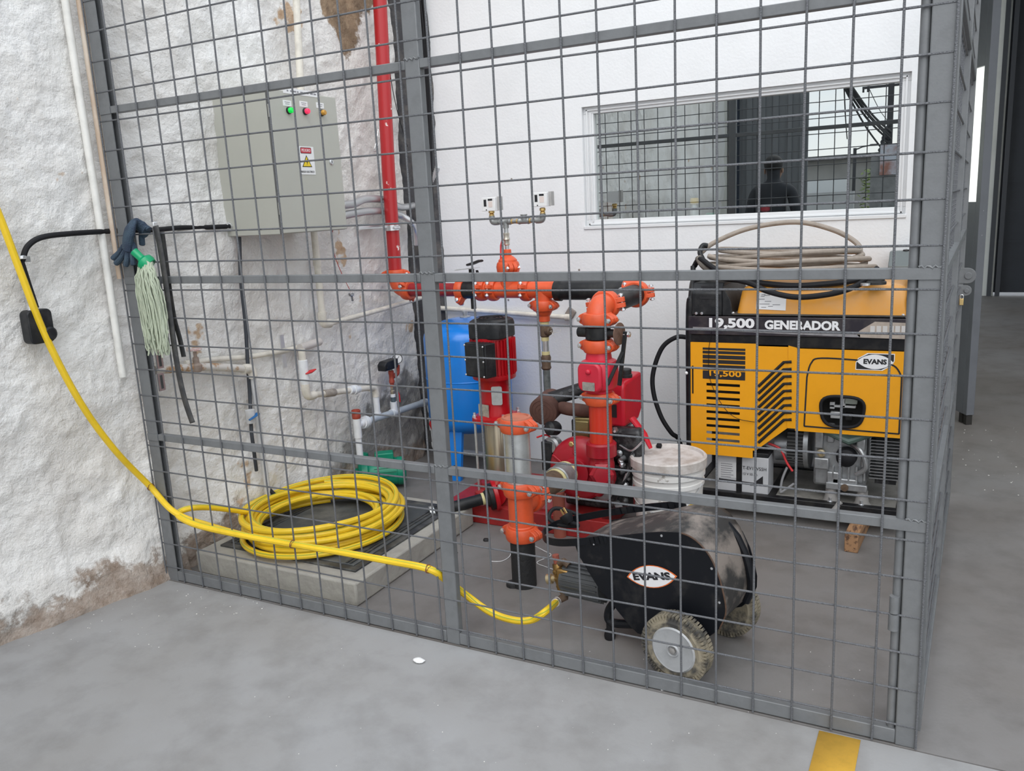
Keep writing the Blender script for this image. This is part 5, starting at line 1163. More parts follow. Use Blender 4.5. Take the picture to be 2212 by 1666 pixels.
for k, (px, py, w_, h_) in enumerate(((1770, 945, 0.035, 0.09), (1795, 935, 0.03, 0.08), (1775, 1000, 0.06, 0.05), (1800, 1030, 0.05, 0.05), (1860, 960, 0.035, 0.06), (1868, 1000, 0.03, 0.04), (1825, 1040, 0.10, 0.03))):
    q = Y(px, py, ey-0.10); B().box(q, (w_, 0.03, h_)).build('casting_boss', alu, eb, bevel=0.006)
for k in range(5):
    q = Y(1800+k*17, 1022, ey-0.10); B().bb(q.x-0.003, q.x+0.003, ey-0.115, ey-0.08, q.z-0.03, q.z+0.03).build('casting_rib', alu, eb)
B().lathe(Y(1774, 978, ey-0.105), (0, -1, 0), [(0.017, 0), (0.017, 0.012), (0.010, 0.014), (0.008, 0.006), (0, 0.006)], 14).build('oil_cap', M('cap_bronze', (0.45, 0.38, 0.25), 0.4, 0.8), eb)
B().lathe(Y(1829, 985, ey-0.10), (0, -1, -0.1), [(0.034, -0.02), (0.042, 0.0), (0.038, 0.03), (0.02, 0.045), (0, 0.048)], 20).build('oil_filter', rubber, gen)
B().tube(smooth_path([Y(1838, 958, ey-0.08), Y(1860, 975, ey-0.12), Y(1870, 1010, ey-0.12), Y(1850, 1025, ey-0.11)], 6), 0.011, 10).build('intake_pipe', alu, gen)
kx0, kx1 = P2(1880, 980, ey-0.06)[0], P2(1950, 980, ey-0.06)[0]
for k in range(13):
    z = 0.215+0.0135*k; B().bb(kx0, kx1, ey-0.07, ey+0.10, z, z+0.0035).build('cylinder_fin', alu, gen)
B().bb(kx0+0.02, kx1-0.02, ey-0.05, ey+0.08, 0.19, 0.42).build('cylinder', eng_m, gen)
B().bb(kx0-0.02, kx1, ey-0.08, ey+0.1, 0.39, 0.45).build('shroud', black_pl, gen, bevel=0.01)
gq = Y(1835, 940, ey-0.11)
B().tube([gq+V((-0.09, 0, 0.01)), gq+V((0, -0.005, -0.02)), gq+V((0.09, 0, 0.015))], [0.02, 0.03, 0.018], 12, flat=0.7).build('air_duct', M('duct_green', (0.09, 0.14, 0.12), 0.35), gen)
for (px, py) in ((1795, 1072), (1862, 1078)):
    q = Y(px, py, ey-0.10)
    B().lathe(V((q.x, q.y, 0.11)), (0, 0, 1), [(0.035, 0), (0.028, 0.01), (0.022, 0.04), (0.022, 0.06)], 16).build('rubber_mount', M('mount_grey', (0.25, 0.24, 0.23), 0.7), gen)
    B().lathe(V((q.x, q.y-0.03, 0.11)), (0, 0, 1), [(0.012, 0), (0.012, 0.01), (0.007, 0.012), (0.007, 0.025)], 6).build('nut', zinc, gen)
q = Y(1828, 1052, ey-0.115)
B().box(q, (0.16, 0.02, 0.03)).build('mount_bar', alu, gen, bevel=0.004)
B().lathe(q+V((-0.005, -0.010, 0.0)), (0, -1, 0), [(0.015, 0), (0.015, 0.008), (0, 0.009)], 14).build('drain_plug', brownp, gen)
B().tube(smooth_path([Y(1815, 1085, 1.42), Y(1808, 1095, 1.405), Y(1800, 1105, 1.395)], 4), 0.012, 10).build('drain_tube', M('mount_grey', (0.25, 0.24, 0.23), 0.7), gen)
for (pp, col) in (([(1660, 958), (1685, 970), (1700, 1000), (1712, 1018)], red_pl), ([(1655, 962), (1690, 975), (1715, 990)], M('wire_grey_pvc', (0.3, 0.3, 0.31), 0.5)), ([(1700, 1010), (1690, 1035), (1686, 1060), (1690, 1062), (1715, 1045)], MATS['wire_grey_pvc'])):
    B().tube(smooth_path([Y(a_, b_, 1.47) for a_, b_ in pp], 6), 0.005, 8).build('wire', col, gen)
# black output cable at the left side and loose thin wire
tag(B().tube(smooth_path([Y(1484, 729, 1.50), Y(1460, 729, 1.49), Y(1430, 752, 1.48), Y(1411, 805, 1.47), Y(1412, 850, 1.46), Y(1428, 900, 1.46), Y(1450, 935, 1.47), Y(1466, 950, 1.50), Y(1480, 1000, 1.52)], 8), 0.0105, 12).build('power_cable', rubber), 'thick black cable arching out of the left side of the generator', 'cable')
tag(B().tube(smooth_path([Y(1537, 716, 1.394), Y(1531, 760, 1.394), Y(1534, 820, 1.394), Y(1560, 875, 1.39), Y(1590, 903, 1.392), Y(1630, 912, 1.394)], 8), 0.0013, 6).build('thin_wire', rubber), 'loose thin wire hanging over the left yellow panel of the generator', 'wire')
# hoses lying on top
hm = M('beige_hose', (0.33, 0.28, 0.235), 0.6, var=0.2, vscale=25)
hz = tz1+0.03
hc0 = V((Y(1700, 575, 1.60).x, 1.60, hz))
hs_ = thing('hose_coil', 'coil of beige pressure hose lying on top of the generator', 'hose', hc0)
pts = []; rh = random.Random(4)
for k in range(0, 6*16+1):
    t = 2*PI*k/16; lp_ = k/16.0
    rx = 0.345-0.012*lp_+0.012*math.sin(lp_*2.3); ry = 0.185-0.008*lp_
    pts.append(hc0+V((rx*math.cos(t)+0.01*math.sin(lp_*3), ry*math.sin(t), 0.012+0.016*lp_+0.012*math.sin(t*1.5))))
B().tube(smooth_path(pts, 3), 0.0105, 10).build('hose', hm, hs_)
lo = [Y(1516, 545, 1.56), Y(1545, 523, 1.58), Y(1620, 493, 1.62), Y(1720, 480, 1.66), Y(1800, 497, 1.66), Y(1850, 525, 1.64), Y(1857, 548, 1.60), Y(1835, 560, 1.55), Y(1740, 573, 1.50), Y(1600, 568, 1.50), Y(1530, 553, 1.53)]
B().tube(smooth_path(lo, 8), 0.0105, 10).build('raised_loop', hm, hs_)
bh = thing('black_hose', 'black ribbed hose and cables hanging over the front of the generator tank', 'hose', hc0-V((0, 0.15, 0)))
B().tube(smooth_path([Y(1500, 575, 1.50), Y(1512, 560, 1.46), Y(1535, 575, 1.43), Y(1570, 598, 1.40), Y(1620, 612, 1.385), Y(1660, 630, 1.38), Y(1720, 642, 1.38), Y(1790, 636, 1.385), Y(1840, 622, 1.39), Y(1870, 605, 1.43), Y(1895, 580, 1.50)], 8), 0.0115, 10).build('hose', rubber, bh)
B().tube(smooth_path([Y(1540, 598, 1.47), Y(1600, 606, 1.46), Y(1700, 617, 1.43), Y(1780, 614, 1.43), Y(1850, 605, 1.45), Y(1905, 585, 1.52)], 8), 0.012, 10).build('hose', rubber, bh)
B().tube(smooth_path([Y(1497, 575, 1.49), Y(1500, 590, 1.48), Y(1520, 595, 1.48), Y(1530, 583, 1.50), Y(1518, 560, 1.52), Y(1512, 545, 1.53), Y(1518, 531, 1.55), Y(1528, 531, 1.56)], 8), 0.011, 10).build('hose', black_pl, bh)
B().tube(smooth_path([Y(1508, 556, 1.47), Y(1520, 575, 1.45), Y(1545, 590, 1.44)], 6), [0.014]*13, 10).build('trigger_grip', M('dusty_grip', (0.16, 0.14, 0.12), 0.7, var=0.3), bh)
B().tube(smooth_path([V((hc0.x-0.25, 1.50, hz+0.008)), V((hc0.x, 1.46, hz+0.01)), V((hc0.x+0.2, 1.5, hz+0.01)), V((hc0.x+0.32, 1.62, hz+0.012))], 8), 0.012, 10).build('hose', rubber, bh)
# grey box on the wall beside the generator
jb = thing('grey_wall_box', 'grey green metal box with sloping lid behind the right generator corner', 'box', Y(1950, 575, 1.80)-V((0, 0, 0.05)))
q0, q1 = Y(1918, 575, 1.76), Y(1990, 575, 1.76)
B().prism([(1.76, q0.z-0.12), (1.76, q0.z), (1.84, q0.z+0.055), (1.90, q0.z+0.055), (1.90, q0.z-0.12)], (q0.x, 0, 0), (0, 1, 0), (0, 0, 1), (q1.x-q0.x, 0, 0)).build('case', M('box_greygreen', (0.14, 0.16, 0.16), 0.45), jb, bevel=0.004)
B().lathe(V(((q0.x+q1.x)/2, 1.85, q0.z+0.055)), (0, 0, 1), [(0.014, 0), (0.012, 0.006), (0, 0.008)], 12).build('knob', gblk, jb)
# wooden blocks
wood = M('rough_pine', (0.36, 0.20, 0.10), 0.75, col2=(0.10, 0.05, 0.03), vscale=9, lo=0.5, hi=0.62, aniso=(6, 1, 6), bump=0.2)
wa = Z(1845, 1195, 0.0)
tag(B().box((wa.x, wa.y+0.20, 0.039), (0.050, 0.40, 0.078), Matrix.Rotation(-0.06, 3, 'Z')).build('wood_block', wood, bevel=0.003), 'stained wooden block sticking out under the right end of the generator', 'block', 'blocks under the generator')
tag(B().box((1.74, 1.62, 0.039), (0.06, 0.40, 0.078)).build('wood_block', wood, bevel=0.003), 'wooden block under the left end of the generator behind the bucket', 'block', 'blocks under the generator')

# ================================================================ bucket
bc = Z(1443, 982, 0.365)
bkm = M('bucket_white', (0.74, 0.73, 0.71), 0.42, col2=(0.34, 0.31, 0.28), vscale=22, lo=0.60, hi=0.66)
bk_ = thing('bucket', 'dirty white plastic bucket with a torn lid beside the generator', 'bucket', (bc.x, bc.y, 0))
rT = 0.150
B().lathe((bc.x, bc.y, 0), (0, 0, 1), [(0.128, 0), (0.130, 0.004), (0.140, 0.25), (0.146, 0.252), (0.146, 0.268), (0.141, 0.270), (0.142, 0.290), (0.149, 0.292), (0.149, 0.308), (0.143, 0.310), (0.144, 0.345)], 48).build('body', bkm, bk_)
lid = B().lathe((bc.x, bc.y, 0), (0, 0, 1), [(0.147, 0.325), (0.155, 0.327), (0.156, 0.362), (0.150, 0.368), (0.143, 0.366), (0.140, 0.355), (0, 0.353)], 48).build('lid', M('lid_dusty', (0.62, 0.58, 0.55), 0.6, col2=(0.42, 0.36, 0.32), vscale=14), bk_)
hq = Z(1405, 968, 0.3545)
tp = [(0.05*math.cos(t)*(1+0.25*math.sin(3*t)), 0.03*math.sin(t)*(1+0.3*math.cos(2*t))) for t in [2*PI*i/18 for i in range(18)]]
B().prism([(x_*0.75, y_*0.75) for x_, y_ in tp], V((hq.x+0.01, hq.y+0.005, 0.3532)), (0.9, 0.3, 0), (-0.3, 0.9, 0), (0, 0, 0.0012)).build('torn_hole', M('hole_grey', (0.16, 0.145, 0.13), 0.9), lid)
B().box(hq+V((0.035, 0.01, 0.01)), (0.022, 0.02, 0.016), Matrix.Rotation(0.5, 3, 'X')).build('tar_lump', rubber, lid, bevel=0.004)
for sgn in (1,):
    e = V((bc.x+0.13, bc.y-0.07, 0.262)); B().tube(smooth_path([V((bc.x-0.147, bc.y-0.02, 0.262)), V((bc.x-0.10, bc.y-0.125, 0.20)), V((bc.x, bc.y-0.155, 0.165)), V((bc.x+0.10, bc.y-0.12, 0.19)), V((bc.x+0.147, bc.y-0.02, 0.262))], 8), 0.0022, 6).build('bail_handle', zinc, bk_)
a0 = math.atan2(-0.9, 0.5)
B().grid(lambda a_, b_: V((bc.x+(0.1362+0.004*b_)*math.cos(a0+0.9*a_), bc.y+(0.1362+0.004*b_)*math.sin(a0+0.9*a_), 0.12+0.09*b_*(0.6+0.4*a_))), 10, 3).build('printed_label', M('label_yellow_red', (0.72, 0.52, 0.08), 0.5, col2=(0.55, 0.05, 0.03), vscale=9), bk_)

# ================================================================ pressure washer
def PL(px, py, o, n):
    d = ray(px, py); n = V(n); return CAM + d*((V(o)-CAM).dot(n)/d.dot(n))
WN = V((1.975, 0.075, 0)); wn = V((0.206, 0.979, 0)).normalized(); wa_ = V((wn.y, -wn.x, 0))
wsh = thing('pressure_washer', 'black wheeled pressure washer just behind the mesh', 'pressure washer', WN+wn*0.18)
wblk = M('washer_black', (0.007, 0.008, 0.011), 0.42, col2=(0.03, 0.029, 0.029), vscale=12, lo=0.55, hi=0.75, spec=0.25)
wdust = M('washer_dusty', (0.035, 0.033, 0.032), 0.6, col2=(0.24, 0.205, 0.18), vscale=7, lo=0.46, hi=0.62)
O1 = WN+wn*0.055; D_w = 0.215
def sp_(x, y): return PL(1120+x/3.62, 1040+y/3.62, O1, wn)
# near side plate outline, from the front top round by the wheel and back over the curved rear
outl = [(430, 470), (470, 580), (560, 730), (640, 860), (720, 935), (770, 1010), (860, 1120), (930, 1190), (1100, 1240), (1300, 1240), (1500, 1210), (1575, 1150), (1618, 1050), (1620, 960), (1590, 820), (1560, 720), (1500, 590), (1420, 490), (1340, 430), (1260, 400), (1120, 395), (1000, 402), (850, 418), (700, 432)]
op_ = [sp_(*q) for q in outl]
def loc(q): d = q-O1; return (d.dot(wa_), q.z)
prof2 = [loc(q) for q in op_]
B().prism(prof2, O1, wa_, (0, 0, 1), wn*0.004).build('side_plate', wblk, wsh, bevel=0.001)
B().prism(prof2, O1+wn*D_w, wa_, (0, 0, 1), wn*0.004).build('side_plate', wblk, wsh, bevel=0.001)
# hood: inset, follows the rear and top
top_i = list(range(11, len(outl)))+[0]
hood = [prof2[i] for i in top_i]
cxm = sum(q[0] for q in prof2)/len(prof2); czm = sum(q[1] for q in prof2)/len(prof2)
hin = [(q[0]+(cxm-q[0])*0.05, q[1]+(czm-q[1])*0.05) for q in hood]
hs2 = []
for i in range(len(hin)-1):
    for k in range(4): t = k/4; hs2.append((hin[i][0]*(1-t)+hin[i+1][0]*t, hin[i][1]*(1-t)+hin[i+1][1]*t))
hs2.append(hin[-1])
hb = B().grid(lambda a_, b_: O1+wa_*hs2[round(a_*(len(hs2)-1))][0]+V((0, 0, hs2[round(a_*(len(hs2)-1))][1]))+wn*(0.004+(D_w-0.004)*b_)+V((0, 0, (0.004+0.030*max(0.0, min(1.0, (a_-0.12)/0.35))*max(0.0, min(1.0, (1-a_)/0.35)))*math.sin(PI*min(1.0, b_*0.72)))), len(hs2)-1, 8)
hb.build('hood', wdust, wsh, thick=0.003, sharp=60)
# raised ridge along the rear of the hood
rdg = [O1+wa_*(q[0]+0.012)+V((0, 0, q[1]+0.006))+wn*(D_w*0.80) for q in hs2[:26]]
B().tube(rdg, 0.012, 8).build('ridge', wblk, wsh)
# bottom pan
bot = [prof2[i] for i in (1, 2, 3, 4, 5, 6, 7, 8)]
B().grid(lambda a_, b_: O1+wa_*bot[round(a_*7)][0]+V((0, 0, bot[round(a_*7)][1]+0.006))+wn*(0.004+(D_w-0.004)*b_), 7, 1).build('base_pan', wblk, wsh, thick=0.003)
# rusty rim along the rear of the near plate
rim = [O1+wa_*q[0]+V((0, 0, q[1]))-wn*0.001 for q in prof2[11:20]]
B().tube(smooth_path(rim, 4), 0.0024, 6).build('rim_edge', M('rust_rim', (0.10, 0.055, 0.035), 0.7, var=0.4, vscale=60), wsh)
# worn sticker on hood
st_ = [sp_(560, 405), sp_(700, 420)]
# handle: flat bar loop
hz_ = lambda q: q
A1 = sp_(560, 470)+wn*-0.002; 
hl = [sp_(720, 445), sp_(540, 468), sp_(420, 478), PL(1120+300/3.62, 1040+478/3.62, O1+wn*0.03, wn), PL(1120+215/3.62, 1040+455/3.62, O1+wn*0.07, wn), PL(1120+195/3.62, 1040+405/3.62, O1+wn*0.13, wn), PL(1120+260/3.62, 1040+350/3.62, O1+wn*0.19, wn), PL(1120+400/3.62, 1040+305/3.62, O1+wn*0.225, wn), PL(1120+700/3.62, 1040+245/3.62, O1+wn*0.225, wn), PL(1120+1000/3.62, 1040+205/3.62, O1+wn*0.225, wn), PL(1120+1300/3.62, 1040+180/3.62, O1+wn*0.225, wn)]
zm = hl[0].z
hp_ = smooth_path(hl, 6)
hbar = B()
for i in range(len(hp_)-1): hbar.beam(hp_[i], hp_[i+1]+(hp_[i+1]-hp_[i]).normalized()*0.004, 0.005, 0.024, up=(0, 0, 1))
hbar.build('handle', wblk, wsh)
# badge
bq = sp_(1045, 742)
edge_or = M('badge_orange', (0.72, 0.16, 0.03), 0.5)
bl, br, bt_, bb_ = sp_(850, 746), sp_(1243, 741), sp_(1040, 655), sp_(1044, 828)
bu = (br-bl).normalized(); bv2 = (-wn).cross(bu).normalized(); bv2 = bv2 if bv2.z > 0 else -bv2
badge(wsh, (bl+br)/2-wn*0.0015, bu, bv2, -wn, (br-bl).length, (bt_-bb_).length, corner=False, edge=edge_or, txt=0.74)
for q in ((510, 462), (590, 490), (1120, 425), (1512, 682), (1572, 948)):
    B().lathe(sp_(*q), -wn, [(0.004, 0), (0.004, 0.002), (0, 0.003)], 8).build('rivet', zinc, wsh)
# wheels
def wheel(c, r, out):
    t = B(); w_ = 0.05
    t.lathe(c-out*w_/2, out, [(r*0.66, 0.004), (r*0.80, 0.0), (r*0.93, 0.006), (r, 0.018), (r, w_-0.018), (r*0.93, w_-0.006), (r*0.80, w_), (r*0.66, w_-0.004)], 40)
    ty = t.build('tyre', M('tyre_mud', (0.05, 0.048, 0.045), 0.8, col2=(0.27, 0.235, 0.17), vscale=16, lo=0.40, hi=0.56), wsh)
    u, v, a = frame(out); b = B()
    for k in range(58):
        ang = 2*PI*k/58
        for sd2, off in ((-1, 0), (1, PI/58)):
            an = ang+off; e = u*math.cos(an)+v*math.sin(an); tg = a.cross(e)
            b.box(c+e*(r*0.985)+a*(sd2*0.012), (1, 1, 1), Matrix((e*0.007, tg*0.0078, a*0.020)).transposed())
            b.box(c+e*(r*0.925)+a*(sd2*0.0190), (1, 1, 1), Matrix((e*0.013, tg*0.005, a*0.008)).transposed())
    tr_ = b.build('tread', MATS['tyre_mud'], wsh); tr_['kind'] = 'stuff'
    rm = B().lathe(c+out*(w_/2-0.006), out, [(0, -0.03), (r*0.66, -0.03), (r*0.68, 0.002), (r*0.63, 0.006), (r*0.58, 0.004), (r*0.2, 0.006), (r*0.17, 0.010), (r*0.15, 0.010), (r*0.12, 0.003), (0, 0.003)], 36).build('rim', M('rim_grey', (0.45, 0.46, 0.47), 0.5, 0.3, var=0.15, vscale=18), wsh)
    B().lathe(c+out*(w_/2-0.004), out, [(0.010, 0), (0.010, 0.008), (0.006, 0.010), (0, 0.010)], 6).build('axle_nut', M('mount_grey', (0.25, 0.24, 0.23), 0.7), rm)
r_w = 0.104
wheel(PL(1462, 1398, WN, wn), r_w, -wn)
wc2 = PL(1462, 1398, WN, wn)+wn*0.33
wheel(wc2, r_w, wn)
B().cyl(PL(1462, 1398, WN, wn)-wn*0.01, wc2+wn*0.01, 0.009, n=12).build('axle', wblk, wsh)
# front leg
l0, l1, l2, l3 = sp_(720, 960)+wn*0.04, sp_(655, 1050)+wn*0.04, sp_(670, 1140)+wn*0.04, sp_(860, 1160)+wn*0.04
B().tube(smooth_path([l0+V((0.03, 0, 0.03)), l0, l1, l2, l3], 6), 0.014, 10).build('leg', wblk, wsh)
lft = Z(1120+640/3.62, 1040+1270/3.62, 0.0)
B().lathe(V((l2.x-0.005, l2.y, 0)), (0, 0, 1), [(0.017, 0), (0.019, 0.012), (0.016, 0.03), (0.011, 0.034), (0.011, max(0.05, l2.z))], 12).build('rubber_foot', rubber, wsh)
l4 = l2+wn*0.16
B().tube(smooth_path([l0+wn*0.16+V((0.03, 0, 0.03)), l1+wn*0.16, l4, l3+wn*0.16], 6), 0.014, 10).build('leg', wblk, wsh)
B().lathe(V((l4.x-0.005, l4.y, 0)), (0, 0, 1), [(0.017, 0), (0.019, 0.012), (0.016, 0.03), (0.011, 0.034), (0.011, max(0.05, l4.z))], 12).build('rubber_foot', rubber, wsh)
# motor and brass pump head inside the front
Om = O1+wn*0.09
def mp2(x, y, dn=0.09): return PL(1120+x/3.62, 1040+y/3.62, O1+wn*dn, wn)
m1, m0_ = mp2(380, 755), mp2(720, 830)
mdr = (m0_-m1).normalized()
mo = B().cyl(m1, m1+mdr*0.16, 0.052, n=24).build('motor', M('motor_grey', (0.10, 0.105, 0.11), 0.45, 0.4), wsh)
u_, v_, a_v = frame(mdr)
for k in range(20):
    an = 2*PI*k/20; e = u_*math.cos(an)+v_*math.sin(an)
    B().beam(m1+e*0.054+mdr*0.01, m1+e*0.054+mdr*0.155, 0.003, 0.010, up=e).build('motor_fin', MATS['motor_grey'], mo)
brz = M('washer_brass', (0.36, 0.22, 0.08), 0.35, 0.85, var=0.3, vscale=35)
h_1 = mp2(300, 640, 0.075); h_2 = mp2(355, 860, 0.075)
ph = B().tube([h_1, h_1.lerp(h_2, 0.5), h_2], [0.016, 0.022, 0.018], 12).build('pump_head', brz, wsh)
pq = h_1.lerp(h_2, 0.5)
B().box(pq+mdr*0.02, (0.045, 0.05, 0.08)).build('pump_block', brz, wsh, bevel=0.006)
hx_ = mp2(200, 765, 0.06)
B().lathe(pq-wn*0.005, (hx_-pq), [(0.011, 0), (0.011, 0.026), (0.017, 0.028), (0.018, 0.046), (0.013, 0.048), (0.008, 0.040), (0, 0.040)], 16).build('outlet_fitting', M('brass_pale', (0.55, 0.45, 0.28), 0.35, 0.8), ph)
B().tube([h_1+V((0, 0, 0.0)), h_1+V((-0.004, 0, 0.03))], [0.010, 0.012], 10).build('valve_knob', M('rust_red', (0.33, 0.09, 0.06), 0.6, var=0.2), ph)
B().tube([h_1+mdr*0.01, h_1+mdr*0.03+V((0, 0, 0.012)), h_1+mdr*0.05], 0.012, 10).build('elbow', brownp, ph)
for k in range(3):
    B().lathe(h_1.lerp(h_2, 0.25+0.25*k)-wn*0.016, -wn, [(0.009, 0), (0.009, 0.008), (0.005, 0.010), (0, 0.010)], 6).build('cap_nut', brz, ph)
sn = mp2(360, 905, 0.07)
hend = PL(1205, 1298, O1+wn*0.06, wn)
B().tube([h_2, sn, hend], [0.016, 0.015, 0.012], 12).build('inlet', brownp, ph)
# plug with two pins, lying on the handle
pgc = PL(1222, 1113, O1+wn*0.20, wn)
pg = thing('power_plug', 'black power plug with brass pins resting on the washer handle', 'plug', pgc)
pdir = V((-0.55, 0.1, 0.75)).normalized()
B().lathe(pgc, pdir, [(0.014, -0.03), (0.022, -0.012), (0.024, 0.0), (0.0235, 0.003), (0, 0.003)], 16).build('body', rubber, pg)
u_, v_, a_v = frame(pdir)
for dx in (-0.008, 0.008): B().beam(pgc+u_*dx+pdir*0.003, pgc+u_*dx+pdir*0.026, 0.0018, 0.0065, up=v_).build('pin', brass2, pg)
B().cyl(pgc+v_*0.010, pgc+v_*0.010+pdir*0.026, 0.0024, n=8).build('pin', brass2, pg)
B().tube(smooth_path([pgc-pdir*0.028, pgc-pdir*0.05+V((0.01, 0.02, 0)), pgc+V((-0.03, 0.02, -0.05)), pgc+V((-0.075, 0.02, -0.03)), pgc+V((-0.06, 0.05, 0.0)), pgc+V((0.03, 0.08, -0.03))], 6), 0.0075, 10).build('cable', rubber, pg)

# ================================================================ concrete plinth with hatch
conc = M('plinth_concrete', (0.40, 0.385, 0.34), 0.8, col2=(0.29, 0.275, 0.25), vscale=7, lo=0.35, hi=0.7, bump=0.35, bscale=45)
px0, px1, py0, py1, ph_ = -0.03, 0.778, 0.093, 0.94, 0.092
pl1 = thing('hatch_plinth', 'low concrete plinth with a black framed floor hatch', 'plinth', (0.37, 0.52, 0))
B().bb(px0, px1, py0, py1, 0, ph_).build('concrete_slab', conc, pl1, bevel=0.008)
hm_ = M('hatch_black', (0.025, 0.027, 0.030), 0.5, col2=(0.12, 0.12, 0.11), vscale=9, lo=0.45, hi=0.7)
fx0, fx1, fy0, fy1 = 0.03, 0.72, 0.17, 0.885
for i, (a_, b_, c_, d_) in enumerate(((fx0, fx1, fy0, fy0+0.03), (fx0, fx1, fy1-0.03, fy1), (fx0, fx0+0.03, fy0+0.03, fy1-0.03), (fx1-0.03, fx1, fy0+0.03, fy1-0.03))):
    B().bb(a_, b_, c_, d_, ph_, ph_+0.008).build('hatch_frame', hm_, pl1, bevel=0.002)
B().bb(fx0+0.036, fx1-0.036, fy0+0.036, fy1-0.036, ph_, ph_+0.010).build('hatch_cover', M('hatch_grey', (0.055, 0.06, 0.062), 0.6, col2=(0.13, 0.13, 0.12), vscale=6), pl1, bevel=0.003)
for k in range(2):
    B().bb(fx0+0.05+k*0.018, fx0+0.058+k*0.018, fy0+0.04, fy1-0.04, ph_+0.010, ph_+0.014).build('hatch_rib', hm_, pl1)
    B().bb(fx1-0.058-k*0.018, fx1-0.05-k*0.018, fy0+0.04, fy1-0.04, ph_+0.010, ph_+0.014).build('hatch_rib', hm_, pl1)
rb = random.Random(21)

# ================================================================ yellow hose
yel = M('hose_yellow', (0.82, 0.55, 0.02), 0.42, var=0.12, vscale=9)
olv = M('hose_stripe', (0.42, 0.46, 0.05), 0.5)
RH = 0.0118
hose = thing('yellow_hose', 'long yellow hose coiled on the plinth and tied along the mesh', 'hose', (0.33, 0.48, ph_))
def hosetube(pts, k, name, strp=True):
    path = smooth_path(pts, k); o = B().tube(path, RH, 10).build(name, yel, hose)
    if strp:
        off = []
        ph2 = 0.0
        for i, p_ in enumerate(path):
            tn = (path[min(i+1, len(path)-1)]-path[max(i-1, 0)]).normalized(); u = V((0, 0, 1))-tn*tn.z; u = u.normalized() if u.length > 1e-3 else V((1, 0, 0)); s_ = tn.cross(u)
            an = 0.9*math.sin(i*0.021+len(pts)); off.append(p_+(u*math.cos(an)+s_*math.sin(an))*(RH-0.0008))
        B().tube(off, 0.0021, 5).build('stripe', olv, o)
    return o
cc = V((0.315, 0.475, 0))
z_base = ph_+0.014+RH
pts = []
loops = 15; rr_ = random.Random(2)
par = [(rr_.uniform(0.225, 0.325), rr_.uniform(-0.035, 0.03), rr_.uniform(-0.035, 0.035), rr_.uniform(0, 6.28)) for _ in range(loops+1)]
N_ = 26
for k in range(loops*N_+1):
    l_ = k/N_; i = min(loops-1, int(l_)); f = l_-i; f = f*f*(3-2*f)
    A_1, A_2 = par[i], par[i+1]
    r = A_1[0]*(1-f)+A_2[0]*f; dx = A_1[1]*(1-f)+A_2[1]*f; dy = A_1[2]*(1-f)+A_2[2]*f
    t = 2*PI*l_+2.2
    lay = l_/loops
    z = z_base+0.092*lay+0.012*math.sin(t*1.5+A_1[3])*lay
    pts.append(cc+V((dx+r*math.cos(t), dy+r*1.06*math.sin(t), z)))
hosetube(pts, 2, 'coil')
# strand from upper left down to the mesh and into the coil
A = [X(-40, 380, -0.105), X(0, 470, -0.105), X(45, 590, -0.105), X(100, 730, -0.10), X(175, 872, -0.09), X(250, 975, -0.09), Y(325, 1052, -0.018), Y(365, 1097, -0.016), Y(400, 1119, -0.006), Y(450, 1135, 0.05), Y(510, 1152, 0.12), Y(560, 1165, 0.14)]
a0_ = A[0]; A = [a0_+V((0.0, -0.22, 1.25)), a0_+V((0.0, -0.17, 0.8)), a0_+V((0.0, -0.10, 0.4))]+A
hosetube(A, 8, 'wall_strand', False)
Bp = [Y(545, 1108, 0.30), Y(470, 1098, 0.16), Y(420, 1097, 0.06), Y(390, 1105, 0.012), Y(388, 1117, -0.018), Y(430, 1136, -0.02), Y(520, 1156, -0.018), Y(632, 1176, -0.017), Y(730, 1192, -0.017), Y(840, 1212, -0.017), Y(925, 1229, -0.014), Y(962, 1252, 0.035), Y(1010, 1288, 0.09), Y(1060, 1323, 0.10), Y(1110, 1340, 0.10), Y(1150, 1339, 0.115), Y(1180, 1320, 0.13), hend]
hosetube(Bp, 8, 'mesh_strand', True)
rustw = M('rust_wire', (0.22, 0.09, 0.04), 0.8)
for (px, py, y_) in ((325, 1052, -0.018), (632, 1176, -0.017), (925, 1229, -0.014)):
    c = Y(px, py, y_); tw = B(); ring = []
    for i in range(30): t = 2*PI*i/14; ring.append(c+V((0.004*math.cos(t*0.5)+0.006*(i/30-0.5), 0.0138*math.cos(t), 0.0138*math.sin(t))))
    tw.tube(ring, 0.0012, 5); tw.tube([c+V((0.004, -0.013, 0.0)), c+V((0.012, -0.016, 0.012)), c+V((0.02, -0.014, 0.018))], 0.0012, 5)
    tw.build('wire_tie', rustw, hose)
for f in (0.0, 0.012, 0.024):
    d = (Bp[-2]-hend).normalized(); B().cyl(hend+d*(0.008+f), hend+d*(0.016+f), RH+0.003, n=14).build('hose_clamp', zinc if f else pvc, hose)

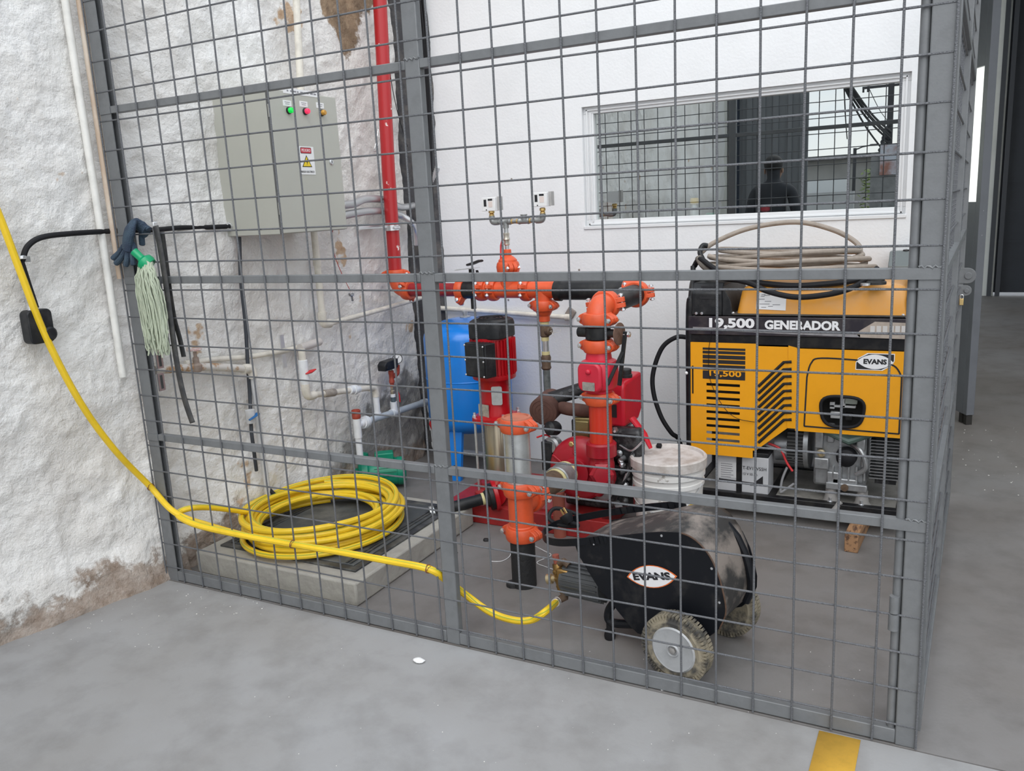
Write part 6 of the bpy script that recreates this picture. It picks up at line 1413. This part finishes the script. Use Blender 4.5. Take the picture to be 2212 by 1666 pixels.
# ================================================================ mop, gloves, straps hanging on the mesh
mcol = M('mop_strands', (0.47, 0.52, 0.40), 0.85, var=0.25, vscale=30)
grn = M('mop_green', (0.0, 0.30, 0.12), 0.35)
mc = Y(313, 565, -0.018)
mop = thing('mop_head', 'pale green string mop head with a green socket hung on the mesh', 'mop', mc-V((0, 0, 0.30)))
sdv = V((-0.62, -0.25, 0.70)).normalized()
B().lathe(mc, sdv, [(0.029, -0.022), (0.032, -0.010), (0.030, 0.004), (0.016, 0.014), (0.014, 0.020), (0.015, 0.052), (0.011, 0.052), (0.011, 0.02), (0, 0.02)], 18).build('socket', grn, mop)
ms = random.Random(17)
for k in range(120):
    a = ms.uniform(0, 2*PI); q = math.sqrt(ms.random()); ox, oy = q*math.cos(a), q*math.sin(a)
    st0 = mc+V((0.010+0.026*ox, -0.004+0.014*oy, -0.006+0.010*ms.random()))
    Ln = ms.uniform(0.24, 0.345)
    end = V((mc.x+0.018+0.062*ox+ms.uniform(-.008, .008), -0.024+0.020*oy, mc.z-Ln))
    m1_ = V((mc.x+0.014+0.055*ox, -0.026+0.024*oy-0.006, mc.z-0.06-0.02*ms.random())); m2_ = V((mc.x+0.018+0.068*ox+ms.uniform(-.006, .006), -0.028+0.024*oy, mc.z-Ln*0.6))
    pth = smooth_path([st0, m1_, m2_, end], 6); wv = [p_+V((0.0022*math.sin(i*2.1+k), 0.0015*math.cos(i*1.7+k), 0)) for i, p_ in enumerate(pth)]
    for p_ in wv:
        if p_.y > -0.006: p_.y = -0.006-0.002*(k % 3)
    B().tube(wv, 0.0028, 5).build('strand', mcol, mop)
nav = M('navy_knit', (0.022, 0.038, 0.07), 0.8, col2=(0.05, 0.085, 0.12), vscale=14, bump=0.5, bscale=260)
def glove(name, label, base, wrist, fingers, thumb, rad):
    g = thing(name, label, 'glove', base, 'gloves hanging on the mesh')
    b = B(); b.tube(smooth_path(wrist, 5), rad, 14, flat=0.55); b.build('palm', nav, g)
    for f in fingers:
        fp = smooth_path(f, 4); m_ = len(fp)
        B().tube(fp, [0.0105 if i < m_-2 else (0.008 if i == m_-2 else 0.003) for i in range(m_)], 10).build('finger', nav, g)
    fp = smooth_path(thumb, 4); m_ = len(fp)
    B().tube(fp, [0.011 if i < m_-2 else (0.008 if i == m_-2 else 0.003) for i in range(m_)], 10).build('thumb', nav, g)
yg = -0.022
wr = [Y(290, 476, yg+0.01), Y(283, 492, yg-0.004), Y(277, 515, yg-0.006), Y(275, 538, yg-0.004)]
glove('work_glove', 'navy knitted work glove hanging fingers down outside the mesh', Y(272, 560, yg), wr,
      [[Y(268, 532, yg), Y(256, 548, yg), Y(247, 556, yg-.004), Y(244, 560, yg-.004)], [Y(273, 538, yg-.004), Y(263, 556, yg-.006), Y(254, 566, yg-.006), Y(249, 570, yg-.006)],
       [Y(277, 540, yg-.006), Y(275, 558, yg-.010), Y(273, 570, yg-.010), Y(271, 573, yg-.010)], [Y(284, 538, yg-.002), Y(287, 556, yg-.004), Y(288, 568, yg-.004), Y(289, 574, yg-.004)]],
      [Y(284, 525, yg), Y(293, 545, yg+.002), Y(296, 560, yg+.002)], [0.014+0.016*min(1, i/7) for i in range(16)])
yg2 = 0.022
wr2 = [Y(292, 474, 0.0), Y(300, 484, 0.014), Y(309, 494, yg2), Y(316, 502, yg2)]
glove('work_glove', 'navy work glove draped behind the mesh with one finger hanging down', Y(312, 510, yg2), wr2,
      [[Y(307, 498, yg2), Y(306, 512, yg2), Y(307, 525, yg2), Y(307, 531, yg2)], [Y(312, 490, yg2), Y(320, 494, yg2), Y(323, 497, yg2)], [Y(312, 497, yg2+.01), Y(319, 502, yg2+.01), Y(321, 504, yg2+.01)]],
      [Y(303, 492, yg2+.006), Y(308, 504, yg2+.012), Y(310, 512, yg2+.012)], [0.013+0.014*min(1, i/6) for i in range(16)])
strapm = M('strap_black', (0.03, 0.031, 0.034), 0.65, col2=(0.07, 0.068, 0.065), vscale=20)
def strap(pts, w_, label, y_dir=(0, 1, 0)):
    pth = smooth_path(pts, 8); b = B()
    vs2 = []; fs2 = []
    for i, p_ in enumerate(pth):
        tn = (pth[min(i+1, len(pth)-1)]-pth[max(i-1, 0)]).normalized(); s_ = V(y_dir).cross(tn).normalized()*(w_/2)
        vs2 += [p_-s_, p_+s_]
    fs2 = [(2*i, 2*i+1, 2*i+3, 2*i+2) for i in range(len(pth)-1)]
    b.add(vs2, fs2); return tag(b.build('strap', strapm, thick=0.003), label, 'strap', 'black straps hanging on the mesh')
strap([Y(336, 488, -0.010), Y(345, 530, -0.012), Y(358, 610, -0.012), Y(370, 700, -0.012), Y(383, 790, -0.010), Y(398, 860, -0.008), Y(416, 914, -0.008)], 0.026, 'long black strap hanging down beside the mop head, reaching lowest')
strap([Y(350, 500, 0.022), Y(358, 560, 0.024), Y(367, 630, 0.026), Y(377, 690, 0.028), Y(388, 730, 0.028), Y(397, 771, 0.028)], 0.022, 'shorter black strap hanging behind the mesh next to the mop head')
B_ = B().box(Y(334, 486, 0.0), (0.012, 0.02, 0.02)); tag(B_.build('wire_clip', zinc, bevel=0.002), 'small metal clip holding the straps on the mesh', 'clip')

# ================================================================ floor marks and debris
stripe = M('floor_yellow', (0.82, 0.47, 0.06), 0.55, var=0.15, vscale=15)
tag(B().add([V((2.373, -0.012, 0.0012)), V((2.474, -0.012, 0.0012)), V((2.468, -0.60, 0.0012)), V((2.370, -0.60, 0.0012))], [(0, 1, 2, 3)]).build('floor_stripe', stripe, thick=0.0016), 'yellow painted stripe on the floor in front of the fence', 'floor marking')
foam = M('foam_cream', (0.72, 0.70, 0.58), 0.8, bump=0.3)
def lump(c, r, name, mat_, label, cat, seed=0, sc=(1, 1, 0.7), group=None):
    b = B(); b.sphere((0, 0, 0), r, 12, 8, sc)
    b.v = [V(c)+p_*(1+0.35*noise.noise(p_.normalized()*1.9+V((seed, 0, 0)))) for p_ in b.v]
    zmin = min(p_.z for p_ in b.v); b.v = [p_-V((0, 0, zmin-0.0005)) for p_ in b.v]
    return tag(b.build(name, mat_, sharp=60), label, cat, group)
lump(Z(349, 1240, 0.02), 0.021, 'foam_lump', foam, 'cream foam lump at the foot of the left fence post', 'foam', 3, (0.9, 0.9, 1.1))
lump(Z(905, 1431), 0.016, 'plaster_scrap', white_pl, 'white plaster scrap on the floor in front of the fence', 'debris', 5, (1.2, 0.8, 0.4))
lump(Z(1431, 1492), 0.006, 'pebble', white_pl, 'tiny white pebble on the floor near the washer wheel', 'pebble', 6)
leafm = M('tar_scrap', (0.012, 0.012, 0.013), 0.7)
for (px, py, r, lb) in ((1049, 1168, 0.017, 'black crumpled scrap on the floor left of the standpipe'), (984, 1195, 0.012, 'small black scrap on the floor behind the middle post')):
    c = Z(px, py); b = B(); rq = random.Random(px)
    poly = [((r*rq.uniform(0.5, 1.2))*math.cos(t), (r*rq.uniform(0.5, 1.2))*math.sin(t)) for t in [2*PI*i/9 for i in range(9)]]
    b.add([c+V((0, 0, r*0.5))]+[c+V((x_, y_, r*0.15+rq.uniform(-0.1, 0.3)*r)) for x_, y_ in poly], [(0, 1+i, 1+(i+1) % 9) for i in range(9)])
    zmin = min(p_.z for p_ in b.v); b.v = [p_-V((0, 0, zmin-0.0015)) for p_ in b.v]
    tag(b.build('floor_scrap', leafm, thick=0.0015), lb, 'debris')
tag(B().tube(smooth_path([Z(1062, 1213, 0.002), Z(1085, 1212, 0.002), Z(1102, 1200, 0.006), Z(1104, 1178, 0.03), Z(1098, 1165, 0.05)], 8), 0.0016, 6).build('loose_wire', white_pl), 'thin white wire curling on the floor left of the standpipe foot', 'wire')
tag(B().tube(smooth_path([Z(1156, 1180, 0.03), Z(1175, 1190, 0.004), Z(1190, 1200, 0.002), Z(1160, 1215, 0.002), Z(1180, 1225, 0.002), Z(1200, 1232, 0.004)], 8), 0.0016, 6).build('loose_wire', white_pl), 'thin white wire tangled on the floor right of the standpipe foot', 'wire')
crumbs = B(); rc = random.Random(9)
def crumb(px, py, r):
    c = Z(px, py); crumbs.lathe(c, (0, 0, 1), [(r, 0), (r*0.9, r*0.3), (0, r*0.5)], 5)
for k in range(60): crumb(rc.uniform(380, 640), rc.uniform(1265, 1330)+0, rc.uniform(0.0008, 0.003))
for k in range(40): crumb(rc.uniform(60, 350), rc.uniform(1290, 1400), rc.uniform(0.0008, 0.0025))
for k in range(30): crumb(rc.uniform(2060, 2200), rc.uniform(920, 1080), rc.uniform(0.001, 0.004))
for k in range(60): crumb(rc.uniform(500, 1900), rc.uniform(1400, 1660), rc.uniform(0.0006, 0.0018))
co_ = crumbs.build('plaster_crumbs', M('crumb_white', (0.68, 0.66, 0.63), 0.8)); tag(co_, 'scattered white plaster crumbs on the concrete floor', 'debris', kind='stuff')

# ================================================================ window in the white wall
alw = M('white_aluminium', (0.74, 0.75, 0.76), 0.35)
win = struct(B().bb(wx0, wx1, WY+0.115, WY+0.12, wz0, wz0+0.004).build('window_1', alw))
gyw = WY+0.045
fw = 0.030
for (a_, b_, c_, d_) in ((wx0, wx1, wz0, wz0+0.040), (wx0, wx1, wz1-0.034, wz1), (wx0, wx0+0.052, wz0+0.040, wz1-0.034), (wx1-0.036, wx1, wz0+0.040, wz1-0.034)):
    f = B().bb(a_, b_, WY+0.022, WY+0.075, c_, d_).build('window_frame', alw, win, bevel=0.002)
for (a_, b_, c_, d_) in ((wx0+0.016, wx1-0.012, wz0+0.014, wz0+0.022), (wx0+0.016, wx0+0.024, wz0+0.014, wz1-0.012), (wx0+0.034, wx0+0.042, wz0+0.03, wz1-0.03), (wx1-0.022, wx1-0.014, wz0+0.014, wz1-0.012), (wx0+0.016, wx1-0.012, wz1-0.020, wz1-0.013)):
    B().bb(a_, b_, WY+0.014, WY+0.024, c_, d_).build('frame_rib', alw, win, bevel=0.001)
B().bb(wx0-0.006, wx1+0.004, WY-0.006, WY+0.004, wz0-0.006, wz0+0.010).build('window_sill', alw, win, bevel=0.002)
gm = bpy.data.materials.new('window_glass'); gm.use_nodes = True; t = gm.node_tree; t.nodes.clear()
mo_ = t.nodes.new('ShaderNodeOutputMaterial'); mxs = t.nodes.new('ShaderNodeMixShader'); gl = t.nodes.new('ShaderNodeBsdfGlossy'); tr_n = t.nodes.new('ShaderNodeBsdfTransparent')
gl.inputs['Roughness'].default_value = 0.0; gl.inputs['Color'].default_value = (0.88, 0.93, 0.92, 1); tr_n.inputs['Color'].default_value = (0.86, 0.90, 0.89, 1); mxs.inputs[0].default_value = 0.5
t.links.new(tr_n.outputs[0], mxs.inputs[1]); t.links.new(gl.outputs[0], mxs.inputs[2]); t.links.new(mxs.outputs[0], mo_.inputs[0])
gx0, gx1, gz0, gz1 = wx0+0.052, wx1-0.036, wz0+0.040, wz1-0.034
B().add([V((gx0, gyw, gz0)), V((gx1, gyw, gz0)), V((gx1, gyw, gz1)), V((gx0, gyw, gz1))], [(0, 1, 2, 3)]).build('pane', gm, win)
# the dim office behind
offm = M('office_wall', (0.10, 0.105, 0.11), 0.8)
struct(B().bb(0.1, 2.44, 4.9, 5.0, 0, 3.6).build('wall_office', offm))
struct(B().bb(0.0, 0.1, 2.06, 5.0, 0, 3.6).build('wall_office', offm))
struct(B().bb(2.44, 2.48, 2.05, 5.0, 0, 3.6).build('wall_office', far_m))
def bottle(px, py, col, nm):
    c = Y(px, py, 2.09); b0 = V((c.x, c.y, wz0+0.0))
    bt = thing('bottle', 'small bottle with a '+nm+' cap standing behind the window glass', 'bottle', b0, 'bottles on the window sill')
    B().lathe(b0, (0, 0, 1), [(0.020, 0), (0.022, 0.004), (0.022, c.z-b0.z-0.045), (0.010, c.z-b0.z-0.020), (0.010, c.z-b0.z-0.012)], 16).build('body', M('bottle_clear', (0.62, 0.66, 0.68), 0.15), bt)
    B().lathe(b0+V((0, 0, c.z-b0.z-0.016)), (0, 0, 1), [(0.016, 0), (0.022, 0.006), (0.022, 0.024), (0.018, 0.030), (0, 0.030)], 14).build('cap', M('cap_'+nm, col, 0.4), bt)
bottle(1500, 434, (0.85, 0.55, 0.02), 'yellow'); bottle(1534, 466, (0.0, 0.25, 0.15), 'green'); bottle(1653, 450, (0.65, 0.02, 0.04), 'red')
struct(B().bb(wx0, wx1, WY+0.076, WY+0.20, wz0-0.03, wz0).build('trim_2', alw))
och = Y(1300, 460, 2.6)
oc = thing('orange_chair', 'orange seat back seen through the left corner of the window', 'chair', (och.x, 2.6, 0))
B().bb(och.x-0.10, och.x+0.06, 2.58, 2.64, 0.95, och.z+0.06).build('backrest', M('seat_orange', (0.65, 0.20, 0.05), 0.6), oc, bevel=0.015)
B().bb(och.x-0.10, och.x+0.06, 2.64, 3.0, 0.92, 0.97).build('seat', MATS['seat_orange'], oc, bevel=0.015)
B().cyl((och.x-0.02, 2.8, 0.0), (och.x-0.02, 2.8, 0.93), 0.03, n=12).build('pedestal', black_pl, oc)
kch = Y(1388, 470, 2.7)
kc = thing('desk_chair', 'black rounded chair back seen through the lower left of the window', 'chair', (kch.x, 2.7, 0))
B().prism(rrect(0.26, 0.42, 0.11), (kch.x, 2.70, kch.z-0.08), (1, 0, 0), (0, 0, 1), (0, 0.06, 0)).build('backrest', black_pl, kc, bevel=0.015)
B().prism(rrect(0.30, 0.34, 0.06), (kch.x, 2.93, 0.88), (1, 0, 0), (0, 1, 0), (0, 0, 0.06)).build('seat', black_pl, kc, bevel=0.015)
B().cyl((kch.x, 2.9, 0.0), (kch.x, 2.9, 0.89), 0.028, n=12).build('pedestal', black_pl, kc)
# switch plate on the white wall, far right
sw_ = Y(1991, 338, WY-0.006)
tag(B().bb(sw_.x-0.010, sw_.x+0.06, WY-0.022, WY-0.0005, sw_.z-0.063, sw_.z+0.063).build('wall_switch_box', white_pl, bevel=0.004), 'white plastic box on the white wall right of the window', 'switch box')
for (px, py) in ((1105, 387), (1251, 583), (1098, 648)):
    c = Y(px, py, WY-0.001); tag(B().lathe(c, (0, -1, 0), [(0.006, 0), (0.004, 0.002), (0, 0.003)], 7).build('wall_anchor', MATS['mortar']), {1105: 'small grey anchor hole in the white wall above the switches', 1251: 'small grey anchor hole in the white wall above the black pipe', 1098: 'small grey anchor hole in the white wall under the manifold'}[px], 'anchor hole')

# ================================================================ passage on the right
dgm = M('door_grey', (0.13, 0.138, 0.155), 0.45, var=0.1, vscale=6)
lfa = V((2.765, 3.32, 0)); lfb = V((2.50, 3.85, 0)); ld = (lfb-lfa).normalized(); ln = V((-ld.y, ld.x, 0)); ln = ln if ln.y < 0 else -ln
door = thing('steel_door', 'open grey steel door with a narrow lit pane beside the white wall', 'door', lfa)
def dq(s_, z, o_=0): return lfa+ld*s_+ln*o_+V((0, 0, z))
zp0, zp1 = Z(2100, 435, 0).z, 0
def dz_(px, py): return PL(px, py, lfa, ln).z
zA, zB = dz_(2108, 436), dz_(2122, 145)
for (s0_, s1_, z0_, z1_, nm) in ((0, 0.045, 0.06, 2.55, 'stile'), (0.045, 0.55, 0.06, zA, 'lower_panel'), (0.045, 0.55, zB, 2.55, 'upper_panel')):
    B().beam(dq((s0_+s1_)/2, z0_), dq((s0_+s1_)/2, z1_), s1_-s0_, 0.045, up=ln).build(nm, dgm, door, bevel=0.002)
B().beam(dq(0.30, zA), dq(0.30, zB), 0.51, 0.010, up=ln).build('pane', M('frosted_pane_glow', (0.80, 0.82, 0.78), 0.5, emit=0.75), door)  # emission stands in for light coming through the pane from behind
for (s_, w_) in ((0.022, 0.030), (0.075, 0.030)):
    B().beam(dq(s_, 0.0), dq(s_, 0.06), w_, 0.034, up=ln).build('foot_tube', M('hollow_dark', (0.02, 0.018, 0.016), 0.7), door)
hA, hB = PL(2124, 443, lfa+V((0.04, 0, 0)), ln), PL(2120, 518, lfa+V((0.04, 0, 0)), ln)
hb2 = B().cyl(hB, hA, 0.010, n=12).build('pull_handle', zinc, door)
for f in (0.15, 0.85):
    q = hB.lerp(hA, f); B().cyl(q, V((lfa.x-0.005, lfa.y, q.z)), 0.006, n=10).build('handle_stud', zinc, hb2)
# far dark door
navy = M('roller_navy', (0.030, 0.036, 0.048), 0.55, var=0.15, vscale=3)
fd = struct(B().bb(3.10, 4.56, 9.93, 9.98, 0.04, 3.6).build('door_1', navy))
for k in range(9): B().bb(3.16, 4.5, 9.925, 9.93, 0.3+k*0.36, 0.32+k*0.36).build('panel_rib', navy, fd)
for x in (3.04, 3.13): B().bb(x, x+0.05, 9.86, 9.93, 0, 3.6).build('door_frame', M('frame_navy', (0.05, 0.055, 0.065), 0.5), fd)

# ================================================================ outside, behind the viewer (it shows in the window)
GYW = gyw
def mir(px, py, y): q = Y(px, py, 2*GYW-y); return V((q.x, y, q.z))
struct(B().bb(-40, 40, -70, -8.0, -0.14, -0.02).build('ground_street', M('asphalt', (0.20, 0.20, 0.20), 0.85, var=0.2, vscale=2)))
struct(B().bb(-0.9, -0.12, -6.1, -5.6, 0, 3.6).build('pillar_wall', M('pillar_cream', (0.60, 0.59, 0.54), 0.7)))
sgm = M('sheet_gate', (0.15, 0.155, 0.16), 0.5)
sgt = thing('sheet_metal_gate', 'dark ribbed sheet metal gate leaf mirrored in the middle of the window', 'gate', (0.4, -5.7, 0))
B().bb(-0.08, 0.90, -5.74, -5.71, 0.05, 3.4).build('leaf', sgm, sgt)
B().bb(-0.10, 0.02, -5.72, -5.60, 0.0, 3.5).build('post', M('post_navy', (0.02, 0.028, 0.045), 0.5), sgt, bevel=0.005)
for k in range(5): B().bb(0.12+k*0.17, 0.19+k*0.17, -5.71, -5.685, 0.05, 3.4).build('rib', sgm, sgt)
cw = M('rough_block', (0.27, 0.27, 0.265), 0.9, bump=0.9, bscale=14, var=0.3, vscale=6)
a_, b_ = mir(1882, 330, -7.4), mir(1975, 320, -7.4)
struct(B().bb(a_.x, b_.x+0.5, -7.8, -7.4, 0, a_.z).build('boundary_wall', cw))
p0_ = mir(1922, 312, -7.38)
tag(B().bb(p0_.x-0.12, p0_.x+0.16, -7.395, -7.37, p0_.z-0.42, p0_.z).build('poster', M('poster_plastic', (0.55, 0.57, 0.62), 0.3, col2=(0.35, 0.16, 0.12), vscale=4), bevel=0.003), 'wrinkled plastic poster on the rough wall mirrored in the window', 'poster')
hw_m = M('house_grey', (0.34, 0.33, 0.31), 0.85, var=0.2, vscale=0.8)
h0_, h1_ = mir(1738, 345, -22), mir(1890, 345, -22)
hz0 = mir(1800, 345, -22).z
hs3 = thing('street_house', 'grey flat roofed house across the street mirrored in the window', 'house', (h0_.x, -24, 0))
B().bb(h0_.x-0.6, h1_.x+0.4, -26, -22, 0, hz0).build('walls', hw_m, hs3); B().bb(h0_.x-0.8, h1_.x+0.6, -26.2, -21.7, hz0, hz0+0.12).build('roof', M('roof_dark', (0.12, 0.12, 0.12), 0.8), hs3)
w0, w1 = mir(1735, 392, -18), mir(1845, 392, -18)
struct(B().bb(w0.x-0.5, w1.x, -18.3, -18, 0, mir(1800, 415, -18).z).build('street_wall', M('street_wall_grey', (0.42, 0.42, 0.41), 0.85, var=0.2, vscale=1)))
struct(B().bb(w0.x-0.2, w1.x-0.3, -19.6, -19, 0, mir(1800, 388, -19).z).build('street_wall', M('street_wall_white', (0.62, 0.63, 0.63), 0.8)))
pz = mir(1926, 200, -16)
pole = thing('utility_pole', 'dark utility pole with a crossarm mirrored in the window', 'pole', (pz.x, -16, 0))
pm = M('pole_dark', (0.045, 0.045, 0.048), 0.8)
B().cyl((pz.x, -16, 0), (pz.x-0.02, -16, 7.5), 0.075, 0.055, n=12).build('shaft', pm, pole)
ca = mir(1926, 184, -16)
B().bb(ca.x-0.62, ca.x+0.5, -16.05, -15.95, ca.z-0.025, ca.z+0.025).build('crossarm', pm, pole)
for dx in (-0.6, -0.5, 0.3): B().cyl((ca.x+dx, -16, ca.z-0.10), (ca.x+dx, -16, ca.z), 0.022, n=8).build('insulator', pm, pole)
jb0 = mir(1922, 290, -15.9)
for k in range(7):
    B().tube(smooth_path([jb0+V((-0.02-0.03*k, 0, 0.2-0.10*k)), jb0+V((-0.10-0.02*k, 0.02, 0.1-0.09*k)), jb0+V((0.0, 0.05, -0.05-0.07*k))], 5), 0.035, 6).build('cable_tangle', pm, pole)
for k, (px1_, py1_, px2_, py2_, r) in enumerate(((1832, 188, 1915, 298, 0.022), (1838, 186, 1920, 290, 0.03), (1842, 186, 1924, 300, 0.02), (1846, 186, 1925, 285, 0.022), (1828, 188, 1908, 325, 0.02), (1878, 183, 1926, 270, 0.007), (1824, 188, 1830, 300, 0.012))):
    e0, e1 = mir(px1_, py1_, -11.0), mir(px2_, py2_, -15.9)
    e0 = e0+(e0-e1)*0.35; md = e0.lerp(e1, 0.55)-V((0, 0, 0.12))
    tag(B().tube(smooth_path([e0, md, e1], 8), r, 6).build('overhead_cable', pm), ('lower cable of the bundle', 'thickest cable of the bundle', 'middle cable of the bundle', 'upper cable of the bundle', 'lowest sagging cable', 'single thin cable apart on the right', 'steep thin cable apart on the left')[k]+' running to the utility pole mirrored in the window', 'cable', 'overhead cables')
lpz = mir(1847, 320, -20)
lpp = thing('street_lamp', 'thin distant street lamp mirrored in the window', 'street lamp', (lpz.x, -20, 0))
B().cyl((lpz.x, -20, 0), (lpz.x, -20, lpz.z), 0.045, n=8).build('shaft', pm, lpp)
B().tube([V((lpz.x, -20, lpz.z-0.05)), V((lpz.x+0.2, -20, lpz.z+0.02)), V((lpz.x+0.42, -20, lpz.z+0.05))], 0.02, 6).build('arm', pm, lpp)
B().box((lpz.x+0.5, -20, lpz.z+0.05), (0.22, 0.12, 0.05)).build('lantern', pm, lpp)
gbz = mir(1872, 400, -9)
bush = B(); rbb = random.Random(12)
for k in range(260):
    c = V((gbz.x+rbb.gauss(0, 0.05), -9+rbb.gauss(0, 0.15), rbb.uniform(0.05, mir(1872, 365, -9).z))); a = rbb.uniform(0, 6.28)
    d = V((math.cos(a), math.sin(a), rbb.uniform(-.5, .5)))*0.05; e = V((-d.y, d.x, 0.02))*0.5
    bush.add([c-d, c+e, c+d, c-e], [(0, 1, 2, 3)])
tag(bush.build('street_bush', M('leaf_green', (0.14, 0.20, 0.04), 0.7)), 'patch of green leaves by the rough wall mirrored in the window', 'bush')

# bystander who shows as a dark shape in the glass
pc0 = mir(1671, 365, -2.5); headz = pc0.z; s_p = (mir(1671, 339, -2.5).z)/1.72
per = thing('person', 'person in dark clothes standing with arms down, mirrored in the window', 'person', (pc0.x, -2.5, 0))
def skin_body(name, nodes, edges, mat_, parent):
    me = bpy.data.meshes.new(name); me.from_pydata([n[0] for n in nodes], edges, []); me.update()
    ob = bpy.data.objects.new(name, me); C.objects.link(ob); ob.location = (pc0.x, -2.5, 0)
    sk2 = ob.modifiers.new('skin', 'SKIN'); sk2.use_smooth_shade = True
    lay = me.skin_vertices[0].data if me.skin_vertices else None
    if lay:
        for i, n in enumerate(nodes): lay[i].radius = (n[1], n[2] if len(n) > 2 else n[1]); 
        lay[0].use_root = True
    sb = ob.modifiers.new('sub', 'SUBSURF'); sb.levels = 2; sb.render_levels = 2
    me.materials.append(mat_); attach(ob, parent); return ob
k_ = s_p
def n3(x, y, z, r, r2=None): return (V((x*k_, -y*k_, z*k_)), r*k_, (r2 or r)*k_)
nodes = [n3(0, 0, 0.95, 0.15, 0.11), n3(0, 0, 1.12, 0.145, 0.10), n3(0, 0, 1.30, 0.16, 0.11), n3(0, 0, 1.42, 0.12, 0.09), n3(0, 0, 1.50, 0.055), n3(0, 0.01, 1.60, 0.078, 0.095), n3(0, 0.0, 1.68, 0.06, 0.075),
         n3(-0.17, 0, 1.40, 0.065), n3(-0.23, 0, 1.15, 0.05), n3(-0.24, 0.05, 0.93, 0.038), n3(-0.24, 0.08, 0.84, 0.03),
         n3(0.17, 0, 1.40, 0.065), n3(0.23, 0, 1.15, 0.05), n3(0.24, 0.05, 0.93, 0.038), n3(0.24, 0.08, 0.84, 0.03),
         n3(-0.09, 0, 0.82, 0.095), n3(-0.10, 0.01, 0.48, 0.065), n3(-0.10, -0.01, 0.09, 0.045), n3(-0.11, 0.13, 0.04, 0.038),
         n3(0.09, 0, 0.82, 0.095), n3(0.10, 0.01, 0.48, 0.065), n3(0.10, -0.01, 0.09, 0.045), n3(0.11, 0.13, 0.04, 0.038)]
edges = [(0, 1), (1, 2), (2, 3), (3, 4), (4, 5), (5, 6), (3, 7), (7, 8), (8, 9), (9, 10), (3, 11), (11, 12), (12, 13), (13, 14), (0, 15), (15, 16), (16, 17), (17, 18), (0, 19), (19, 20), (20, 21), (21, 22)]
try:
    skin_body('body', nodes, edges, M('dark_clothes', (0.03, 0.032, 0.038), 0.85), per)
    hb3 = B().sphere(V((pc0.x, -2.5+0.008*k_, 1.655*k_)), 0.088*k_, 18, 10, (1, 1.12, 0.95)).build('hair', M('dark_hair', (0.012, 0.011, 0.011), 0.7), per)
    skn = M('skin_tone', (0.30, 0.17, 0.11), 0.6)
    for sx in (-1, 1):
        B().sphere(V((pc0.x+sx*0.030*k_, -2.5-0.098*k_, 1.61*k_)), 0.011*k_, 10, 6).build('eye', M('eye_white', (0.7, 0.7, 0.7), 0.3), per)
        B().sphere(V((pc0.x+sx*0.082*k_, -2.5-0.01*k_, 1.59*k_)), 0.022*k_, 10, 6, (0.4, 0.8, 1.3)).build('ear', skn, per)
        for f in range(4): B().tube([V((pc0.x+sx*0.24*k_, -2.5-(0.06+0.014*f)*k_, 0.83*k_)), V((pc0.x+sx*0.24*k_, -2.5-(0.062+0.014*f)*k_, (0.78-0.006*(f % 2))*k_)), V((pc0.x+sx*0.235*k_, -2.5-(0.06+0.013*f)*k_, (0.745-0.01*(f in (1, 2)))*k_))], 0.008*k_, 8).build('finger', skn, per)
        B().tube([V((pc0.x+sx*0.23*k_, -2.5-0.10*k_, 0.86*k_)), V((pc0.x+sx*0.215*k_, -2.5-0.125*k_, 0.81*k_)), V((pc0.x+sx*0.21*k_, -2.5-0.125*k_, 0.785*k_))], 0.009*k_, 8).build('thumb', skn, per)
    B().sphere(V((pc0.x, -2.5-0.035*k_, 1.585*k_)), 0.078*k_, 18, 10, (0.95, 1.0, 1.25)).build('face', skn, per)
    B().tube([V((pc0.x, -2.5-0.108*k_, 1.605*k_)), V((pc0.x, -2.5-0.125*k_, 1.575*k_)), V((pc0.x, -2.5-0.110*k_, 1.568*k_))], [0.007, 0.013, 0.009], 8).build('nose', skn, per)
    B().tube([V((pc0.x-0.024*k_, -2.5-0.098*k_, 1.543*k_)), V((pc0.x, -2.5-0.106*k_, 1.54*k_)), V((pc0.x+0.024*k_, -2.5-0.098*k_, 1.543*k_))], 0.006, 8).build('mouth', M('lips', (0.28, 0.10, 0.08), 0.5), per)
except Exception as ex_:
    print('person', ex_)
